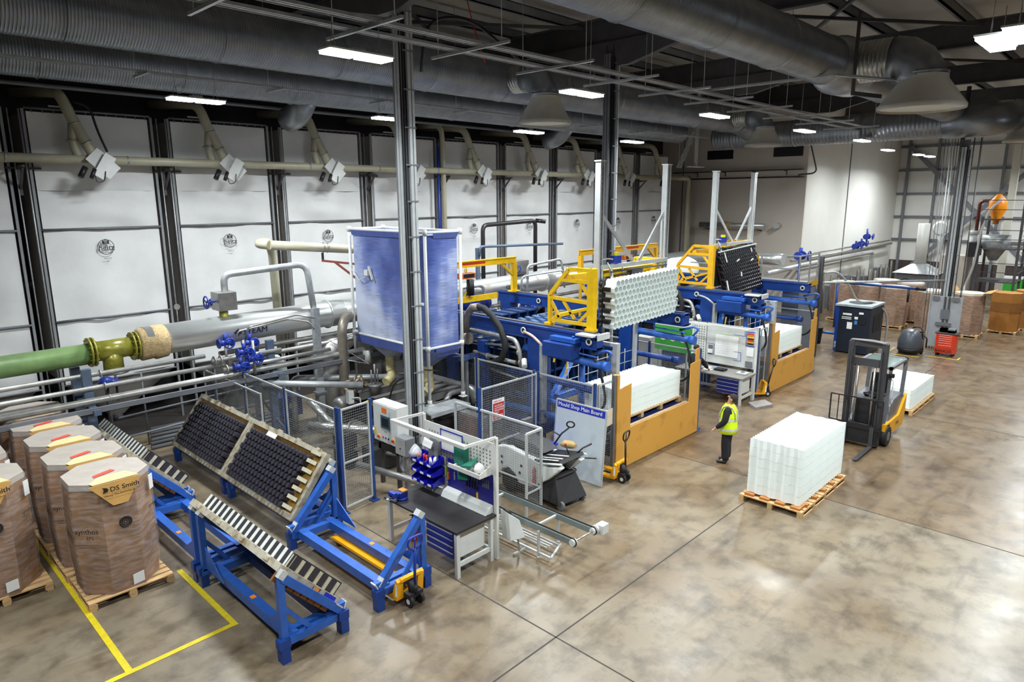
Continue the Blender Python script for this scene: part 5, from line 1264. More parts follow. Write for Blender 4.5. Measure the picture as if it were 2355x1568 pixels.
b = MB(); b.box(7.62, 7.88, 8.16, 9.0, 1.62, 1.635); b.box(7.60, 7.62, 8.16, 9.0, 1.62, 1.70); b.prism([(7.60, 8.15, 1.62), (7.88, 8.15, 1.62), (7.88, 8.15, 1.80), (7.60, 8.15, 1.70)], (0, 0.012, 0)); b.build('tray', PEG, t)
t = thing('leather_holster', 'teal work cloth hanging over the blue tool panel', 'cloth', (7.85, 8.95, 1.3))
b = MB(); b.prism([(7.86, 9.02, 1.66), (7.86, 8.80, 1.66), (7.86, 8.72, 1.36), (7.86, 9.0, 1.30)], (-0.03, 0, 0)); b.build('cloth', TEAL, t)
t = thing('notice_sheet', 'framed white notice sheet with blue corners on the near pegboard', 'notice', (7.88, 8.9, 1.7))
b = MB(); b.box(7.885, 7.895, 8.92, 9.52, 1.75, 2.17); b.build('paper', PAPER, t)
b = MB(); b.box(7.880, 7.885, 8.90, 9.54, 2.15, 2.175); b.box(7.880, 7.885, 9.515, 9.54, 1.74, 2.17); b.box(7.880, 7.885, 8.90, 9.54, 1.74, 1.765); b.box(7.880, 7.885, 8.90, 8.925, 1.95, 2.17); b.build('corner_mark', BLUEP, t)
t = thing('grey_folder_holder', 'dark grey leaflet holder with white papers on the near pegboard', 'holder', (7.88, 9.5, 1.6))
b = MB(); b.prism([(7.80, 9.80, 1.55), (7.88, 9.80, 1.95), (7.88, 9.54, 1.90), (7.80, 9.54, 1.50)], (-0.03, 0, 0)); b.build('holder', GRYPL, t)
b = MB(); b.prism([(7.74, 9.92, 1.78), (7.80, 9.92, 1.92), (7.80, 9.66, 1.88), (7.74, 9.66, 1.76)], (-0.01,0,0)); b.build('paper', PAPER, t)
t = thing('data_sheet', 'grey printed data sheets pinned at the left of the near pegboard', 'notice', (7.88, 9.6, 1.1))
b = MB(); b.box(7.88, 7.886, 9.42, 9.62, 1.05, 1.60); b.box(7.88, 7.886, 9.86, 10.0, 1.80, 2.05); b.build('paper', M('grey_paper', '#bdbdbd', 0.7, 0, 0.15, 25), t)
BIN = M('royal_blue_bin_plastic', '#1717b8', 0.35, 0, 0.06, 5)
def bin_(b, x, y, z):
    w, d, h = 0.20, 0.30, 0.15
    b.prism([(x-d, y, z), (x, y, z), (x, y, z+h), (x-d*0.45, y, z+h), (x-d, y, z+h*0.5)], (0, 0.006, 0)); b.prism([(x-d, y+w, z), (x, y+w, z), (x, y+w, z+h), (x-d*0.45, y+w, z+h), (x-d, y+w, z+h*0.5)], (0, 0.006, 0))
    b.box(x-d, x, y, y+w, z, z+0.006); b.box(x-0.006, x, y, y+w, z, z+h); b.box(x-d, x-d+0.006, y, y+w, z, z+h*0.45)
first_bin = None
rows_n = ['top', 'middle', 'bottom']; cols_n = ['right', 'centre', 'left']
for r_ in range(3):
    for c_ in range(3):
        y = 9.42+c_*0.22; z = 1.47-r_*0.20
        t = thing('storage_bin', 'bright blue open storage bin on the near bench, %s row, %s one' % (rows_n[r_], cols_n[c_]), 'bin', (7.85, y, z), 'blue storage bins on the near pegboard')
        b = MB(); bin_(b, 7.86, y, z); b.build('bin', BIN, t)
        b = MB(); b.box(7.555, 7.559, y+0.05, y+0.15, z+0.01, z+0.05); b.build('label', PAPER, t)
        if r_ == 0:
            b = MB()
            for q in range(4): p = Vector((7.62+rnd.uniform(0, 0.15), y+0.05+rnd.uniform(0, 0.1), z+0.03)); b.cyl(p, p+Vector((rnd.uniform(-0.03,0.03), rnd.uniform(-0.03,0.03), rnd.uniform(0.08, 0.16))), 0.018, 8)
            b.build('content', (PAPER, RED, M('pinkish_parts', '#c98f84', 0.5, 0, 0.3, 20))[c_], t)
t = thing('plastic_bag', 'crumpled clear plastic bag on the top left blue bin', 'bag', (7.7, 10.1, 1.5))
b = MB(); b.lathe((7.68, 10.06, 1.52), (0.1,0.2,1), [(0, 0.12), (0.08, 0.14), (0.16, 0.09), (0.24, 0.02)], 7); b.build('bag', M('milky_plastic_bag', '#c9c9cf', 0.25, 0, 0.1, 8), t)
b = MB(); b.hexa([(7.68, 8.1, 0.90), (7.88, 8.1, 0.90), (7.88, 9.35, 0.90), (7.68, 9.35, 0.90), (7.76, 8.1, 1.02), (7.88, 8.1, 1.06), (7.88, 9.35, 1.06), (7.76, 9.35, 1.02)])
tag(b.build('cable_duct_cover', LGREY, bevel=0.015), 'long white sloping cover along the back of the near bench top', 'cover')
b = MB(); b.hexa([(7.72, 9.40, 0.90), (7.80, 9.40, 0.90), (7.80, 10.05, 0.90), (7.72, 10.05, 0.90), (7.74, 9.40, 0.99), (7.80, 9.40, 0.99), (7.80, 10.05, 0.99), (7.74, 10.05, 0.99)])
tag(b.build('cable_duct_cover', LGREY), 'short white strip below the stacked blue bins', 'cover')
t = thing('bench_vise', 'blue bench vise with an orange jaw on the left corner of the near bench', 'vise', (7.0, 9.7, 0.9))
b = MB(); b.cyl((7.10, 9.78, 0.90), (7.10, 9.78, 0.94), 0.11, 16); b.box(7.02, 7.20, 9.72, 9.86, 0.94, 1.05); b.box(6.86, 7.02, 9.74, 9.84, 0.98, 1.05); b.build('body', VALVE, t, bevel=0.01)
b = MB(); b.box(6.86, 6.94, 9.70, 9.88, 1.02, 1.10); b.build('moving_jaw', VALVE, t)
b = MB(); b.box(7.08, 7.20, 9.72, 9.88, 1.05, 1.075); b.build('anvil', M('orange_metal_plate', '#d4903a', 0.5, 0.1, 0.1, 6), t)
b = MB(); b.cyl((6.86, 9.79, 1.0), (6.74, 9.79, 1.0), 0.018, 8); b.cyl((6.75, 9.90, 0.98), (6.75, 9.68, 1.02), 0.010, 6); b.build('screw_handle', STEEL, t)
t = thing('fire_extinguisher', 'red fire extinguisher standing under the near workbench', 'fire extinguisher', (7.25, 9.75, 0))
b = MB(); b.lathe((7.3, 9.72, 0.0), (0,0,1), [(0, 0.07), (0.02, 0.08), (0.38, 0.08), (0.44, 0.04), (0.48, 0.03)], 18); b.build('cylinder', RED, t)
b = MB(); b.cyl((7.3, 9.72, 0.48), (7.3, 9.72, 0.52), 0.025, 8); b.bar((7.3, 9.72, 0.52), (7.22, 9.72, 0.54), 0.02); b.tube([(7.33, 9.72, 0.5), (7.39, 9.70, 0.4), (7.39, 9.70, 0.2)], 0.01, 6); b.build('valve_hose', BLK, t)
t = thing('safety_glasses', 'scattered small steel clamps lying at the back of the near bench', 'tools', (7.7, 8.4, 0.9)) if False else None
# second bench items
t = thing('planning_board', 'white planning board with papers above the second workbench', 'board', (20.64, 9.1, 0))
b = MB(); b.box(20.62, 20.66, 9.05, 10.75, 1.0, 2.34); b.build('board', LGREY, t)
for y in (9.02, 11.35): b = MB(); b.box(20.63, 20.69, y-0.03, y+0.03, 0, 2.38); b.build('upright', PEG, t)
for y in (9.02, 11.35): b = MB(); b.bar((20.66, y, 2.38), (19.95, y, 2.40), 0.03, 0.05); b.build('arm', PEG, t)
b = MB(); b.box(19.90, 19.97, 9.0, 11.4, 2.38, 2.43); b.build('lamp_rail', PEG, t)
b = MB(); b.box(20.60, 20.62, 9.62, 10.42, 1.28, 2.02); b.build('plan_sheet', PAPER, t)
b = MB(); b.box(20.595, 20.60, 9.60, 10.44, 2.02, 2.035); b.build('green_strip', M('pale_green_strip', '#a9c07a', 0.6, 0, 0, 3), t)
b = MB()
for y0_, y1_, z0_, z1_ in ((9.4, 9.8, 2.05, 2.25), (9.5, 9.75, 1.2, 1.5), (10.45, 10.70, 1.28, 1.66)):
    b.box(20.598, 20.602, y0_, y1_, z1_-0.012, z1_); b.box(20.598, 20.602, y0_, y1_, z0_, z0_+0.012); b.box(20.598, 20.602, y0_, y0_+0.012, z0_, z1_)
b.box(20.598, 20.602, 9.07, 9.36, 1.74, 1.765); b.box(20.598, 20.602, 9.07, 9.36, 2.20, 2.225); b.box(20.598, 20.602, 9.35, 9.365, 1.74, 2.22)
b.build('blue_corner_mark', BLUEP, t)
b = MB()
for j in range(8): b.text('- --- -- ---- -- ---', (20.598, 10.38, 1.93-j*0.08), (0,-1,0), (0,0,1), 0.07)
b.build('lettering', M('faint_grey_print', '#b9bcc6', 0.7, 0, 0, 3), t)
for i, h in enumerate(('#d8372a', '#e38a2c', '#e6c52f', '#3a1f2a', '#c83a28', '#e9a72e', '#3b2430')):
    b = MB(); b.box(20.596, 20.60, 9.10, 9.32, 1.80+0.055*(6-i), 1.845+0.055*(6-i)); b.build('colour_strip', M('strip_%s' % ('red', 'orange', 'yellow', 'black', 'scarlet', 'amber', 'dark')[i], h, 0.6, 0, 0, 2), t)
b = MB(); b.box(20.59, 20.60, 9.08, 9.32, 1.42, 1.70); b.box(20.57, 20.60, 10.50, 10.66, 1.33, 1.45); b.build('paper', PAPER, t)
b = MB(); b.box(20.55, 20.60, 9.10, 9.32, 1.05, 1.25); b.box(20.596, 20.60, 10.50, 10.66, 1.48, 1.60); b.box(20.596, 20.60, 10.50, 10.66, 1.30, 1.42); b.build('dark_pocket', GRYPL, t)
t = thing('perforated_board', 'perforated white panel left of the planning board', 'pegboard', (20.64, 10.9, 1))
b = MB(); b.box(20.63, 20.65, 10.78, 11.3, 1.0, 2.32); b.build('panel', PEG, t)
b = MB()
for i in range(5):
    for j in range(15): b.quad((20.628, 10.84+i*0.09, 1.05+j*0.085), (20.628, 10.88+i*0.09, 1.05+j*0.085), (20.628, 10.88+i*0.09, 1.09+j*0.085), (20.628, 10.84+i*0.09, 1.09+j*0.085))
o = b.build('slot_row', HOLE, t); o['kind'] = 'stuff'
t = thing('computer_monitor', 'small lit computer monitor at the left end of the second bench', 'monitor', (20.5, 11.0, 0.9))
b = MB(); b.box(20.35, 20.39, 10.85, 11.22, 1.02, 1.34); b.box(20.36, 20.42, 11.0, 11.06, 0.90, 1.05); b.box(20.3, 20.48, 10.92, 11.14, 0.90, 0.91); b.build('housing', BLK, t)
b = MB(); b.box(20.344, 20.35, 10.87, 11.20, 1.04, 1.32); b.build('screen', M('lit_screen', '#9fd6e8', 0.3, 0, 0.3, 3, emit=0.9), t)
t = thing('black_case', 'flat black device lying on the second bench', 'device', (20.2, 9.9, 0.9))
b = MB(); b.box(20.05, 20.35, 9.8, 10.15, 0.905, 0.96); b.build('case', BLK, t, bevel=0.015)
b = MB(); b.cyl((20.05, 9.85, 0.96), (20.1, 9.85, 0.985), 0.02, 8); b.build('knob', BLK, t)
for i, (x, y, w) in enumerate(((20.3, 10.5, 'beside the hand'), (20.05, 10.35, 'at the front edge'))):
    b = MB(); b.box(x-0.1, x+0.1, y-0.14, y+0.14, 0.901, 0.906); tag(b.build('paper_sheet', PAPER), 'white paper sheet on the second bench, ' + w, 'paper')
t = thing('telephone', 'dark desk telephone on the second bench near the monitor', 'telephone', (20.35, 10.6, 0.9))
b = MB(); b.hexa([(20.38,10.62,0.90),(20.56,10.62,0.90),(20.56,10.82,0.90),(20.38,10.82,0.90),(20.38,10.62,0.93),(20.56,10.62,0.97),(20.56,10.82,0.97),(20.38,10.82,0.93)]); b.build('base', GRYPL, t)
b = MB(); b.bar((20.4, 10.66, 0.97), (20.55, 10.66, 0.99), 0.045, 0.03); b.build('handset', BLK, t)
t = thing('desk_scale', 'small white flat scale on the right end of the second bench', 'scale', (20.2, 9.2, 0.9))
b = MB(); b.box(20.1, 20.4, 9.08, 9.4, 0.905, 0.95); b.build('base', LGREY, t, bevel=0.01)
b = MB(); b.cyl((20.25, 9.24, 0.95), (20.25, 9.24, 0.97), 0.07, 14); b.build('plate', GRYPL, t)
# ---------------------------------------------------------------- conveyor
CONV = M('grey_green_conveyor', '#7e8785', 0.45, 0.3, 0.1, 4)
t = thing('belt_conveyor', 'small twin rail belt conveyor on the floor beside the near workbench', 'conveyor', (8.8, 7, 0))
for x in (8.50, 9.08):
    b = MB(); b.box(x-0.035, x+0.035, 6.75, 10.9, 0.53, 0.64); b.build('side_rail', CONV, t)
    b = MB(); b.tube([(x, 6.72, 0.655), (x, 10.9, 0.655)], 0.012, 6); b.tube(arc((x, 6.75, 0.585), 0.075, PI/2, -PI/2, 8, (0,-1,0), (0,0,1)), 0.014, 6); b.build('belt', RUB, t)
    b = MB(); b.cyl((x-0.045, 6.74, 0.585), (x+0.045, 6.74, 0.585), 0.062, 18); b.build('pulley', LGREY, t)
b = MB(); b.cyl((8.50, 6.74, 0.585), (9.3, 6.74, 0.585), 0.018, 8); b.build('axle', STEEL, t)
b = MB(); b.box(9.17, 9.36, 6.60, 6.76, 0.50, 0.68); b.cyl((9.12, 6.74, 0.585), (9.18, 6.74, 0.585), 0.085, 16); b.build('drive_motor', LGREY, t, bevel=0.01)
for y in (7.6, 9.0, 10.2):
    b = MB(); b.bar((8.5, y, 0.60), (9.08, y, 0.60), 0.04); b.build('crossbar', ALU, t)
for x, y in ((8.44, 7.5), (9.12, 7.6), (8.44, 8.6), (9.12, 9.2)):
    b = MB(); b.box(x-0.02, x+0.02, y-0.02, y+0.02, 0.05, 0.55); b.cyl((x, y, 0), (x, y, 0.05), 0.03, 8); b.build('leg', ALU, t)
b = MB()
for p, q in (((8.44, 7.2, 0.12), (8.44, 9.0, 0.12)), ((8.9, 7.4, 0.12), (8.9, 9.2, 0.12)), ((8.44, 7.2, 0.12), (8.95, 7.4, 0.12))): b.bar(p, q, 0.035)
for x in (8.56, 8.64, 8.72): b.tube([(x, 7.4, 0.2), (x, 9.2, 0.2)], 0.014, 8)
b.build('base_rail', ALU, t)
t = thing('weigh_terminal', 'tilted light grey terminal box with a green display at the conveyor', 'control box', (8.35, 8.1, 0))
b = MB(); b.hexa([(8.02,7.80,0.40),(8.30,7.70,0.40),(8.34,7.92,0.40),(8.06,8.06,0.40),(8.06,7.90,0.90),(8.26,7.80,0.72),(8.30,8.02,0.72),(8.10,8.14,0.90)]); o = b.build('housing', LGREY, t, bevel=0.008)
b = MB(); b.bar((8.12, 7.92, 0.87), (8.16, 8.08, 0.87), 0.09, 0.03, up=(0.7,-0.2,1)); b.build('display', BLK, t)
b = MB(); b.bar((8.135, 7.95, 0.892), (8.16, 8.05, 0.892), 0.04, 0.004, up=(0.7,-0.2,1)); b.build('green_readout', M('green_readout', '#7c8a3c', 0.4, 0, 0, 3), t)
b = MB(); b.tube([(8.3, 7.9, 0.45), (8.35, 7.9, 0.0)], 0.02, 8); b.bar((8.2, 7.9, 0.02), (8.5, 7.9, 0.02), 0.04); b.build('stand', ALU, t)
# ---------------------------------------------------------------- sweeper
t = thing('floor_sweeper', 'white and black ride-on floor sweeper parked behind the conveyor', 'sweeper', (10.55, 9.2, 0), None)
SWW = M('sweeper_white_shell', '#dadedb', 0.4, 0, 0.04, 4)
x0, x1 = 10.12, 10.95
b = MB()
prof = [(10.35, 0.42), (10.35, 0.85), (10.25, 1.02), (9.9, 1.08), (9.5, 1.02), (9.2, 0.98), (8.75, 0.92), (8.45, 1.0), (8.38, 0.96), (8.75, 0.62), (9.2, 0.32), (9.45, 0.30), (9.6, 0.30), (9.7, 0.48), (9.9, 0.58), (10.1, 0.50), (10.2, 0.34)]
b.prism([(x0, y, z) for y, z in prof], (0.16, 0, 0)); b.build('side_shell', SWW, t, bevel=0.03)
b = MB(); b.prism([(x1-0.16, y, z) for y, z in prof], (0.16, 0, 0)); b.build('side_shell', SWW, t, bevel=0.03)
b = MB(); b.prism([(x0+0.16, y, z) for y, z in ((10.3, 0.35), (10.3, 0.85), (10.1, 1.04), (9.3, 1.02), (8.8, 0.95), (8.8, 0.5), (9.3, 0.3))], (x1-x0-0.32, 0, 0)); b.build('body', GRYPL, t)
b = MB(); b.prism([(x0+0.18, 10.1, 1.04), (x0+0.18, 9.2, 1.02), (x0+0.18, 9.0, 1.10), (x0+0.18, 9.3, 1.24), (x0+0.18, 9.9, 1.26), (x0+0.18, 10.15, 1.15)], (0.5, 0, 0)); b.build('seat', M('dark_grey_vinyl', '#3f3e40', 0.6, 0, 0.12, 5), t, bevel=0.04)
b = MB(); b.prism([(x0+0.02, 9.15, 0.98), (x0+0.02, 8.45, 1.12), (x0+0.02, 8.40, 1.06), (x0+0.02, 9.1, 0.90)], (x1-x0-0.04, 0, 0)); b.build('dash_panel', BLK, t)
b = MB()
for i, xx in enumerate((x0+0.06, x0+0.2, x0+0.4)): b.bar((xx, 9.1, 0.995), (xx, 8.5, 1.115), 0.035, 0.012)
b.build('dash_strip', PAPER, t)
b = MB(); b.tube([(x0+0.0, 9.0, 0.93), (x0+0.0, 8.36, 1.08)], 0.025, 8); b.tube([(x1, 9.0, 0.93), (x1, 8.36, 1.08)], 0.025, 8); b.build('side_tube', SWW, t)
b = MB(); b.tube([(x1-0.1, 9.2, 1.1), (x1+0.05, 9.1, 1.35), (x1+0.12, 8.95, 1.5)], 0.02, 8); b.torus((x1+0.14, 8.92, 1.58), (0.6,0.4,0.3), 0.085, 0.018, 18, 6); b.tube([(x1+0.02, 9.1, 1.3), (x1-0.12, 9.2, 1.42)], 0.014, 6); b.build('steering_lever', BLK, t)
b = MB(); b.tube([(x1-0.15, 8.5, 1.1), (x1-0.05, 8.42, 1.22), (x1+0.2, 8.38, 1.25)], 0.02, 8); b.tube([(x1-0.3, 8.6, 1.1), (x1-0.3, 8.7, 1.28)], 0.015, 6); b.tube([(x1, 8.4, 0.98), (x1+0.2, 8.25, 0.95), (x1+0.25, 8.3, 0.92)], 0.014, 6); b.build('lever', BLK, t)
b = MB(); b.cyl((x1-0.3, 8.7, 1.28), (x1-0.3, 8.71, 1.31), 0.025, 8); b.build('red_grip', RED, t)
b = MB(); b.tube([(x1-0.05, 9.05, 1.14), (x1-0.0, 8.95, 1.16), (x1+0.05, 8.8, 1.16), (x1+0.05, 8.7, 1.15)], [0.03, 0.09, 0.09, 0.05], 12); b.build('tan_pad', M('tan_leather', '#b89a63', 0.6, 0, 0.1, 5), t)
b = MB(); b.lathe((x0-0.03, 9.10, 0.56), (0,0,1), [(0, 0.03), (0.02, 0.038), (0.2, 0.038), (0.24, 0.015), (0.28, 0.015)], 12); b.build('small_extinguisher', RED, t)
b = MB(); b.box(x0-0.012, x0-0.002, 9.06, 9.18, 0.44, 0.54); b.build('tail_light', RED, t)
for y, z in ((10.1, 0.66), (10.1, 0.8), (9.55, 0.56), (9.5, 0.74)):
    b = MB(); b.box(x0-0.015, x0, y-0.03, y+0.03, z-0.025, z+0.025); b.build('latch', BLK, t)
b = MB(); b.hexa([(x0+0.0,8.42,0.12),(x1+0.03,8.34,0.12),(x1,9.0,0.12),(x0+0.05,9.05,0.12),(x0+0.12,8.62,0.68),(x1-0.08,8.60,0.68),(x1-0.05,8.95,0.68),(x0+0.1,8.95,0.68)]); b.build('dust_hopper', M('hopper_black', '#2f2e31', 0.55, 0, 0.1, 4), t, bevel=0.02)
b = MB(); b.tube(fillet([(x0+0.1, 8.85, 0.72), (x0+0.12, 8.55, 0.70), (x1-0.1, 8.52, 0.70), (x1-0.06, 8.85, 0.72)], 0.08), 0.014, 6); b.build('hopper_handle', BLK, t)
for xx in (x0+0.10, x1-0.02):
    b = MB(); b.cyl((xx-0.03, 8.45, 0.10), (xx+0.03, 8.45, 0.10), 0.10, 20); b.build('front_wheel', GRYPL, t)
for xx in (x0+0.1, x1-0.1):
    b = MB(); b.cyl((xx-0.06, 9.92, 0.19), (xx+0.06, 9.92, 0.19), 0.19, 20); b.build('rear_wheel', RUB, t)
b = MB(); b.box(x0+0.1, x1-0.1, 9.1, 10.2, 0.1, 0.4); b.build('chassis', BLK, t)
# blue lidded box and dark tall post behind it
t = thing('blue_crate', 'bright blue plastic lidded crate behind the floor sweeper', 'crate', (11.2, 10.1, 0))
b = MB(); b.box(11.0, 11.6, 9.75, 10.45, 0, 0.74); b.build('crate', BIN, t)
b = MB(); b.box(10.97, 11.63, 9.72, 10.48, 0.74, 0.80); b.build('lid', M('lighter_blue_lid', '#3438c8', 0.45, 0, 0.05, 5), t, bevel=0.01)
b = MB(); b.box(11.3, 11.62, 10.52, 10.64, 0.0, 1.25); tag(b.build('metal_cabinet', SKID), 'narrow brownish steel box standing behind the blue crate', 'cabinet')
t = thing('hose_coil', 'coil of thin blue black hose hanging on the mesh fence behind the warning sign panel', 'hose', (12.0, 10.5, 1.3))
for i in range(4):
    b = MB(); b.torus((11.95-0.012*i, 10.45+0.01*i, 1.15), (1,0,0), 0.22-0.012*i, 0.009, 26, 5); b.build('hose_turn', M('blue_black_hose', '#3a4664', 0.4, 0, 0.1, 6), t)
# main board
t = thing('main_board', 'big leaning white board headed Mould Shop Main Board', 'board', (11.8, 9.2, 0))
def bq(y, z): return (11.72 + 0.16*(z/1.8), y, z)
yL, yR = 9.98, 8.52
b = MB(); b.hexa([bq(yR, 0.02), (bq(yR,0.02)[0]+0.03, yR, 0.02), (bq(yL,0.02)[0]+0.03, yL, 0.02), bq(yL, 0.02), bq(yR, 1.78), (bq(yR,1.78)[0]+0.03, yR, 1.78), (bq(yL,1.78)[0]+0.03, yL, 1.78), bq(yL, 1.78)]); b.build('board', M('grey_white_board', '#c2cbd0', 0.4, 0, 0.05, 2), t)
b = MB(); p0 = Vector(bq(yL-0.03, 1.60)); up = (Vector(bq(0,1))-Vector(bq(0,0))).normalized(); ex = Vector((0,-1,0)); nn = ex.cross(up)
b.prism([p0+nn*0.002, p0+ex*1.40+nn*0.002, p0+ex*1.40+up*0.16+nn*0.002, p0+up*0.16+nn*0.002], nn*0.002); b.build('header_band', BLUEP, t)
b = MB(); b.text('Mould Shop Main Board', p0+ex*0.03+up*0.045, ex, up, 0.132, 0.008); b.build('lettering', PRINTW, t)
b = MB(); e = 0.012
for a_, c_ in (((yL,0.02),(yL,1.78)), ((yR,0.02),(yR,1.78)), ((yL,1.78),(yR,1.78)), ((yL,0.02),(yR,0.02))): b.bar(Vector(bq(*a_))+Vector((0.01,0,0)), Vector(bq(*c_))+Vector((0.01,0,0)), 0.035, 0.03)
b.build('edge_trim', ALU, t)
b = MB(); b.box(12.74, 12.76, 8.56, 8.78, 1.75, 2.0) if False else b.prism([(12.30, 8.88, 1.18), (12.62, 8.88, 1.22), (12.62, 8.88, 1.62), (12.30, 8.88, 1.58)], (0, 0.006, 0))
tag(b.build('cream_notice', M('cream_paper', '#d9cbb0', 0.7, 0, 0.1, 6)), 'cream notice hanging on the mesh between the white board and the orange barrier', 'notice')
# ---------------------------------------------------------------- molding machines
def machine(dx, lab, gy, panel, first=True):
    X0, X1 = 12.55+dx, 16.55+dx
    t = thing('molding_machine', lab, 'machine', (X0, 9.3, 0), 'blue block molding machines')
    for s, x in (('near', X0), ('far', X1)):
        b = MB(); b.box(x-0.12, x+0.12, 9.25, 16.5, 2.98, 3.32); b.box(x-0.16, x+0.16, 9.25, 16.5, 3.28, 3.33); b.box(x-0.16, x+0.16, 9.25, 16.5, 2.98, 3.02); b.build('top_beam', BLUE, t)
        b = MB(); b.box(x-0.05, x+0.08, 9.35, 16.5, 3.33, 3.36); b.build('guide_rail', DKSTEEL, t)
        for y in (9.45, 11.55, 14.6):
            b = MB(); b.torus((x-0.165, y, 3.16), (1,0,0), 0.07, 0.02, 18, 6); b.build('eye_ring', LGREY, t)
            b = MB(); b.cyl((x-0.17, y, 3.16), (x-0.16, y, 3.16), 0.06, 16); b.build('eye_hole', BLK, t)
        for y in (11.15, 16.1):
            b = MB(); b.box(x-0.2, x+0.2, y-0.22, y+0.22, 0.95, 2.98); b.build('column', BLUE, t)
            b = MB(); b.box(x-0.3, x+0.3, y-0.36, y+0.36, 0.88, 0.95)
            for q in range(5): b.cyl((x-0.25, y-0.28+q*0.14, 0.95), (x-0.25, y-0.28+q*0.14, 1.0), 0.025, 6)
            b.build('foot_plate', BLUE, t)
            b = MB(); b.box(x-0.12, x+0.12, y-0.15, y+0.15, 0, 0.88); b.build('pedestal', DBLUE, t)
        b = MB(); b.box(x-0.14, x+0.14, 10.7, 16.5, 0.62, 0.88); b.build('base_beam', BLUE, t)
        # hydraulic cylinders reaching towards the aisle
        b = MB(); b.cyl((x-0.05, 9.0, 2.62), (x-0.05, 11.6, 2.68), 0.095, 16); b.cyl((x-0.05, 8.95, 2.62), (x-0.05, 9.1, 2.62), 0.125, 16); b.build('hydraulic_cylinder', BLUE2, t)
        b = MB(); b.cyl((x-0.05, 9.5, 1.98), (x-0.05, 12.2, 2.0), 0.075, 14); b.cyl((x-0.05, 9.4, 1.98), (x-0.05, 9.6, 1.98), 0.1, 14); b.build('hydraulic_cylinder', BLUE, t)
        b = MB(); b.tube(fillet([(x-0.05, 9.05, 2.70), (x-0.05, 8.85, 2.95), (x-0.05, 9.0, 3.0), (x-0.05, 9.4, 2.86)], 0.12), 0.03, 8); b.tube([(x-0.15, 9.2, 2.82), (x-0.15, 10.2, 2.86)], 0.022, 8); b.build('oil_pipe', BLUE2, t)
        b = MB(); b.tube(fillet([(x-0.1, 9.4, 2.9), (x-0.1, 9.1, 2.4), (x-0.05, 8.98, 1.7), (x-0.1, 9.3, 1.35), (x-0.1, 9.8, 1.5)], 0.4, 6), 0.032, 8); b.build('hydraulic_hose', BLK, t)
    b = MB(); b.box(X0-0.50, X0-0.1, 9.75, 10.62, 2.72, 3.08); b.build('valve_box', BLUE, t, bevel=0.02)
    b = MB(); b.box(X0-0.36, X0-0.14, 9.72, 10.5, 3.10, 3.2); b.cyl((X0-0.25, 9.85, 3.2), (X0-0.25, 9.85, 3.26), 0.03, 8); b.build('valve_cover', BLUE2, t)
    b = MB(); b.box(X0-0.12, X0+0.35, 9.22, 9.30, 3.20, 3.34) ; b.box(X0-0.3, X0+0.1, 9.26, 9.75, 3.30, 3.34); b.build('end_plate', LGREY, t)
    # fixed and moving platens between the beams
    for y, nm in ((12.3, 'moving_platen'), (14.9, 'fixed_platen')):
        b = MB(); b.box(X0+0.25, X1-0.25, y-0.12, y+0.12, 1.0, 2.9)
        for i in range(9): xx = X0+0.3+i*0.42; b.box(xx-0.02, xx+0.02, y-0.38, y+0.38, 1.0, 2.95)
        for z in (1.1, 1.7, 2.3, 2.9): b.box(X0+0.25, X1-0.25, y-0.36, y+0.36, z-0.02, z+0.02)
        b.build(nm, M('shaded_interior_blue', '#163260', 0.45, 0, 0.15, 4), t)  # machine blue darkened in the colour for the shade between the beams
    b = MB(); b.box(X0+0.25, X1-0.25, 12.75, 14.4, 1.0, 2.6); b.build('mold_block', SKID, t)
    b = MB()
    for r_ in range(3):
        for i in range(11):
            xx = X0+0.45+i*0.32; yy = 12.95+r_*0.5
            b.hexa([(xx-0.11,yy-0.17,2.6),(xx+0.11,yy-0.17,2.6),(xx+0.11,yy+0.17,2.6),(xx-0.11,yy+0.17,2.6),(xx-0.08,yy-0.12,2.82),(xx+0.08,yy-0.12,2.82),(xx+0.08,yy+0.12,2.86),(xx-0.08,yy+0.12,2.86)])
    o = b.build('filling_injectors', M('blue_grey_injectors', '#4f6b94', 0.4, 0.2, 0.3, 3), t); o['kind'] = 'stuff'
    # steam chamber grid seen from the left side
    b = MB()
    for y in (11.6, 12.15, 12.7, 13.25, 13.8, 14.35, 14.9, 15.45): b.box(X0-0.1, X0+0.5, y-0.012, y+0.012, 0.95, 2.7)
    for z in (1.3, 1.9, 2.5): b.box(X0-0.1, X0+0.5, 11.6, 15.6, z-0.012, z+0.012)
    b.build('rib_grid', M('shaded_interior_blue', '#163260', 0.45, 0, 0.15, 4), t)  # same darkened blue, shade of the steam chambers put into the colour
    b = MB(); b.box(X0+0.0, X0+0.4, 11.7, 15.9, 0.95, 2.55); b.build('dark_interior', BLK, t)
    for y in (13.0, 14.3):
        b = MB(); b.box(X0-0.3, X0-0.08, y-0.14, y+0.14, 1.2, 2.7); b.build('side_strut', BLUE, t)
    # steam pipes on the left side
    b = MB(); b.tube(fillet([(X0-0.3, 13.4, 2.95), (X0-0.3, 11.7, 2.92), (X0-0.3, 11.55, 2.6), (X0-0.3, 11.5, 2.2)], 0.15), 0.06, 12)
    b.tube([(X0-0.28, 13.3, 2.35), (X0-0.28, 11.7, 2.3)], 0.05, 12); b.tube(fillet([(X0-0.25, 12.9, 2.62), (X0-0.3, 12.0, 2.72), (X0-0.3, 11.6, 2.7)], 0.1), 0.035, 8); b.tube([(X0-0.32, 12.6, 2.0), (X0-0.32, 11.6, 1.9)], 0.035, 8)
    for y, z in ((11.55, 2.6), (11.5, 2.35), (12.0, 2.72), (12.7, 2.32)): b.lathe((X0-0.3, y, z), (0,1,0), [(0, 0.085), (0.05, 0.085)], 12)
    b.build('steam_pipe', PIPE, t)
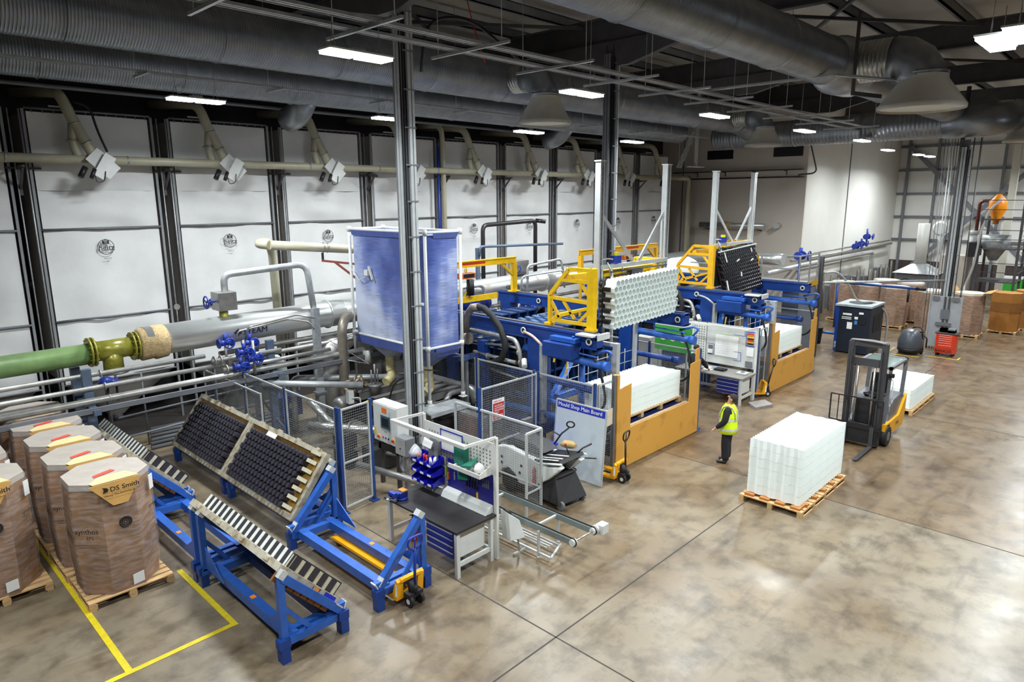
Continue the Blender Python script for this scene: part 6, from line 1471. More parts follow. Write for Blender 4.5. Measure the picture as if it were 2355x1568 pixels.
    b = MB(); b.cyl((X0-0.35, 11.35, 2.45), (X0-0.5, 11.2, 2.32), 0.07, 12); b.build('valve_actuator', LGREY, t)
    b = MB(); b.tube([(X0-0.45, 13.48, 2.8), (X0-0.45, 13.4, 3.35), (X0-0.45, 13.15, 3.62), (X0-0.45, 12.9, 3.66)], 0.1, 14); b.lathe((X0-0.45, 13.5, 2.75), (-0.2,-1,0), [(0, 0.16), (0.25, 0.16)], 16); b.build('hose_stub', M('weathered_pipe', '#93897c', 0.42, 0.45, 0.25, 2, stretch=(1,1,2)), t)
    b = MB(); b.tube([(X0-0.45, 12.92, 3.66), (X0-0.45, 12.7, 3.64), (X0-0.45, 12.4, 3.48), (X0-0.45, 12.12, 3.2), (X0-0.45, 11.95, 2.9), (X0-0.45, 11.93, 2.65), (X0-0.45, 12.05, 2.4), (X0-0.45, 12.35, 2.22), (X0-0.4, 12.7, 2.15)], 0.085, 14); b.build('black_hose', RUB, t)
    b = MB()
    for x in (X0-0.36, X0-0.29, X0-0.22): b.box(x-0.03, x+0.03, 10.72, 10.80, 0.9, 2.92)
    b.build('cable_duct', GALV, t)
    b = MB(); b.tube(fillet([(X0-0.2, 11.5, 3.14), (X0-0.3, 11.1, 3.1), (X0-0.3, 10.8, 2.9)], 0.2), 0.035, 8); b.build('corrugated_conduit', M('pinkish_conduit', '#c9aaa0', 0.5, 0, 0.1, 8) if first else GALV, t)
    # low ejector frame towards the pit
    b = MB(); b.box(X0+0.3, X1-0.3, 10.75, 10.9, 1.35, 1.5); b.box(X0+0.3, X1-0.3, 11.6, 11.75, 1.0, 1.15)
    b.prism([(X0+0.3, 10.9, 1.5), (X0+0.5, 10.9, 1.5), (X0+2.8, 11.9, 2.3), (X0+2.6, 11.9, 2.3)], (0,0.12,0)); b.build('ejector_frame', BLUE2, t)
    b = MB(); b.tube([(X0+0.05, 9.8, 1.1), (X0+0.05, 9.8, 2.6)], 0.075, 12); b.tube([(X0+0.05, 9.7, 1.35), (X0+0.05, 12.0, 1.4)], 0.07, 12); b.tube([(X0-0.2, 9.3, 1.15), (X0-0.2, 12.6, 1.05)], 0.09, 14); b.build('guide_tube', BLUE2, t)
    b = MB()
    for z in (1.6, 1.9, 2.2): b.tube([(X0+0.4, 10.6, z), (X1-0.4, 10.6, z)], 0.012, 6)
    for i in range(8): xx = X0+0.5+i*0.42; b.tube([(xx, 10.6, 1.0), (xx, 10.6, 2.3)], 0.010, 6)
    b.build('wire_guard', GALV, t)
    # ------- yellow carriage with gantry
    c = thing('gripper_carriage', 'yellow carriage frame with tall aluminium masts on ' + ('the first blue machine' if first else 'the second blue machine'), 'gantry', (X0, 10+gy, 3.36), 'yellow gripper carriages')
    Yc = YEL if first else YELCR
    for s, x in (('near', X0+0.1), ('far', X1-0.38)):
        g0 = gy; gy = gy + (0 if s == 'near' else 0.45)
        q = lambda y, z, gy=gy: (x, y+gy, z)
        b = MB()
        for a, d, w in ((q(10.88,3.42), q(10.88,4.12), .09), (q(10.88,4.12), q(10.28,4.80), .09), (q(10.28,4.80), q(9.60,4.80), .09), (q(10.88,4.06), q(9.62,4.03), .08), (q(10.88,3.50), q(9.62,3.50), .08), (q(10.5,4.52), q(9.62,4.52), .08), (q(9.95,4.52), q(9.62,4.12), .06), (q(10.86,4.0), q(10.55,3.55), .06), (q(10.45,4.0), q(10.1,3.6), .06), (q(10.75,3.56), q(9.62,3.92), .06), (q(9.95,3.55), q(9.64,3.85), .06)):
            b.bar(a, d, w)
        b.build('side_frame', Yc, c)
        b = MB(); b.box(x-0.07, x+0.09, 9.50+gy, 9.68+gy, 3.40, 4.85); b.box(x-0.02, x+0.17, 9.60+gy, 9.70+gy, 3.9, 4.85) if s == 'near' else None; b.build('upright_plate', Yc, c)
        b = MB(); b.box(x-0.09, x+0.09, 10.80+gy, 11.0+gy, 3.36, 3.42); b.box(x-0.09, x+0.09, 9.46+gy, 9.72+gy, 3.36, 3.42); b.build('foot', Yc, c)
        gy = g0
        xm = X0+0.92 if s == 'near' else X1-0.08
        # mast
        b = MB(); b.box(xm-0.09, xm-0.03, 9.95+gy, 10.11+gy, 3.75, 7.32); b.box(xm+0.03, xm+0.09, 9.95+gy, 10.11+gy, 3.75, 7.32); b.box(xm-0.03, xm+0.03, 10.0+gy, 10.11+gy, 3.75, 7.32); b.build('mast', ALU, c)
        b = MB(); b.box(xm-0.11, xm+0.11, 9.93+gy, 10.13+gy, 7.32, 7.35); b.build('mast_cap', LGREY, c)
        b = MB()
        for k in range(28): b.box(xm-0.02, xm+0.02, 9.975+gy, 10.0+gy, 3.9+k*0.12, 3.95+k*0.12)
        o = b.build('rack_teeth', DKSTEEL, c); o['kind'] = 'stuff'
    xa, xb = X0+0.92, X1-0.08
    b = MB(); b.box(X0+0.1, X1, 10.20+gy, 10.34+gy, 4.48, 4.66); b.bar((X0+0.1, 10.7+gy, 3.62), (X1, 10.7+gy, 3.62), 0.07); b.build('cross_beam', Yc, c)
    b = MB(); b.box(xa, xb, 9.9+gy, 10.0+gy, 4.74, 4.84); b.build('cross_rail', ALU, c)
    b = MB(); b.bar((xa+0.05, 10.03+gy, 6.1), (xa+1.5, 10.03+gy, 4.86), 0.045, 0.09); b.bar((xb-0.05, 10.03+gy, 6.1), (xb-1.2, 10.03+gy, 4.86), 0.045, 0.09); b.build('mast_brace', ALU, c)
    b = MB(); b.box(xa+0.16, xa+0.28, 10.12+gy, 10.2+gy, 4.9, 6.1)
    for k in range(20): b.box(xa+0.15, xa+0.29, 10.10+gy, 10.22+gy, 4.92+k*0.06, 4.95+k*0.06)
    b.build('cable_chain', BLK, c)
    b = MB(); b.tube(fillet([(xa-0.0, 10.1+gy, 4.9), (xa+0.3, 10.0+gy, 5.0), (xa+0.8, 9.9+gy, 4.9), (xa+0.9, 9.9+gy, 4.6)], 0.2), 0.02, 6); b.tube(fillet([(xa+0.2, 9.9+gy, 4.9), (xa+0.4, 9.85+gy, 4.6), (xa+0.2, 9.85+gy, 4.4)], 0.1), 0.015, 6); b.build('wiring', M('white_cable', '#cfcbc0', 0.5, 0, 0, 3), c)
    b = MB(); b.box(xa+0.5, xa+0.72, 9.85+gy, 10.05+gy, 4.86, 5.05); b.build('drive_motor', VALVE, c)
    b = MB(); b.box(xa+0.55, xa+0.66, 9.88+gy, 10.0+gy, 5.05, 5.13); b.build('motor_cap', M('signal_yellow', '#e8df2a', 0.4, 0, 0, 3), c)
    b = MB(); b.cyl((xa+0.5, 9.9+gy, 4.55), (xa+1.6, 9.9+gy, 4.55), 0.03, 8); b.box(xa+1.2, xa+1.7, 9.84+gy, 10.0+gy, 4.50, 4.66); b.cyl((xa+0.3, 9.86+gy, 4.66), (xb-0.1, 9.86+gy, 4.66), 0.02, 8); b.build('pneumatic_cylinder', BLK, c)
    # gripper plate
    g = thing('gripper_plate', 'dark gripper plate with studs carrying ' + ('the white honeycomb panel' if first else 'the black core panel'), 'gripper', (xa, 9.9+gy, 3.3), 'gripper plates')
    b = MB(); b.box(xa-0.05, xb+0.0, 9.86+gy, 9.92+gy, 3.32, 4.5); b.build('plate', M('dark_brown_plate', '#3a3533', 0.5, 0.3, 0.2, 5), g)
    b = MB()
    for k in range(9): b.cyl((xa-0.09, 9.89+gy, 3.38+k*0.13), (xa-0.03, 9.89+gy, 3.38+k*0.13), 0.03, 8)
    b.build('stud', DKSTEEL, g)
    b = MB()
    for x in (xa+0.4, xb-0.4): b.bar((x, 9.9+gy, 4.5), (x, 9.95+gy, 4.78), 0.06)
    b.build('hanger', GALV, g)
    for yy, zz0 in ((10.9, 1.9), (11.3, 2.2)):
        b = MB(); b.bar((X0+0.75, yy, zz0), (X0+0.85, yy, zz0+0.4), 0.05, 0.03); b.build('yellow_strap', YEL, t)
    # crane on the far side
    k = thing('hoist_crane', 'yellow hoist crane beam on a braced post behind ' + ('the first blue machine' if first else 'the second blue machine'), 'crane', (X1, 15.85, 3.36), 'yellow hoist cranes')
    Yk = YEL if first else YELCR
    b = MB(); b.box(X0-1.3, X1+0.05, 15.78, 15.92, 4.50, 4.53); b.box(X0-1.3, X1+0.05, 15.84, 15.86, 4.36, 4.50); b.box(X0-1.3, X1+0.05, 15.78, 15.92, 4.33, 4.36); b.box(X0-1.3, X1+0.05, 15.82, 15.88, 4.34, 4.52); b.build('beam', Yk, k)
    b = MB(); b.box(X1-0.1, X1+0.06, 15.77, 15.93, 3.38, 4.33); b.box(X1-0.18, X1+0.14, 15.7, 16.0, 3.34, 3.38); b.build('post', Yk, k)
    b = MB(); b.bar((X1-0.05, 15.85, 3.9), (X1-0.65, 15.85, 4.36), 0.08); b.build('brace', Yk, k)
    b = MB(); b.text('DEMAG CRANE', (X0+2.2, 15.775, 4.38), (1,0,0), (0,0,1), 0.1) if False else b.box(X0+1.6, X0+2.6, 15.815, 15.819, 4.40, 4.47); b.build('red_stripe', RED, k)
    b = MB(); b.box(X0-1.3, X0-1.14, 15.77, 15.93, 3.38, 4.33); b.box(X0-1.26, X0-1.18, 15.81, 15.89, 0, 3.4); b.build('post', Yk, k)
    h = thing('chain_hoist', 'red and black electric chain hoist under the yellow beam of ' + ('the first crane' if first else 'the second crane'), 'hoist', (X0+1.9, 15.8, 3.9), 'chain hoists')
    hx = X0+1.75
    b = MB(); b.box(hx-0.32, hx+0.32, 15.7, 15.9, 3.98, 4.16); b.build('housing', ORANGE, h, bevel=0.02)
    b = MB(); b.box(hx-0.2, hx+0.25, 15.69, 15.91, 4.02, 4.14); b.build('cover', BLK, h)
    b = MB(); b.cyl((hx+0.1, 15.72, 3.45), (hx+0.1, 15.72, 3.95), 0.12, 14); b.build('chain_bag', BLK, h)
    b = MB(); b.torus((hx-0.02, 15.8, 4.24), (0,1,0), 0.05, 0.015, 12, 6); b.cyl((hx, 15.8, 4.16), (hx, 15.8, 4.36), 0.02, 6); b.build('hook', YEL, h)
    b = MB(); b.tube([(hx+0.02, 15.8, 4.0), (hx, 15.8, 3.42)], 0.012, 6); b.build('chain', DKSTEEL, h)
    l = thing('lifting_beam', 'yellow lifting beam with dark hooks below the hoist of ' + ('the first crane' if first else 'the second crane'), 'beam', (X0, 15.8, 3.2), 'lifting beams')
    b = MB(); b.box(X0+0.3, X1-0.9, 15.76, 15.84, 3.22, 3.40); b.build('beam', Yk, l)
    b = MB(); b.bar((hx-0.12, 15.8, 3.4), (hx, 15.8, 3.56), 0.04); b.bar((hx+0.12, 15.8, 3.4), (hx, 15.8, 3.56), 0.04); b.build('bracket', Yk, l)
    b = MB()
    for i in range(14): b.tube([(X0+0.5+i*0.17, 15.8, 3.22), (X0+0.5+i*0.17, 15.8, 2.95), (X0+0.54+i*0.17, 15.8, 2.92)], 0.014, 5)
    b.build('hooks', BLK, l)
    return t, xa, xb
m1, xa, xb = machine(0, 'first blue molding machine, holding up the white honeycomb panel', 0, 'white', True)
m2, xa2, xb2 = machine(8.85, 'second blue molding machine, farther back, holding up the black core panel', 1.6, 'black', False)
b = MB()
# honeycomb panel: open hexagonal tubes, axis towards the aisle
def honeycomb(b, x0, z0, y0, depth, ncol, nrow, px, pz, wall, tilt=0.0):
    ru = px/math.sqrt(3) if False else pz/1.5
    for i in range(nrow):
        for j in range(ncol):
            cx = x0 + px*(j+0.5) + (px/2 if i % 2 else 0); cz = z0 + pz*(i) + pz*0.67
            out = []; inn = []
            for k in range(6):
                a = PI/2 + k*PI/3
                ox, oz = math.cos(a)*px/math.sqrt(3), math.sin(a)*pz*2/3
                out.append((cx+ox, cz+oz)); inn.append((cx+ox*(1-wall), cz+oz*(1-wall)))
            n = len(b.v)
            for (x, z) in out: b.v.append((x, y0, z+tilt*(x-x0)))
            for (x, z) in inn: b.v.append((x, y0, z+tilt*(x-x0)))
            for (x, z) in inn: b.v.append((x, y0+depth, z+tilt*(x-x0)))
            for (x, z) in out: b.v.append((x, y0+depth, z+tilt*(x-x0)))
            for k in range(6):
                k2 = (k+1) % 6
                b.face((n+k, n+6+k, n+6+k2, n+k2)); b.face((n+6+k, n+12+k, n+12+k2, n+6+k2)); b.face((n+k, n+k2, n+18+k2, n+18+k)); 
            b.face(tuple(n+12+k for k in range(6)))
t = thing('honeycomb_panel', 'white foam honeycomb panel with open hexagon cells held by the first gripper', 'foam panel', (xa, 9.6, 3.3))
b = MB(); honeycomb(b, xa-0.02, 3.27, 9.52, 0.32, 17, 8, 0.172, 0.148, 0.13, 0.03); b.build('foam_panel', WHT, t)
for z in (3.47, 3.74, 4.02, 4.27):
    b = MB(); b.box(xa-0.06, xa+0.03, 9.62, 9.82, z-0.055, z+0.055); b.build('black_insert', BLK, t, bevel=0.01)
t = thing('core_panel', 'tilted panel of shiny black hexagon cores held by the second gripper', 'core panel', (xa2, 11.2, 3.0))
b = MB(); rnd = random.Random(3)
def cp(u, v, n=0): return Vector((xa2+0.0+u, 11.05 + v*0.30 - n*0.95, 3.0 + v*1.0 - n*0.3 + 0.05*u))
b.hexa([cp(0,0), cp(3.0,0), cp(3.0,0,-0.05), cp(0,0,-0.05), cp(0,1.6), cp(3.0,1.6), cp(3.0,1.6,-0.05), cp(0,1.6,-0.05)])
for i in range(12):
    for j in range(19):
        u = 0.08+j*0.153+(0.075 if i % 2 else 0); v = 0.07+i*0.13; n = len(b.v)
        for h, s in ((0, 1), (0.14, 0.85)):
            for k in range(6): a = PI/2+k*PI/3; b.v.append(tuple(cp(u+0.07*s*math.cos(a), v+0.075*s*math.sin(a), h)))
        b.face(tuple(n+6+k for k in range(6)))
        for k in range(6): b.face((n+k, n+(k+1) % 6, n+6+(k+1) % 6, n+6+k))
b.build('core_field', M('glossy_black_core', '#17141a', 0.25, 0.0, 0.2, 6), t)
b = MB()
for u0, v0, u1, v1 in ((0.45, 1.2, 0.42, 1.55), (0.12, 0.1, 0.15, 0.6), (0.0, 1.6, 3.0, 1.6), (1.2, 1.15, 1.4, 1.2), (2.3, 1.05, 2.5, 1.1), (2.5, 1.35, 2.5, 1.5), (1.3, 0.6, 1.35, 0.75)):
    b.bar(cp(u0, v0, 0.17), cp(u1, v1, 0.17), 0.035)
b.build('pale_strip', M('pale_bare_metal', '#e1e4dc', 0.4, 0.2, 0.08, 8), t)
b = MB(); b.bar((xb2+0.12, 11.3, 3.1), (xb2+0.12, 11.3, 4.3), 0.06); b.build('edge_bar', YELCR, t)
b = MB(); b.box(15.82, 15.94, 10.44, 10.52, 0, 3.3); tag(b.build('aluminium_post', ALU), 'slim pale aluminium post rising behind the first white block stack', 'post')
# barriers
def barrier(dx, dy, lab, cut):
    X0 = 12.75+dx; X1 = 16.62+dx; y = 8.82+dy
    t = thing('plywood_barrier', lab, 'barrier', (X0, y, 0), 'orange plywood barriers')
    pts = [(X0, 0.02), (X1, 0.02), (X1, 2.38), (X1-0.18, 2.38) if cut else (X1-0.32, 2.38), (X1-0.18, 2.12) if cut else (X1-0.32, 2.38), (X1-0.52, 2.12), (X1-0.52, 0.99), (X0+0.52, 0.99), (X0+0.52, 2.12), (X0+0.02, 2.02)]
    b = MB(); b.prism([(x, y-0.012, z) for x, z in [(X0+0.02, 0.02), (X1, 0.02), (X1, 2.10), (X1-0.52, 2.05), (X1-0.52, 0.99), (X0+0.52, 0.99), (X0+0.52, 2.10), (X0+0.02, 2.04)]], (0, 0.024, 0)); o = b.build('plywood_sheet', OSB, t); 
    b = MB(); b.box(X0-0.06, X0+0.02, y-0.02, y+0.14, 0.02, 2.40); b.build('left_board', OSB, t)
    b = MB(); b.box(X1-0.22, X1-0.02, y+0.014, y+0.035, 1.9, 2.42); b.build('right_board', OSB, t)
    for x in (X0-0.10, X1+0.04):
        b = MB(); b.box(x-0.03, x+0.03, y+0.02, y+0.10, 0.02, 2.4); b.box(x-0.09, x+0.09, y-0.02, y+0.16, 0, 0.02); b.build('post', DBLUE if x > X0 else GIRT, t)
    b = MB(); b.box(X0+0.52, X1-0.52, y+0.02, y+0.12, 0.92, 1.0); b.build('sill', M('worn_sill_wood', '#a98a68', 0.7, 0, 0.2, 6), t)
    return t
barrier(0, 0, 'orange plywood barrier with a wide notch in front of the first machine', True)
barrier(8.93, 0.12, 'orange plywood barrier with a wide notch in front of the second machine', False)
for dx, w in ((0, 'at the left end of the first orange barrier'), (8.93, 'at the left end of the far orange barrier')):
    t = thing('sensor_post', 'tall aluminium profile post ' + w, 'post', (12.9+dx, 9.0, 0), 'aluminium sensor posts')
    b = MB(); b.box(12.86+dx, 13.0+dx, 8.98, 9.10, 0, 3.1); b.build('profile', ALU, t)
    b = MB(); b.box(12.86+dx, 12.96+dx, 9.1, 9.75, 3.02, 3.1); b.build('arm', ALU, t)
# EPS block stacks
def zigzag(x0, x1, y0, y1, px, py, ax, ay):
    pts = []
    n = round((x1-x0)/px); 
    for i in range(n): pts += [(x0+px*i, y0+ax), (x0+px*(i+0.5), y0)]
    m = round((y1-y0)/py)
    for i in range(m): pts += [(x1, y0+py*i+0.0), (x1-ay, y0+py*(i+0.25)), (x1-ay, y0+py*(i+0.5)), (x1, y0+py*(i+0.75))]
    for i in range(n): pts += [(x1-px*i, y1), (x1-px*(i+0.5), y1-ax)]
    for i in range(m): pts += [(x0, y1-py*i), (x0+ay, y1-py*(i+0.25)), (x0+ay, y1-py*(i+0.5)), (x0, y1-py*(i+0.75))]
    return pts
def block_stack(lab, grp, x0, x1, y0, y1, z0, n, h, pallet_args=None, loc='in', nx=18, ny=5):
    order = ['bottom'] + ['layer %d' % i for i in range(2, n)] + ['top'] if False else None
    names = ['bottom', 'second', 'third', 'fourth', 'fifth', 'sixth', 'seventh'][:n-1] + ['topmost']
    pts = zigzag(x0, x1, y0, y1, (x1-x0)/nx, (y1-y0)/ny, 0.06, 0.035)
    me = None
    for i in range(n):
        z = z0+i*h
        if me is None:
            b = MB(); b.prism([(x, y, z) for x, y in pts], (0, 0, h-0.004)); 
            ox = b.build('foam_slab', WHT, loc=((x0+x1)/2, (y0+y1)/2, z)); me = ox
            pass
        else:
            ox = me.copy(); COL.objects.link(ox); ox.location.z = z; ox.location.x += random.uniform(-0.003, 0.003); ox.location.y += random.uniform(-0.003, 0.003)
        tag(ox, 'white zigzag foam slab, %s of the stack %s' % (names[i], lab), 'foam slab', grp)
block_stack('on the near pallet in the aisle', 'foam slabs on the near aisle pallet', 13.40, 15.86, 4.70, 5.84, 0.20, 6, 0.205, nx=22, ny=4)
block_stack('on the pallet behind the forklift', 'foam slabs behind the forklift', 22.35, 24.85, 4.85, 6.0, 0.16, 4, 0.15, nx=22, ny=4)
block_stack('in the first orange barrier', 'foam slabs behind the first orange barrier', 13.35, 16.15, 9.15, 10.3, 1.08, 4, 0.185, nx=20, ny=4)
block_stack('in the far orange barrier', 'foam slabs behind the far orange barrier', 22.25, 25.0, 9.25, 10.4, 1.08, 4, 0.18, nx=20, ny=4)
def zig_pallet(lab, x0, x1, y0, y1, grp):
    t = pallet('wooden_pallet', lab, x0, x1, y0, y1, grp, 0.0, WOOD, 'y'); return t
zig_pallet('long wooden pallet under the near white foam stack', 13.28, 15.95, 4.60, 5.95, 'long pallets under foam stacks')
b = MB(); 
for i in range(4): b.box(13.32, 13.62, 4.66+i*0.33, 4.86+i*0.33, 0.146, 0.195)
for i in range(5): b.box(13.62+i*0.5, 13.72+i*0.5, 4.62, 5.92, 0.146, 0.195)
tag(b.build('wooden_spacer', M('orange_brown_wood', '#b5763a', 0.75, 0, 0.2, 6)), 'orange brown notched timber layer between the near foam stack and its pallet', 'timber')
zig_pallet('long wooden pallet under the foam stack behind the forklift', 22.25, 24.95, 4.78, 6.08, 'long pallets under foam stacks')
for dx, dy, w in ((0, 0, 'first'), (8.9, 0.1, 'far')):
    t = thing('lift_table', 'dark blue lift table carrying the foam stack inside the %s orange barrier' % w, 'lift table', (13.3+dx, 9.1+dy, 0), 'lift tables')
    b = MB(); b.box(13.3+dx, 16.2+dx, 9.1+dy, 10.4+dy, 0.82, 0.93); b.build('table', M('navy_lift_paint', '#1c2a5c', 0.45, 0, 0.1, 5), t)
    b = MB(); b.bar((13.6+dx, 9.3+dy, 0.1), (15.9+dx, 9.3+dy, 0.82), 0.08); b.bar((15.9+dx, 9.3+dy, 0.1), (13.6+dx, 9.3+dy, 0.82), 0.08); b.bar((13.6+dx, 10.2+dy, 0.1), (15.9+dx, 10.2+dy, 0.82), 0.08); b.bar((15.9+dx, 10.2+dy, 0.1), (13.6+dx, 10.2+dy, 0.82), 0.08); b.build('scissor_arm', M('navy_lift_paint', '#1c2a5c', 0.45, 0, 0.1, 5), t)
    b = MB(); b.box(13.4+dx, 16.1+dx, 9.15+dy, 10.35+dy, 0, 0.1); b.build('base', BLK, t)
    p = thing('wooden_pallet', 'wooden pallet between the lift table and the foam stack in the %s orange barrier' % w, 'pallet', (13.3+dx, 9.1+dy, 0.93), 'pallets in the barriers')
    b = MB()
    for i in range(6): b.box(13.3+dx, 16.2+dx, 9.12+dy+i*0.2, 9.24+dy+i*0.2, 1.05, 1.078)
    b.build('deck_board', WOOD, p)
    b = MB()
    for i in range(4): b.box(13.3+dx+i*0.92, 13.42+dx+i*0.92, 9.12+dy, 10.24+dy, 0.93, 1.05)
    b.build('block', WOOD, p)
t = thing('green_poster', 'green and white poster board behind the first barrier', 'poster', (18.5, 11, 2))
b = MB(); b.box(18.5, 18.52, 10.15, 11.45, 1.7, 2.62); b.build('board', M('bright_green_board', '#4aae45', 0.5, 0, 0.08, 3), t)
b = MB(); b.box(18.49, 18.5, 10.15, 11.45, 2.50, 2.62)
for y in (10.45, 10.8, 11.15): b.cyl((18.495, y, 2.15), (18.485, y, 2.15), 0.13, 16)
b.build('white_band', PAPER, t)
b = MB(); b.box(18.52, 18.56, 10.3, 10.34, 0, 2.3); b.box(18.52, 18.56, 11.3, 11.34, 0, 2.3); b.build('leg', GALV, t)
# platform and plant behind the second machine
t = thing('service_platform', 'grey steel service platform with handrails beside the second blue machine', 'platform', (26.2, 9.7, 0))
PG = M('grey_platform_steel', '#8a8c8f', 0.5, 0.3, 0.1, 3)
b = MB(); b.box(26.0, 27.9, 9.9, 15.5, 3.0, 3.12); b.build('deck', PG, t)
b = MB(); b.box(25.98, 27.92, 9.86, 9.9, 3.0, 3.2); b.box(25.96, 26.0, 9.86, 13.5, 3.0, 3.2); b.build('yellow_edge', YELCR, t)
b = MB()
for (x, y) in ((26.0, 9.9), (27.9, 9.9), (26.0, 11.4), (26.0, 12.9), (27.0, 9.9)): b.bar((x, y, 3.1), (x, y, 4.25), 0.05)
for z in (4.25, 3.75): b.bar((26.0, 9.9, z), (27.9, 9.9, z), 0.045); b.bar((26.0, 9.9, z), (26.0, 14.5, z), 0.045)
b.build('handrail', GALV, t)
b = MB(); b.box(26.3, 27.9, 9.95, 10.6, 0, 3.0); b.build('side_cabinet', M('blue_grey_enamel', '#7b818c', 0.45, 0.1, 0.06, 2), t)
b = MB(); b.box(28.1, 28.25, 9.8, 9.95, 0, 4.1); b.build('post', DKSTEEL, t)
t = thing('white_dust_tank', 'rounded white tank end seen behind the second yellow carriage', 'tank', (26.9, 15.5, 2.9))
b = MB(); b.tube([(25.6, 15.5, 3.3), (25.8, 15.5, 3.3), (26.3, 15.5, 3.3), (27.4, 15.5, 3.3), (27.9, 15.5, 3.3), (28.1, 15.5, 3.3)], [0.15, 0.4, 0.55, 0.55, 0.4, 0.12], 24); b.build('shell', M('bright_white_enamel', '#e6e8e4', 0.5, 0, 0.03, 4), t)
b = MB(); b.box(26.3, 26.4, 15.3, 15.7, 0, 2.9); b.box(27.3, 27.4, 15.3, 15.7, 0, 2.9); b.build('leg', SLATE, t)
t = thing('pipe_loop', 'black pipe loop standing behind the first machine', 'pipe', (19, 18.2, 0))
b = MB(); b.tube(fillet([(18.0, 18.9, 0), (18.0, 18.9, 5.45), (21.0, 18.9, 5.55), (21.0, 18.9, 2.5)], 0.25), 0.085, 12); b.tube([(21.0, 18.9, 5.55), (21.3, 18.6, 5.5)], 0.085, 12); b.build('pipe', M('satin_black_pipe', '#2b2a2d', 0.4, 0.2, 0.1, 3), t)
t = thing('pipe_loop', 'grey pipe frame left of the black pipe loop', 'pipe', (16.5, 18.2, 0))
b = MB(); b.box(16.75, 16.9, 17.9, 18.0, 2.4, 4.7); b.tube(fillet([(16.85, 17.9, 4.4), (16.85, 17.85, 4.75), (21.5, 17.85, 4.62)], 0.15), 0.05, 10); b.build('pipe', SLATE, t)
b = MB(); b.box(16.78, 16.87, 17.92, 17.98, 0, 2.4); b.build('leg', SLATE, t)
t = thing('steam_valve_station', 'second cluster of blue steam valves with a square box behind the first machine', 'valve', (17.5, 16.4, 2.6))
bb = MB(); bw = MB()
for p in ((17.0, 16.3, 3.0), (17.4, 16.1, 2.8), (17.7, 16.3, 2.95), (17.4, 15.9, 2.6)): valve(bb, bw, p, 1.05)
bb.build('valve_body', VALVE, t); bw.build('hand_wheel', VALVE, t)
b = MB(); b.box(17.6, 18.2, 16.7, 17.2, 3.75, 4.25); b.build('box', STEEL, t)
b = MB(); b.torus((17.45, 16.6, 4.0), (1,0.5,0), 0.15, 0.02, 18, 6)
for a in (0.5, 2.6, 4.7): b.bar((17.45, 16.6, 4.0), (17.45, 16.6+0.15*math.cos(a), 4.0+0.15*math.sin(a)), 0.02)
b.build('hand_wheel', VALVE, t)
b = MB(); b.tube(fillet([(17.7, 16.3, 2.6), (17.7, 16.3, 4.1), (19.3, 16.1, 4.25), (19.4, 16.0, 3.6)], 0.15), 0.045, 10); b.tube(fillet([(17.3, 16.3, 2.9), (17.3, 16.2, 3.75), (19.2, 15.9, 3.85), (19.3, 15.9, 3.2)], 0.15), 0.035, 10); b.tube([(17.7, 16.5, 3.2), (17.7, 16.9, 3.75)], 0.05, 8); b.build('pipe', GALV, t)
b = MB(); b.box(18.9, 19.7, 11.9, 12.5, 0, 1.9); tag(b.build('steel_cabinet', M('mid_grey_enamel', '#a3a09d', 0.5, 0, 0.06, 4)), 'grey steel cabinet between the two machines', 'cabinet')
t = thing('blue_motor_group', 'pair of dark blue electric motors behind the first machine near the hopper', 'motor', (14.2, 16.6, 2.3))
for i, x in enumerate((14.0, 14.9)):
    b = MB(); b.cyl((x, 16.2, 3.05), (x+0.7, 16.25, 3.05), 0.24, 18)
    for q in range(6): b.lathe((x+0.08+q*0.09, 16.2, 3.05), (1,0.05,0), [(0, 0.255), (0.03, 0.255)], 18)
    b.build('motor', VALVE, t)
b = MB(); b.box(13.8, 15.8, 15.95, 16.5, 2.7, 2.82); b.box(13.9, 14.0, 16.1, 16.3, 0, 2.7); b.box(15.6, 15.7, 16.1, 16.3, 0, 2.7); b.build('stand', SLATE, t)
b = MB(); b.tube(fillet([(14.6, 16.4, 3.4), (14.6, 16.4, 3.6), (15.6, 16.4, 3.6), (15.75, 16.4, 2.9)], 0.2), 0.06, 10); b.build('pipe', GALV, t)
t = thing('parts_tray', 'two blue and clear plastic trays on a stand left of the first machine', 'tray', (11.9, 13.4, 2.0))
b = MB()
for i in range(3): b.hexa([(11.55+i*0.32,13.0,2.25),(11.85+i*0.32,13.0,2.25),(11.85+i*0.32,13.4,2.25),(11.55+i*0.32,13.4,2.25),(11.55+i*0.32,13.0,2.38),(11.85+i*0.32,13.0,2.38),(11.85+i*0.32,13.4,2.30),(11.55+i*0.32,13.4,2.30)])
b.build('tray', M('navy_clear_plastic', '#3e4d77', 0.3, 0, 0.4, 8), t)
b = MB(); b.box(11.85, 11.92, 13.15, 13.22, 0, 2.25); b.build('leg', GALV, t)
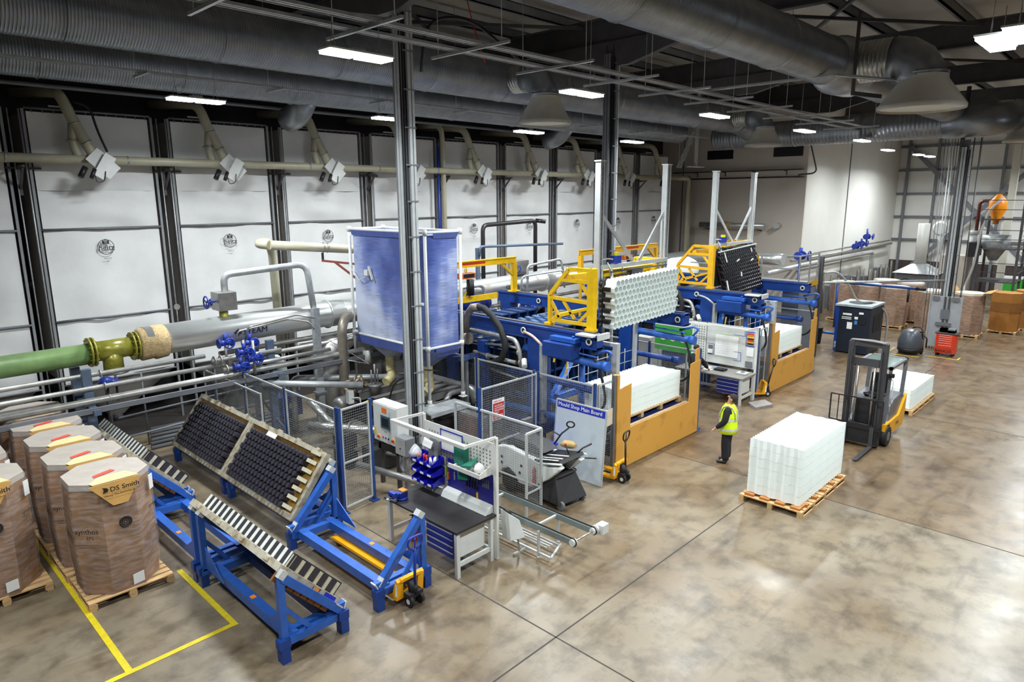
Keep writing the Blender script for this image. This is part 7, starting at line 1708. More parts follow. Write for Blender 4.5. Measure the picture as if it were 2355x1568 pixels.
# ---------------------------------------------------------------- forklift
t = thing('forklift', 'black and yellow electric forklift with lowered forks, standing beside the near foam stack', 'forklift', (19.6, 5.15, 0))
t['label'] = 'black and yellow electric forklift beside the near foam stack'
FK = M('forklift_dark_grey', '#3f3e41', 0.45, 0.1, 0.1, 4); FKY = M('forklift_yellow', '#eeaa12', 0.4, 0, 0.05, 4); FKB = M('forklift_black', '#1d1c1f', 0.45, 0.1, 0.15, 5); FKL = M('forklift_mid_grey', '#65666b', 0.4, 0.05, 0.08, 4)
for y in (4.78, 5.58):
    b = MB(); b.box(18.62, 18.76, y-0.07, y+0.07, 0.08, 2.78); b.box(18.54, 18.62, y-0.02+(0.04 if y < 5 else -0.04), y+0.02+(0.04 if y < 5 else -0.04), 0.1, 2.6); b.build('mast_rail', FK, t, bevel=0.01)
b = MB(); b.box(18.64, 18.76, 4.78, 5.58, 2.66, 2.80); b.box(18.66, 18.74, 4.78, 5.58, 2.15, 2.35); b.box(18.66, 18.72, 4.78, 5.58, 0.15, 0.35); b.build('mast_crossbar', FK, t)
b = MB(); b.tube(fillet([(18.60, 4.75, 2.80), (18.56, 5.0, 2.84), (18.62, 5.5, 2.82), (18.68, 5.62, 2.80)], 0.1), 0.022, 6); b.tube(fillet([(18.72, 4.75, 2.80), (18.76, 5.1, 2.83), (18.72, 5.6, 2.81)], 0.1), 0.018, 6); b.build('mast_hose', M('grey_braided_hose', '#8d8a88', 0.5, 0.2, 0.1, 8), t)
for y in (4.98, 5.38):
    b = MB(); b.cyl((18.70, y, 0.2), (18.70, y, 2.3), 0.028, 10); b.build('lift_cylinder', STEEL, t)
b = MB(); b.box(18.46, 18.54, 4.66, 5.72, 0.12, 0.22); b.box(18.46, 18.54, 4.66, 5.72, 0.50, 0.60); b.box(18.48, 18.52, 4.7, 4.78, 0.2, 0.5); b.box(18.48, 18.52, 5.6, 5.68, 0.2, 0.5); b.box(18.50, 18.56, 4.85, 5.5, 0.2, 0.55); b.build('fork_carriage', FKB, t)
b = MB()
for a, c in (((18.48, 4.64, 0.55), (18.48, 4.64, 1.32)), ((18.48, 5.92, 0.62), (18.48, 5.92, 1.32)), ((18.48, 4.64, 1.32), (18.48, 5.92, 1.32)), ((18.48, 4.64, 0.6), (18.48, 5.92, 0.62))): b.bar(a, c, 0.03)
for y in (4.85, 5.72): b.bar((18.48, y, 0.6), (18.48, y, 1.32), 0.02)
b.build('load_backrest', FKB, t)
for y in (4.84, 5.50):
    b = MB(); b.box(18.44, 18.49, y-0.05, y+0.05, 0.04, 0.60); b.prism([(18.46, y-0.05, 0.035), (17.40, y-0.045, 0.03), (17.32, y-0.03, 0.03), (17.32, y-0.03, 0.04), (17.45, y-0.045, 0.055), (18.46, y-0.05, 0.085)], (0, 0.10, 0)); b.build('fork', FK, t)
b = MB()
prof = [(18.85, 0.16), (19.25, 0.16), (19.3, 0.62), (20.0, 0.30), (20.55, 0.42), (20.62, 1.05), (20.55, 1.12), (20.15, 0.62), (19.35, 0.40), (19.3, 0.52), (18.85, 0.55)]
for y0 in (4.62, 5.62): b.prism([(x, y0, z) for x, z in [(18.85, 0.35), (19.02, 0.56), (19.22, 0.56), (19.4, 0.22), (20.45, 0.24), (20.62, 0.55), (20.62, 1.10), (20.05, 0.62), (19.35, 0.60), (18.85, 0.62)]], (0, 0.08, 0))
b.box(20.50, 20.66, 4.66, 5.66, 0.25, 1.08); b.build('counterweight', FKY, t)
b = MB(); b.prism([(x, 4.68, z) for x, z in ((18.85, 0.3), (20.52, 0.3), (20.55, 1.08), (20.35, 1.18), (19.6, 1.14), (19.4, 0.98), (19.25, 0.62), (18.85, 0.58))], (0, 0.96, 0)); b.build('chassis_body', FKL, t, bevel=0.05)
b = MB(); b.prism([(x, 4.85, z) for x, z in ((18.82, 0.55), (19.05, 0.55), (19.0, 1.25), (18.85, 1.22))], (0, 0.6, 0)); b.build('dashboard', FKB, t, bevel=0.02)
b = MB(); b.torus((19.15, 5.15, 1.28), (0.5, 0, 0.85), 0.16, 0.016, 20, 6); b.tube([(19.15, 5.15, 1.27), (18.98, 5.15, 1.05)], 0.025, 8); b.build('steering_wheel', FKB, t)
b = MB(); b.box(19.42, 19.85, 4.92, 5.38, 1.12, 1.22); b.build('seat_cushion', FKB, t, bevel=0.03)
b = MB(); b.prism([(19.82, 4.92, 1.2), (19.92, 4.92, 1.2), (20.0, 4.92, 1.72), (19.92, 4.92, 1.74)], (0, 0.46, 0)); b.build('seat_back', FKB, t, bevel=0.04)
for y in (4.70, 5.58):
    b = MB(); b.bar((18.95, y, 0.58), (19.08, y, 2.08), 0.06, 0.07); b.build('guard_post', FKL, t)
    b = MB(); b.bar((20.35, y, 1.05), (20.48, y, 2.08), 0.07, 0.09); b.build('guard_post', FKL, t)
b = MB(); b.box(19.02, 19.12, 4.66, 5.62, 2.06, 2.12); b.box(20.44, 20.54, 4.66, 5.62, 2.06, 2.12); b.box(19.02, 20.54, 4.66, 4.74, 2.06, 2.12); b.box(19.02, 20.54, 5.54, 5.62, 2.06, 2.12); b.build('overhead_guard', FKL, t)
b = MB()
for i in range(7): b.box(19.22+i*0.18, 19.25+i*0.18, 4.74, 5.54, 2.07, 2.10)
b.build('guard_bars', FKL, t)
gm = M('tinted_roof_glass', '#8fa39a', 0.08, 0, 0, 1, alpha=0.35)
b = MB(); b.box(19.12, 20.44, 4.74, 5.54, 2.105, 2.112); b.build('roof_glass', gm, t)
b = MB(); b.box(18.98, 19.08, 4.60, 4.72, 1.86, 1.96); b.cyl((18.98, 4.66, 1.91), (18.95, 4.66, 1.91), 0.04, 12); b.build('work_lamp', FKB, t)
b = MB(); b.tube(fillet([(19.15, 4.62, 1.0), (19.05, 4.62, 1.3), (19.1, 4.62, 1.75), (19.12, 4.68, 1.8)], 0.08), 0.014, 6); b.build('grab_handle', LGREY, t)
for y in (4.66, 5.64):
    b = MB(); b.cyl((19.05, y-0.08, 0.26), (19.05, y+0.08, 0.26), 0.26, 24); b.build('front_wheel', RUB, t)
    b = MB(); b.cyl((19.05, y-0.085 if y < 5 else y+0.07, 0.26), (19.05, y-0.07 if y < 5 else y+0.085, 0.26), 0.12, 16); b.build('wheel_rim', FKL, t)
b = MB(); b.cyl((20.25, 5.02, 0.2), (20.25, 5.28, 0.2), 0.2, 20); b.build('rear_wheel', RUB, t)
b = MB(); b.text('STILL', (19.75, 4.612, 0.40), (1,0,0), (0,0,1), 0.13); b.build('lettering', PRINT, t)
# ---------------------------------------------------------------- people
def skin(name, V, E, R, mat, parent, sub=1, smooth=True, root=0):
    o0 = ORG[parent.name]
    me = bpy.data.meshes.new(name); me.from_pydata([Vector(v)-o0 for v in V], E, []); me.update()
    ob = bpy.data.objects.new(name, me); COL.objects.link(ob)
    me.materials.append(mat)
    md = ob.modifiers.new('skin', 'SKIN'); md.use_smooth_shade = smooth
    md.branch_smoothing = 0.4
    layer = me.skin_vertices[0].data if me.skin_vertices else None
    if layer is None:
        bm = bmesh.new(); bm.from_mesh(me); bm.verts.layers.skin.verify(); bm.to_mesh(me); bm.free(); layer = me.skin_vertices[0].data
    for i, r in enumerate(R):
        layer[i].radius = r if isinstance(r, tuple) else (r, r)
    layer[root].use_root = True
    sd = ob.modifiers.new('smooth', 'SUBSURF'); sd.levels = sub; sd.render_levels = sub
    ob.parent = parent; ORG[ob.name] = o0
    return ob
SKINM = M('skin', '#c69273', 0.55, 0, 0.05, 12); HAIR = M('dark_brown_hair', '#2c211d', 0.8, 0, 0.25, 30)
SWEAT = M('black_sweater', '#17151a', 0.9, 0, 0.15, 12); TROU = M('black_trousers', '#16141a', 0.85, 0, 0.15, 6); SHOE = M('black_shoe', '#141316', 0.5, 0, 0.1, 8)
VEST = M('hi_vis_yellow_green', '#d3ec0c', 0.6, 0, 0.05, 6); REFL = M('reflective_silver_tape', '#c5c9c4', 0.35, 0.2, 0.05, 10)
def person(label, loc, rotz, headpitch, armL, armR, vest=True, lean=0.0, group=None):
    """faces local +y; arms: list of (shoulder, elbow, wrist) points; left arm is -x"""
    t = thing('person', label, 'person', (0,0,0), group)
    hp = Vector((0, 0.01+lean, 1.50))     # neck base
    # body: legs, torso, neck, head, arms, hands as one continuous surface
    hd = Vector((0, math.cos(headpitch), math.sin(headpitch)))  # face direction
    hu = Vector((0, -math.sin(headpitch), math.cos(headpitch))) # head up
    neck = hp + Vector((0, 0.0, 0.06)); skull = neck + hu*0.11 + hd*0.015
    V = [(0,0,0.96), (0,lean*0.4,1.12), (0,lean*0.8,1.34), tuple(hp), tuple(neck), tuple(skull), tuple(skull+hu*0.085+hd*-0.005)]
    E = [(0,1),(1,2),(2,3),(3,4),(4,5),(5,6)]; R = [(0.16,0.12),(0.155,0.12),(0.17,0.12),(0.09,0.08),(0.055,0.055),(0.075,0.092),(0.06,0.075)]
    # jaw and nose
    def add(p, par, r): V.append(tuple(p)); E.append((par, len(V)-1)); R.append(r); return len(V)-1
    add(skull + hd*0.055 - hu*0.055, 5, (0.05,0.045))
    for s in (-1, 1):
        h = add((s*0.09, 0, 0.90), 0, 0.095); k = add((s*0.10, 0.02, 0.50), h, 0.062); a = add((s*0.10, 0.0, 0.12), k, 0.045); add((s*0.11, 0.12, 0.045), a, 0.04)
    for s, arm in ((-1, armL), (1, armR)):
        sh = add((s*0.19, lean*0.9, 1.42), 2, 0.06); el = add(arm[0], sh, 0.045); wr = add(arm[1], el, 0.030)
        w = Vector(arm[1]); d = (Vector(arm[1])-Vector(arm[0])).normalized(); d2 = (d + Vector((0, 0.25, -0.05))).normalized()
        pm = add(w + d2*0.055, wr, (0.030, 0.020)); side = d2.cross(Vector((0,0,1))).normalized() if abs(d2.z) < 0.9 else Vector((0,1,0))
        for q in range(4):
            o = side*(0.033-0.022*q); L = (0.065, 0.078, 0.072, 0.055)[q]
            f1 = add(w + d2*0.085 + o, pm, 0.0095); f2 = add(w + d2*(0.085+L*0.55) + o*1.1 + Vector((0,0,-0.008)), f1, 0.0085); add(w + d2*(0.085+L*0.85) + o*1.1 + Vector((0,0,-0.030)), f2, 0.0075)
        th = add(w + d2*0.03 + side*0.042, pm, 0.011); add(w + d2*0.07 + side*0.062 + Vector((0,0,-0.01)), th, 0.009)
    body = skin('body', V, E, R, SKINM, t, 2)
    # face features
    b = MB(); e1 = Vector((1,0,0))
    nz = skull + hd*0.092 + hu*0.0; b.hexa([nz-e1*0.014-hu*0.022, nz+e1*0.014-hu*0.022, nz+e1*0.014-hd*0.03, nz-e1*0.014-hd*0.03, nz-e1*0.008+hd*0.022-hu*0.015, nz+e1*0.008+hd*0.022-hu*0.015, nz+e1*0.005+hu*0.035, nz-e1*0.005+hu*0.035])
    for s in (-1, 1): b.lathe(skull + e1*s*0.072 - hd*0.012 + hu*0.0, e1*s, [(0, 0.026), (0.012, 0.030), (0.018, 0.018)], 10)
    b.build('face', SKINM, t)
    b = MB()
    for s in (-1, 1): p = skull + e1*s*0.032 + hd*0.088 + hu*0.03; b.lathe(p, hd, [(0, 0.012), (0.004, 0.008)], 10)
    b.bar(skull + hd*0.098 - hu*0.045 - e1*0.022, skull + hd*0.098 - hu*0.045 + e1*0.022, 0.006, 0.006); b.build('eyes_and_mouth', M('dark_feature', '#5a352c', 0.6, 0, 0, 4), t)
    b = MB(); n = len(b.v); seg = 20; rings = 9; c = skull + hu*0.035 - hd*0.012
    for i in range(rings+1):
        ph = PI*0.66*i/rings
        for j in range(seg):
            a = 2*PI*j/seg; front = max(0.0, math.cos(a)); 
            pp = ph*(1-0.42*front)
            b.v.append(tuple(c + (hu*math.cos(pp)*0.108 + (hd*math.cos(a)*0.108 + e1*math.sin(a)*0.088)*math.sin(pp))))
    for i in range(rings):
        for j in range(seg): j2 = (j+1) % seg; b.face((n+i*seg+j, n+i*seg+j2, n+(i+1)*seg+j2, n+(i+1)*seg+j), True)
    b.build('hair', HAIR, t)
    # trousers
    V = [(0,0,0.98), (0,0,0.88)]; E = [(0,1)]; R = [(0.19,0.155),(0.185,0.155)]
    for s in (-1, 1):
        for (p, r) in (((s*0.10, 0.0, 0.80), 0.125), ((s*0.105, 0.02, 0.50), 0.108), ((s*0.11, 0.0, 0.22), 0.100), ((s*0.11, 0.0, 0.07), 0.095)):
            V.append(p); R.append(r); E.append((1 if r == 0.125 else len(V)-2, len(V)-1))
    skin('trousers', V, E, R, TROU, t, 2)
    for s in (-1, 1):
        skin('shoe', [(s*0.11, -0.05, 0.055), (s*0.115, 0.06, 0.05), (s*0.125, 0.17, 0.040), (s*0.125, 0.21, 0.035)], [(0,1),(1,2),(2,3)], [(0.050,0.050),(0.050,0.048),(0.046,0.036),(0.03,0.026)], SHOE, t, 2)
    # sweater with sleeves
    V = [(0,0,0.96), (0,lean*0.4,1.12), (0,lean*0.8,1.34), (0, lean, 1.46), tuple(hp+Vector((0,0,0.02)))]; E = [(0,1),(1,2),(2,3),(3,4)]; R = [(0.20,0.16),(0.195,0.16),(0.20,0.16),(0.13,0.11),(0.075,0.075)]
    for s, arm in ((-1, armL), (1, armR)):
        w = Vector(arm[1]); e = Vector(arm[0]); w2 = w - (w-e).normalized()*0.02
        for i, (p, r) in enumerate((((s*0.205, lean*0.9, 1.40), 0.10), (arm[0], 0.082), (tuple(w2), 0.055))):
            V.append(tuple(p)); R.append(r); E.append((2 if i == 0 else len(V)-2, len(V)-1))
    skin('sweater', V, E, R, SWEAT, t, 2)
    if vest:
        b = MB(); n = len(b.v); seg = 32
        rows = [(0.80, 0.26, 0.225, 0), (0.90, 0.255, 0.22, 0), (1.05, 0.245, 0.21, 0), (1.20, 0.245, 0.205, 0), (1.32, 0.23, 0.19, 0), (1.42, 0.185, 0.165, 0), (1.49, 0.125, 0.115, 0), (1.53, 0.085, 0.09, 0)]
        for z, rx, ry, _ in rows:
            for j in range(seg):
                a = 2*PI*j/seg; w = 0.008*math.sin(a*5+z*9); b.v.append((math.cos(a)*(rx+w), math.sin(a)*(ry+w)+lean*(z-0.96)/0.5*0.8, z))
        mats = []
        for i in range(len(rows)-1):
            for j in range(seg): j2 = (j+1) % seg; b.face((n+i*seg+j, n+i*seg+j2, n+(i+1)*seg+j2, n+(i+1)*seg+j), True)
        v = b.build('safety_vest', VEST, t)
        so = v.modifiers.new('cloth_thickness', 'SOLIDIFY'); so.thickness = 0.006
        for z0, z1, rx, ry in ((0.88, 0.94, 0.268, 0.234), (1.13, 1.19, 0.256, 0.218)):
            b = MB(); n = 0
            for z in (z0, z1):
                for j in range(seg):
                    a = 2*PI*j/seg; w = 0.008*math.sin(a*5+z*9); b.v.append((math.cos(a)*(rx+w), math.sin(a)*(ry+w), z))
            for j in range(seg): j2 = (j+1) % seg; b.face((j, j2, seg+j2, seg+j), True)
            b.build('reflective_band', REFL, v)
        for s in (-1, 1):
            b = MB(); pts = [(s*0.12, 0.195, 1.15), (s*0.125, 0.18, 1.32), (s*0.13, 0.10, 1.455), (s*0.13, -0.0, 1.50), (s*0.13, -0.10, 1.455), (s*0.125, -0.18, 1.32), (s*0.12, -0.2, 1.15)]
            for i in range(len(pts)-1):
                p, q_ = Vector(pts[i]), Vector(pts[i+1]); b.quad(p-Vector((0.028,0,0)), p+Vector((0.028,0,0)), q_+Vector((0.028,0,0)), q_-Vector((0.028,0,0)))
            so = b.build('shoulder_band', REFL, v); md = so.modifiers.new('cloth_thickness', 'SOLIDIFY'); md.thickness = 0.012
    t.location = loc; t.rotation_euler = (0, 0, rotz)
    return t
person('person in a yellow hi-vis vest and black clothes standing in the aisle looking up', (15.08, 7.16, 0), math.radians(14), math.radians(38), ((-0.30, 0.02, 1.14), (-0.27, 0.24, 0.93)), ((0.28, -0.02, 1.14), (0.26, 0.16, 0.94)))
person('person in black clothes leaning on the second bench, mostly hidden by the orange barrier', (19.42, 10.55, 0), math.radians(-100), math.radians(-25), ((-0.24, 0.22, 1.20), (-0.10, 0.48, 0.97)), ((0.24, 0.22, 1.20), (0.20, 0.50, 0.97)), vest=False, lean=0.05)
# ---------------------------------------------------------------- compressor, bins, washer, tool cabinet
t = thing('air_compressor', 'tall dark blue air compressor cabinet with a blue stripe', 'compressor', (30.4, 9.0, 0))
CD = M('dark_navy_cabinet', '#1f2633', 0.4, 0.1, 0.08, 3)
b = MB(); b.box(29.65, 31.4, 8.28, 9.62, 0.04, 1.98); b.build('cabinet', CD, t, bevel=0.02)
b = MB(); b.box(29.60, 31.42, 8.25, 9.66, 1.98, 2.06); b.build('top_cover', M('pale_grey_top', '#9fa6a8', 0.5, 0, 0.05, 3), t)
b = MB(); b.cyl((30.5, 8.95, 2.06), (30.5, 8.95, 2.075), 0.45, 28)
b.build('fan_grille', BLK, t)
b = MB(); b.box(29.64, 29.655, 9.5, 9.62, 0.06, 1.97); b.build('blue_stripe', BLUE, t)
b = MB(); b.text('7751008', (29.635, 9.585, 0.22), (0,0,1), (0,1,0), 0.001) if False else b.text('TS1008', (29.635, 9.52, 0.18), (0,0,1), (0,1,0), 0.09); b.build('lettering', PRINTW, t)
b = MB(); b.box(29.63, 29.65, 9.0, 9.35, 1.62, 1.70); b.box(29.63, 29.65, 8.55, 8.72, 1.70, 1.78); b.box(29.63, 29.65, 9.0, 9.38, 1.52, 1.55); b.box(29.63, 29.65, 9.0, 9.38, 1.45, 1.48); b.box(29.63, 29.65, 8.95, 9.15, 1.05, 1.33); b.box(29.63, 29.65, 8.75, 8.88, 1.48, 1.58); b.build('white_label', PAPER, t)
b = MB(); b.box(29.63, 29.65, 8.45, 8.70, 1.28, 1.58); b.build('control_panel', BLK, t)
b = MB(); b.box(29.63, 29.65, 8.76, 8.87, 1.26, 1.42); b.build('blue_display', M('sky_blue_display', '#3c7fc0', 0.4, 0, 0, 4), t)
b = MB(); b.box(30.1, 31.0, 8.265, 8.28, 0.9, 1.6); b.build('side_grille', BLK, t)
b = MB(); b.tube(fillet([(28.3, 9.9, 3.4), (28.9, 9.5, 3.5), (29.4, 9.2, 3.0), (29.9, 8.9, 2.15), (30.8, 8.5, 2.12), (31.45, 8.15, 1.6), (31.5, 8.1, 0.7), (31.45, 8.15, 0.15), (31.3, 8.2, 0.1)], 0.35, 6), 0.04, 8)
tag(b.build('grey_hose', M('pale_grey_hose', '#a9a8a6', 0.5, 0, 0.05, 6)), 'pale hose looping over the dark blue compressor down to the floor', 'hose')
for x, y, w, h in ((30.9, 10.75, 'right one, nearer the compressor', 0.72), (30.6, 11.25, 'left one, partly hidden', 0.9)):
    b = MB(); b.lathe((x, y, 0), (0,0,1), [(0, 0.17), (h*0.9, 0.22), (h*0.93, 0.235), (h, 0.235), (h+0.02, 0.2)], 20)
    tag(b.build('waste_bin', BLK), 'round black waste bin beside the compressor, ' + w, 'bin', 'black waste bins')
b = MB(); b.cyl((31.0, 9.6, 0.52), (31.0, 11.6, 0.5), 0.06, 10)
tag(b.build('blue_pipe', BLUE2), 'short blue pipe low behind the compressor', 'pipe')
t = thing('blue_pipe', 'blue pipe bar with a black end fitting above the wrapped drums', 'pipe', (34.3, 10, 2.2))
b = MB(); b.tube([(35.3, 11.6, 2.28), (35.3, 8.0, 2.26)], 0.06, 10); b.cyl((35.3, 11.5, 0), (35.3, 11.5, 2.28), 0.06, 10); b.build('pipe', BLUE, t)
b = MB(); b.cyl((35.3, 8.05, 2.26), (35.3, 7.65, 2.26), 0.08, 12); b.cyl((35.3, 8.35, 2.2), (35.3, 8.35, 1.6), 0.05, 8); b.build('end_fitting', BLK, t)
b = MB(); b.tube([(28.2, 9.9, 3.05), (33.4, 6.6, 2.93)], 0.045, 8)
tag(b.build('galvanised_pipe', GALV), 'long grey pipe from the service platform to the far column', 'pipe')
t = thing('pressure_washer', 'dark grey wheeled pressure washer on a yellow taped bay', 'pressure washer', (31.3, 7.2, 0))
WG = M('washer_grey_shell', '#4c5058', 0.35, 0, 0.06, 4)
b = MB(); b.lathe((31.4, 7.15, 0.20), (0,0,1), [(0, 0.42), (0.12, 0.46), (0.35, 0.46), (0.6, 0.38), (0.78, 0.28), (0.84, 0.14)], 24); b.build('shell', WG, t)
b = MB(); b.lathe((31.4, 7.15, 0.06), (0,0,1), [(0, 0.36), (0.1, 0.46), (0.2, 0.46)], 24); b.build('base', BLK, t)
b = MB(); b.tube(fillet([(31.7, 7.3, 0.5), (31.8, 7.2, 1.08), (31.75, 6.85, 1.1), (31.6, 6.75, 0.6)], 0.15), 0.03, 8); b.tube(fillet([(31.6, 6.75, 0.8), (31.6, 6.6, 0.7), (31.6, 6.6, 0.3)], 0.1), 0.03, 8); b.build('handle_hose', BLK, t)
b = MB(); b.lathe((31.2, 7.1, 1.0), (-0.3,0,1), [(0, 0.08), (0.03, 0.06)], 12); b.build('cap', PAPER, t)
for y in (6.75, 7.55): b = MB(); b.cyl((31.6, y-0.04, 0.16), (31.6, y+0.04, 0.16), 0.16, 18); b.build('wheel', RUB, t)
t = thing('tool_cabinet', 'red wheeled tool cabinet lettered BAHCO on a yellow taped bay', 'tool cabinet', (31.9, 6.0, 0))
RC = M('tool_cabinet_red', '#d83a17', 0.4, 0, 0.05, 4)
b = MB(); b.box(31.75, 32.3, 5.62, 6.32, 0.12, 0.92); b.build('carcass', RC, t, bevel=0.01)
b = MB(); b.box(31.72, 32.33, 5.58, 6.36, 0.92, 0.97); b.build('top_tray', M('dark_tray_top', '#4a3d3c', 0.6, 0, 0.2, 5), t)
zs = [0.34, 0.47, 0.57, 0.66, 0.74, 0.82, 0.90]
for i in range(6):
    b = MB(); b.box(31.735, 31.75, 5.64, 6.30, zs[i]+0.008, zs[i+1]); d = b.build('drawer', RC, t)
    b = MB(); b.box(31.725, 31.737, 5.75, 6.2, zs[i+1]-0.02, zs[i+1]-0.01); b.build('handle_strip', PAPER, d)
b = MB(); b.text('BAHCO', (31.73, 6.30, 0.17), (0,-1,0), (0,0,1), 0.17, 0.01); b.build('lettering', PRINT, t)
for x in (31.85, 32.2):
    for y in (5.7, 6.25): b = MB(); b.cyl((x, y-0.03, 0.06), (x, y+0.03, 0.06), 0.06, 14); b.build('castor', BLK, t)
b = MB()
for z in (1.05, 1.0): b.box(31.85, 32.2, 5.7, 5.95, 0.97, z+0.07); b.box(31.9, 32.2, 6.0, 6.25, 0.97, 1.12)
tag(b.build('tool_boxes', GRYPL), 'grey boxes standing on the red tool cabinet', 'box')
t = thing('column_panel', 'tall pale metal panel with electrical boxes in front of the far column', 'panel', (33.1, 6.3, 0))
b = MB(); b.box(33.05, 33.10, 5.82, 6.92, 0.1, 2.3); b.box(33.02, 33.12, 5.78, 5.82, 0, 2.35); b.box(33.02, 33.12, 6.92, 6.96, 0, 2.35); b.build('panel', M('pale_metal_panel', '#b7bcc0', 0.4, 0.3, 0.08, 2), t)
b = MB(); b.box(32.95, 33.05, 6.2, 6.5, 1.35, 1.75); b.box(32.95, 33.05, 6.1, 6.65, 1.05, 1.2); b.box(32.95, 33.05, 6.62, 6.85, 2.12, 2.3); b.box(32.95, 33.05, 5.9, 6.15, 2.12, 2.3); b.build('electrical_box', GRYPL, t)
b = MB()
for y in (6.25, 6.4): b.box(32.98, 33.05, y-0.03, y+0.03, 0.2, 2.3)
b.build('trunking', DKSTEEL, t)
tape([(30.9, 6.65), (30.75, 7.85), (32.2, 7.9)], 'yellow taped bay under the pressure washer', 0.06)
tape([(31.4, 6.55), (31.35, 5.4), (31.9, 5.4)], 'yellow taped bay around the red tool cabinet', 0.06)
b = MB()
for i in range(4): b.box(30.5, 30.9, 11.6, 11.95, 0.3+i*0.32, 0.56+i*0.32)
b.box(30.48, 30.52, 11.58, 11.62, 0, 1.6); b.box(30.88, 30.92, 11.58, 11.62, 0, 1.6)
tag(b.build('shelf_rack', GRYPL), 'grey rack of boxes behind the black waste bins', 'rack')
b = MB(); b.hexa([(19.60,8.45,0.0),(20.30,8.20,0.0),(20.62,8.60,0.0),(19.95,8.86,0.0),(19.60,8.45,0.09),(20.30,8.20,0.09),(20.62,8.60,0.09),(19.95,8.86,0.09)])
b.v += [(20.12, 8.53, 0.20)]; nb = 8
for q in ((4,5),(5,6),(6,7),(7,4)): b.face((q[0], q[1], nb))
tag(b.build('grey_floor_box', M('dusty_grey_lid', '#8d8580', 0.6, 0, 0.15, 5)), 'flat grey box with a raised lid on the floor before the second bench', 'box')
# ---------------------------------------------------------------- far drums
far = drum('x', 2.05, 'wrapped drums at the far end', flap=False, print_=False)
farP = pallet('wooden_pallet', 'x', -0.62, 0.62, -0.60, 0.60, 'pallets under the far drums', along='x')
spots = [(37.8, 12.0, 'leftmost in the front row'), (37.6, 10.75, 'second from the left in the front row'), (37.4, 9.45, 'third from the left, left of the far column'), (37.0, 7.7, 'behind the far column on its left'), (37.2, 6.25, 'right of the far column, with a torn open lid'), (39.6, 9.3, 'in the second row behind the third drum'), (40.1, 10.6, 'in the second row behind the second drum')]
for ch in far.children:
    if ch.name.startswith('lid'): ch.data = ch.data.copy(); ch.data.materials[0] = M('cream_wrapped_lid', '#ddd4c2', 0.4, 0, 0.08, 4)
for i, (x, y, l) in enumerate(spots):
    if i == 0: far.location = (x, y, 0); farP.location = (x, y, 0); far['label'] = 'film wrapped far drum, ' + l; farP['label'] = 'pallet under the far drum ' + l
    else: dup(far, (x, y, 0), 'film wrapped far drum, ' + l); dup(farP, (x, y, 0), 'pallet under the far drum ' + l)
b = MB(); b.prism([(36.6, 5.66, 2.1), (37.8, 5.66, 2.1), (37.9, 5.3, 2.2), (36.5, 5.35, 2.15)], (0,0,0.01)); b.prism([(36.8, 6.8, 2.1), (37.8, 6.8, 2.1), (37.7, 6.95, 2.3), (36.9, 6.95, 2.3)], (0.0,0.01,0.01))
tag(b.build('open_lid_flaps', CARDM), 'open cardboard lid flaps on the drum right of the far column', 'lid')
for x, y, l in ((39.3, 5.1, 'nearer brown one at the right edge'), (40.8, 4.4, 'farther brown one at the right edge')):
    t = thing('octagonal_box', 'unwrapped orange brown octagonal cardboard box, ' + l, 'box', (x, y, 0), 'unwrapped octagonal boxes')
    b = MB(); p = octa(1.14, 1.14, 0.33, 0.145); q = octa(1.14, 1.14, 0.33, 1.0); r = octa(1.14, 1.14, 0.33, 1.08); s = octa(1.14, 1.14, 0.33, 1.95)
    for L in (p, s): b.v += [(a+x, c+y, z) for a, c, z in L]
    for j in range(8): b.face((j, (j+1) % 8, 8+(j+1) % 8, 8+j))
    b.face(tuple(range(8, 16))); b.build('box_wall', M('orange_brown_cardboard', '#a9702f', 0.8, 0, 0.12, 2), t)
    b = MB(); L0 = octa(1.17, 1.17, 0.34, 1.05); L1 = octa(1.17, 1.17, 0.34, 1.5); b.v += [(a+x, c+y, z) for a, c, z in L0+L1]
    for j in range(8): b.face((j, (j+1) % 8, 8+(j+1) % 8, 8+j))
    b.build('sleeve', M('darker_brown_sleeve', '#8f5d28', 0.8, 0, 0.12, 3), t)
    dup(farP, (x, y, 0), 'pallet under the %s octagonal box' % l.split(' at')[0])
# ---------------------------------------------------------------- granule tower and plant at the far end
t = thing('granule_tower', 'grey steel tower with platforms and an orange cyclone at the far end', 'tower', (46, 6.8, 0))
b = MB()
for x in (45.2, 47.2):
    for y in (5.7, 7.5): b.box(x-0.06, x+0.06, y-0.06, y+0.06, 0, 6.4 if y < 7 else 5.3)
for z in (1.8, 3.6, 5.2): b.box(45.15, 47.25, 5.65, 7.55, z-0.06, z)
b.build('frame', DKSTEEL, t)
b = MB()
for z in (1.8, 3.6, 5.2):
    for zz_ in (0.5, 1.0): b.bar((45.15, 5.6, z+zz_), (45.15, 7.6, z+zz_), 0.035); b.bar((45.15, 5.6, z+zz_), (47.2, 5.6, z+zz_), 0.035)
for i in range(14): b.bar((45.5, 5.6, 1.9+i*0.3), (45.9, 5.6, 1.9+i*0.3), 0.03)
b.build('handrail', DKSTEEL, t)
b = MB(); b.lathe((45.9, 7.0, 4.9), (0,0,1), [(0, 0.14), (0.15, 0.14), (0.75, 0.42), (1.25, 0.42), (1.55, 0.15), (1.62, 0.12)], 20); b.build('cyclone', M('orange_cyclone_paint', '#e88a10', 0.4, 0, 0.06, 4), t)
b = MB(); b.lathe((46.0, 6.9, 2.9), (0,0,1), [(0, 0.2), (0.9, 0.7), (1.4, 0.7)], 18); b.build('funnel', GALV, t)
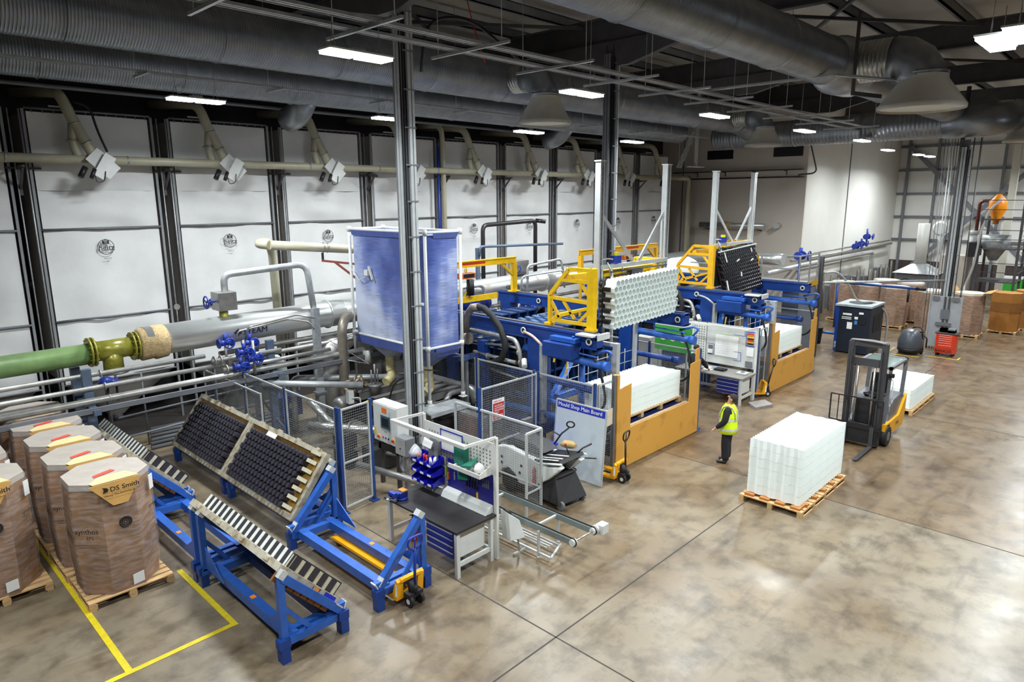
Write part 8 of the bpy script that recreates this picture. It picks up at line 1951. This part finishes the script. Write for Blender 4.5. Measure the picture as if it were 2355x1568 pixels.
b = MB(); b.tube(fillet([(46.2, 7.9, 4.0), (46.2, 7.9, 6.1), (46.1, 7.5, 6.2), (45.9, 7.2, 6.0)], 0.2), 0.09, 10); b.build('brown_pipe', M('brown_red_pipe', '#5d2723', 0.5, 0.1, 0.1, 4), t)
b = MB(); b.tube(fillet([(45.5, 6.8, 6.3), (45.3, 7.3, 5.6), (45.1, 7.5, 4.5), (45.0, 7.6, 2.5), (45.0, 7.9, 1.4), (44.6, 7.8, 1.2)], 0.5), 0.06, 8); b.build('grey_hose', M('pale_grey_hose', '#a9a8a6', 0.5, 0, 0.05, 6), t)
b = MB(); b.cyl((46.2, 8.0, 3.4), (46.2, 8.0, 4.3), 0.2, 14); b.cyl((46.2, 8.0, 4.3), (46.2, 8.0, 4.5), 0.26, 14); b.build('white_filter', LGREY, t)
b = MB(); b.box(45.3, 47.0, 8.0, 9.3, 0, 3.1); tag(b.build('beige_machine', M('beige_enamel', '#bdb2a4', 0.5, 0, 0.05, 3)), 'beige enclosed machine left of the granule tower', 'machine')
b = MB(); b.box(45.28, 45.3, 8.6, 9.0, 1.9, 2.1); tag(b.build('orange_sign', ORANGE), 'small orange sign on the beige machine', 'sign')
b = MB(); b.box(45.0, 46.8, 7.6, 8.0, 3.1, 3.9); tag(b.build('motor_unit', BLK), 'dark motor unit on top of the beige machine', 'motor')
t = thing('extraction_hood', 'sloping galvanised hood with a wide white chimney over a grey machine', 'hood', (44.5, 10, 0))
b = MB(); n = len(b.v); b.v += [(43.6, 9.0, 2.1), (45.6, 9.0, 2.1), (45.6, 11.3, 2.1), (43.6, 11.3, 2.1), (44.3, 9.8, 2.6), (44.9, 9.8, 2.6), (44.9, 10.5, 2.6), (44.3, 10.5, 2.6)]
for q in ((0,1,5,4),(1,2,6,5),(2,3,7,6),(3,0,4,7),(4,5,6,7),(3,2,1,0)): b.face(q)
b.build('hood', GALV, t)
b = MB(); b.cyl((44.6, 10.15, 2.55), (44.6, 10.15, 4.9), 0.3, 20); b.build('chimney', M('off_white_chimney', '#c9c8c0', 0.5, 0.1, 0.04, 3), t)
b = MB(); b.box(43.8, 45.5, 9.2, 11.1, 0, 2.05); b.build('machine_body', GRYPL, t)
b = MB(); b.torus((43.78, 10.6, 1.5), (1,0,0), 0.28, 0.015, 22, 4); b.text('heitz', (43.77, 10.85, 1.38), (0,-1,0), (0,0,1), 0.26); b.build('printed_badge', PRINT, t)
b = MB(); b.lathe((46.0, 9.6, 4.6), (-1,0.2,0), [(0, 0.35), (0.1, 0.42), (0.16, 0.3)], 20); b.cyl((46.1, 9.6, 3.1), (46.1, 9.6, 4.6), 0.12, 10); tag(b.build('white_fan', LGREY), 'round white fan housing on a duct beside the far column', 'fan')
t = thing('green_bin', 'green bin with a pale lid by the end wall', 'bin', (54.2, 6.9, 0)); b = MB(); b.box(53.9, 54.5, 6.35, 7.4, 0, 1.15); b.build('body', M('vivid_green_paint', '#2fa02f', 0.5, 0, 0.06, 4), t)
b = MB(); b.box(53.88, 54.52, 6.33, 7.42, 1.15, 1.28); b.build('lid', PAPER, t)
# pipes along the white side wall
for i, (z, y, r, lab, m) in enumerate(((2.85, 13.9, 0.14, 'fat white pipe, lowest on the white side wall', CLAD), (3.15, 14.1, 0.07, 'thin grey pipe, middle on the white side wall', PIPE), (3.35, 14.25, 0.05, 'thin grey pipe, highest on the white side wall', PIPE))):
    b = MB()
    if i == 0: b.tube(fillet([(33.0, 14.2, 2.7), (36.0, 13.9, z), (48.5, y, z), (48.7, y, 2.5), (48.7, y, 0)], 0.25), r, 14)
    else: b.tube([(35.6, y-0.05, z), (53.5, y, z)], r, 10)
    tag(b.build('wall_pipe', m), lab, 'pipe')
t = thing('valve_group', 'group of blue hand wheel valves on the pipes of the white side wall', 'valve', (46, 14, 3.3))
bb = MB(); bw = MB()
for x, z in ((45.2, 3.4), (46.2, 3.5), (47.2, 3.9)): valve(bb, bw, (x, 13.9, z), 1.5)
bb.cyl((47.2, 13.9, 3.3), (47.2, 13.9, 4.4), 0.06, 8); bb.build('valve_body', VALVE, t); bw.build('hand_wheel', VALVE, t)
t = thing('valve_group', 'single blue valve on the platform rail of the second machine', 'valve', (33.5, 13.5, 3.5))
bb = MB(); bw = MB(); valve(bb, bw, (30.4, 11.6, 3.9), 1.6); bb.cyl((30.4, 11.6, 0), (30.4, 11.6, 3.8), 0.05, 8); bb.build('valve_body', VALVE, t); bw.build('hand_wheel', VALVE, t)
b = MB(); rnd = random.Random(8)
t = thing('pipe_manifold', 'rack of pipes, pumps and dark fittings along the white side wall', 'pipework', (40, 13.5, 0))
for i in range(16):
    x = 34.5+i*1.15; b.tube([(x, 13.5, 0), (x, 13.5, 1.6+rnd.uniform(0, 1.0))], rnd.uniform(0.03, 0.09), 8)
b.build('standpipe', M('dim_pipe', '#77716a', 0.5, 0.2, 0.3, 2), t, split='all')
b = MB()
for i in range(9): x = 35+i*2.0; b.box(x, x+0.7, 13.6, 14.1, 0, 1.3+0.5*rnd.random())
b.build('pump_cabinet', GRYPL, t)
# steam stub on the grey wall
t = thing('steam_stub_pipe', 'white STEAM lettered pipe with a gauge in front of the grey wall', 'pipe', (37.4, 18.5, 4.9))
b = MB(); b.tube([(37.5, 20.4, 4.82), (37.5, 16.4, 4.82)], 0.17, 16); b.cyl((37.5, 15.8, 4.85), (37.95, 15.8, 4.85), 0.15, 12); b.build('pipe', CLAD, t)
b = MB(); b.tube([(37.5, 18.9, 4.82), (37.5, 18.4, 4.82)], [0.22, 0.19], 14); b.build('wool_wrap', WOOL, t)
b = MB(); b.text('STEAM', (37.32, 19.9, 4.76), (0,-1,0), (0,0,1), 0.2); b.build('lettering', PRINT, t)
b = MB(); b.cyl((37.5, 17.2, 4.9), (37.5, 17.2, 5.3), 0.02, 6); b.lathe((37.5, 17.2, 5.38), (-1,0,0), [(0, 0.08), (0.03, 0.08)], 14); b.build('gauge', PIPE, t)
b = MB()
for y in (16.8, 20.0): b.bar((37.97, y, 4.55), (37.4, y, 4.62), 0.05)
b.build('bracket', DKSTEEL, t)
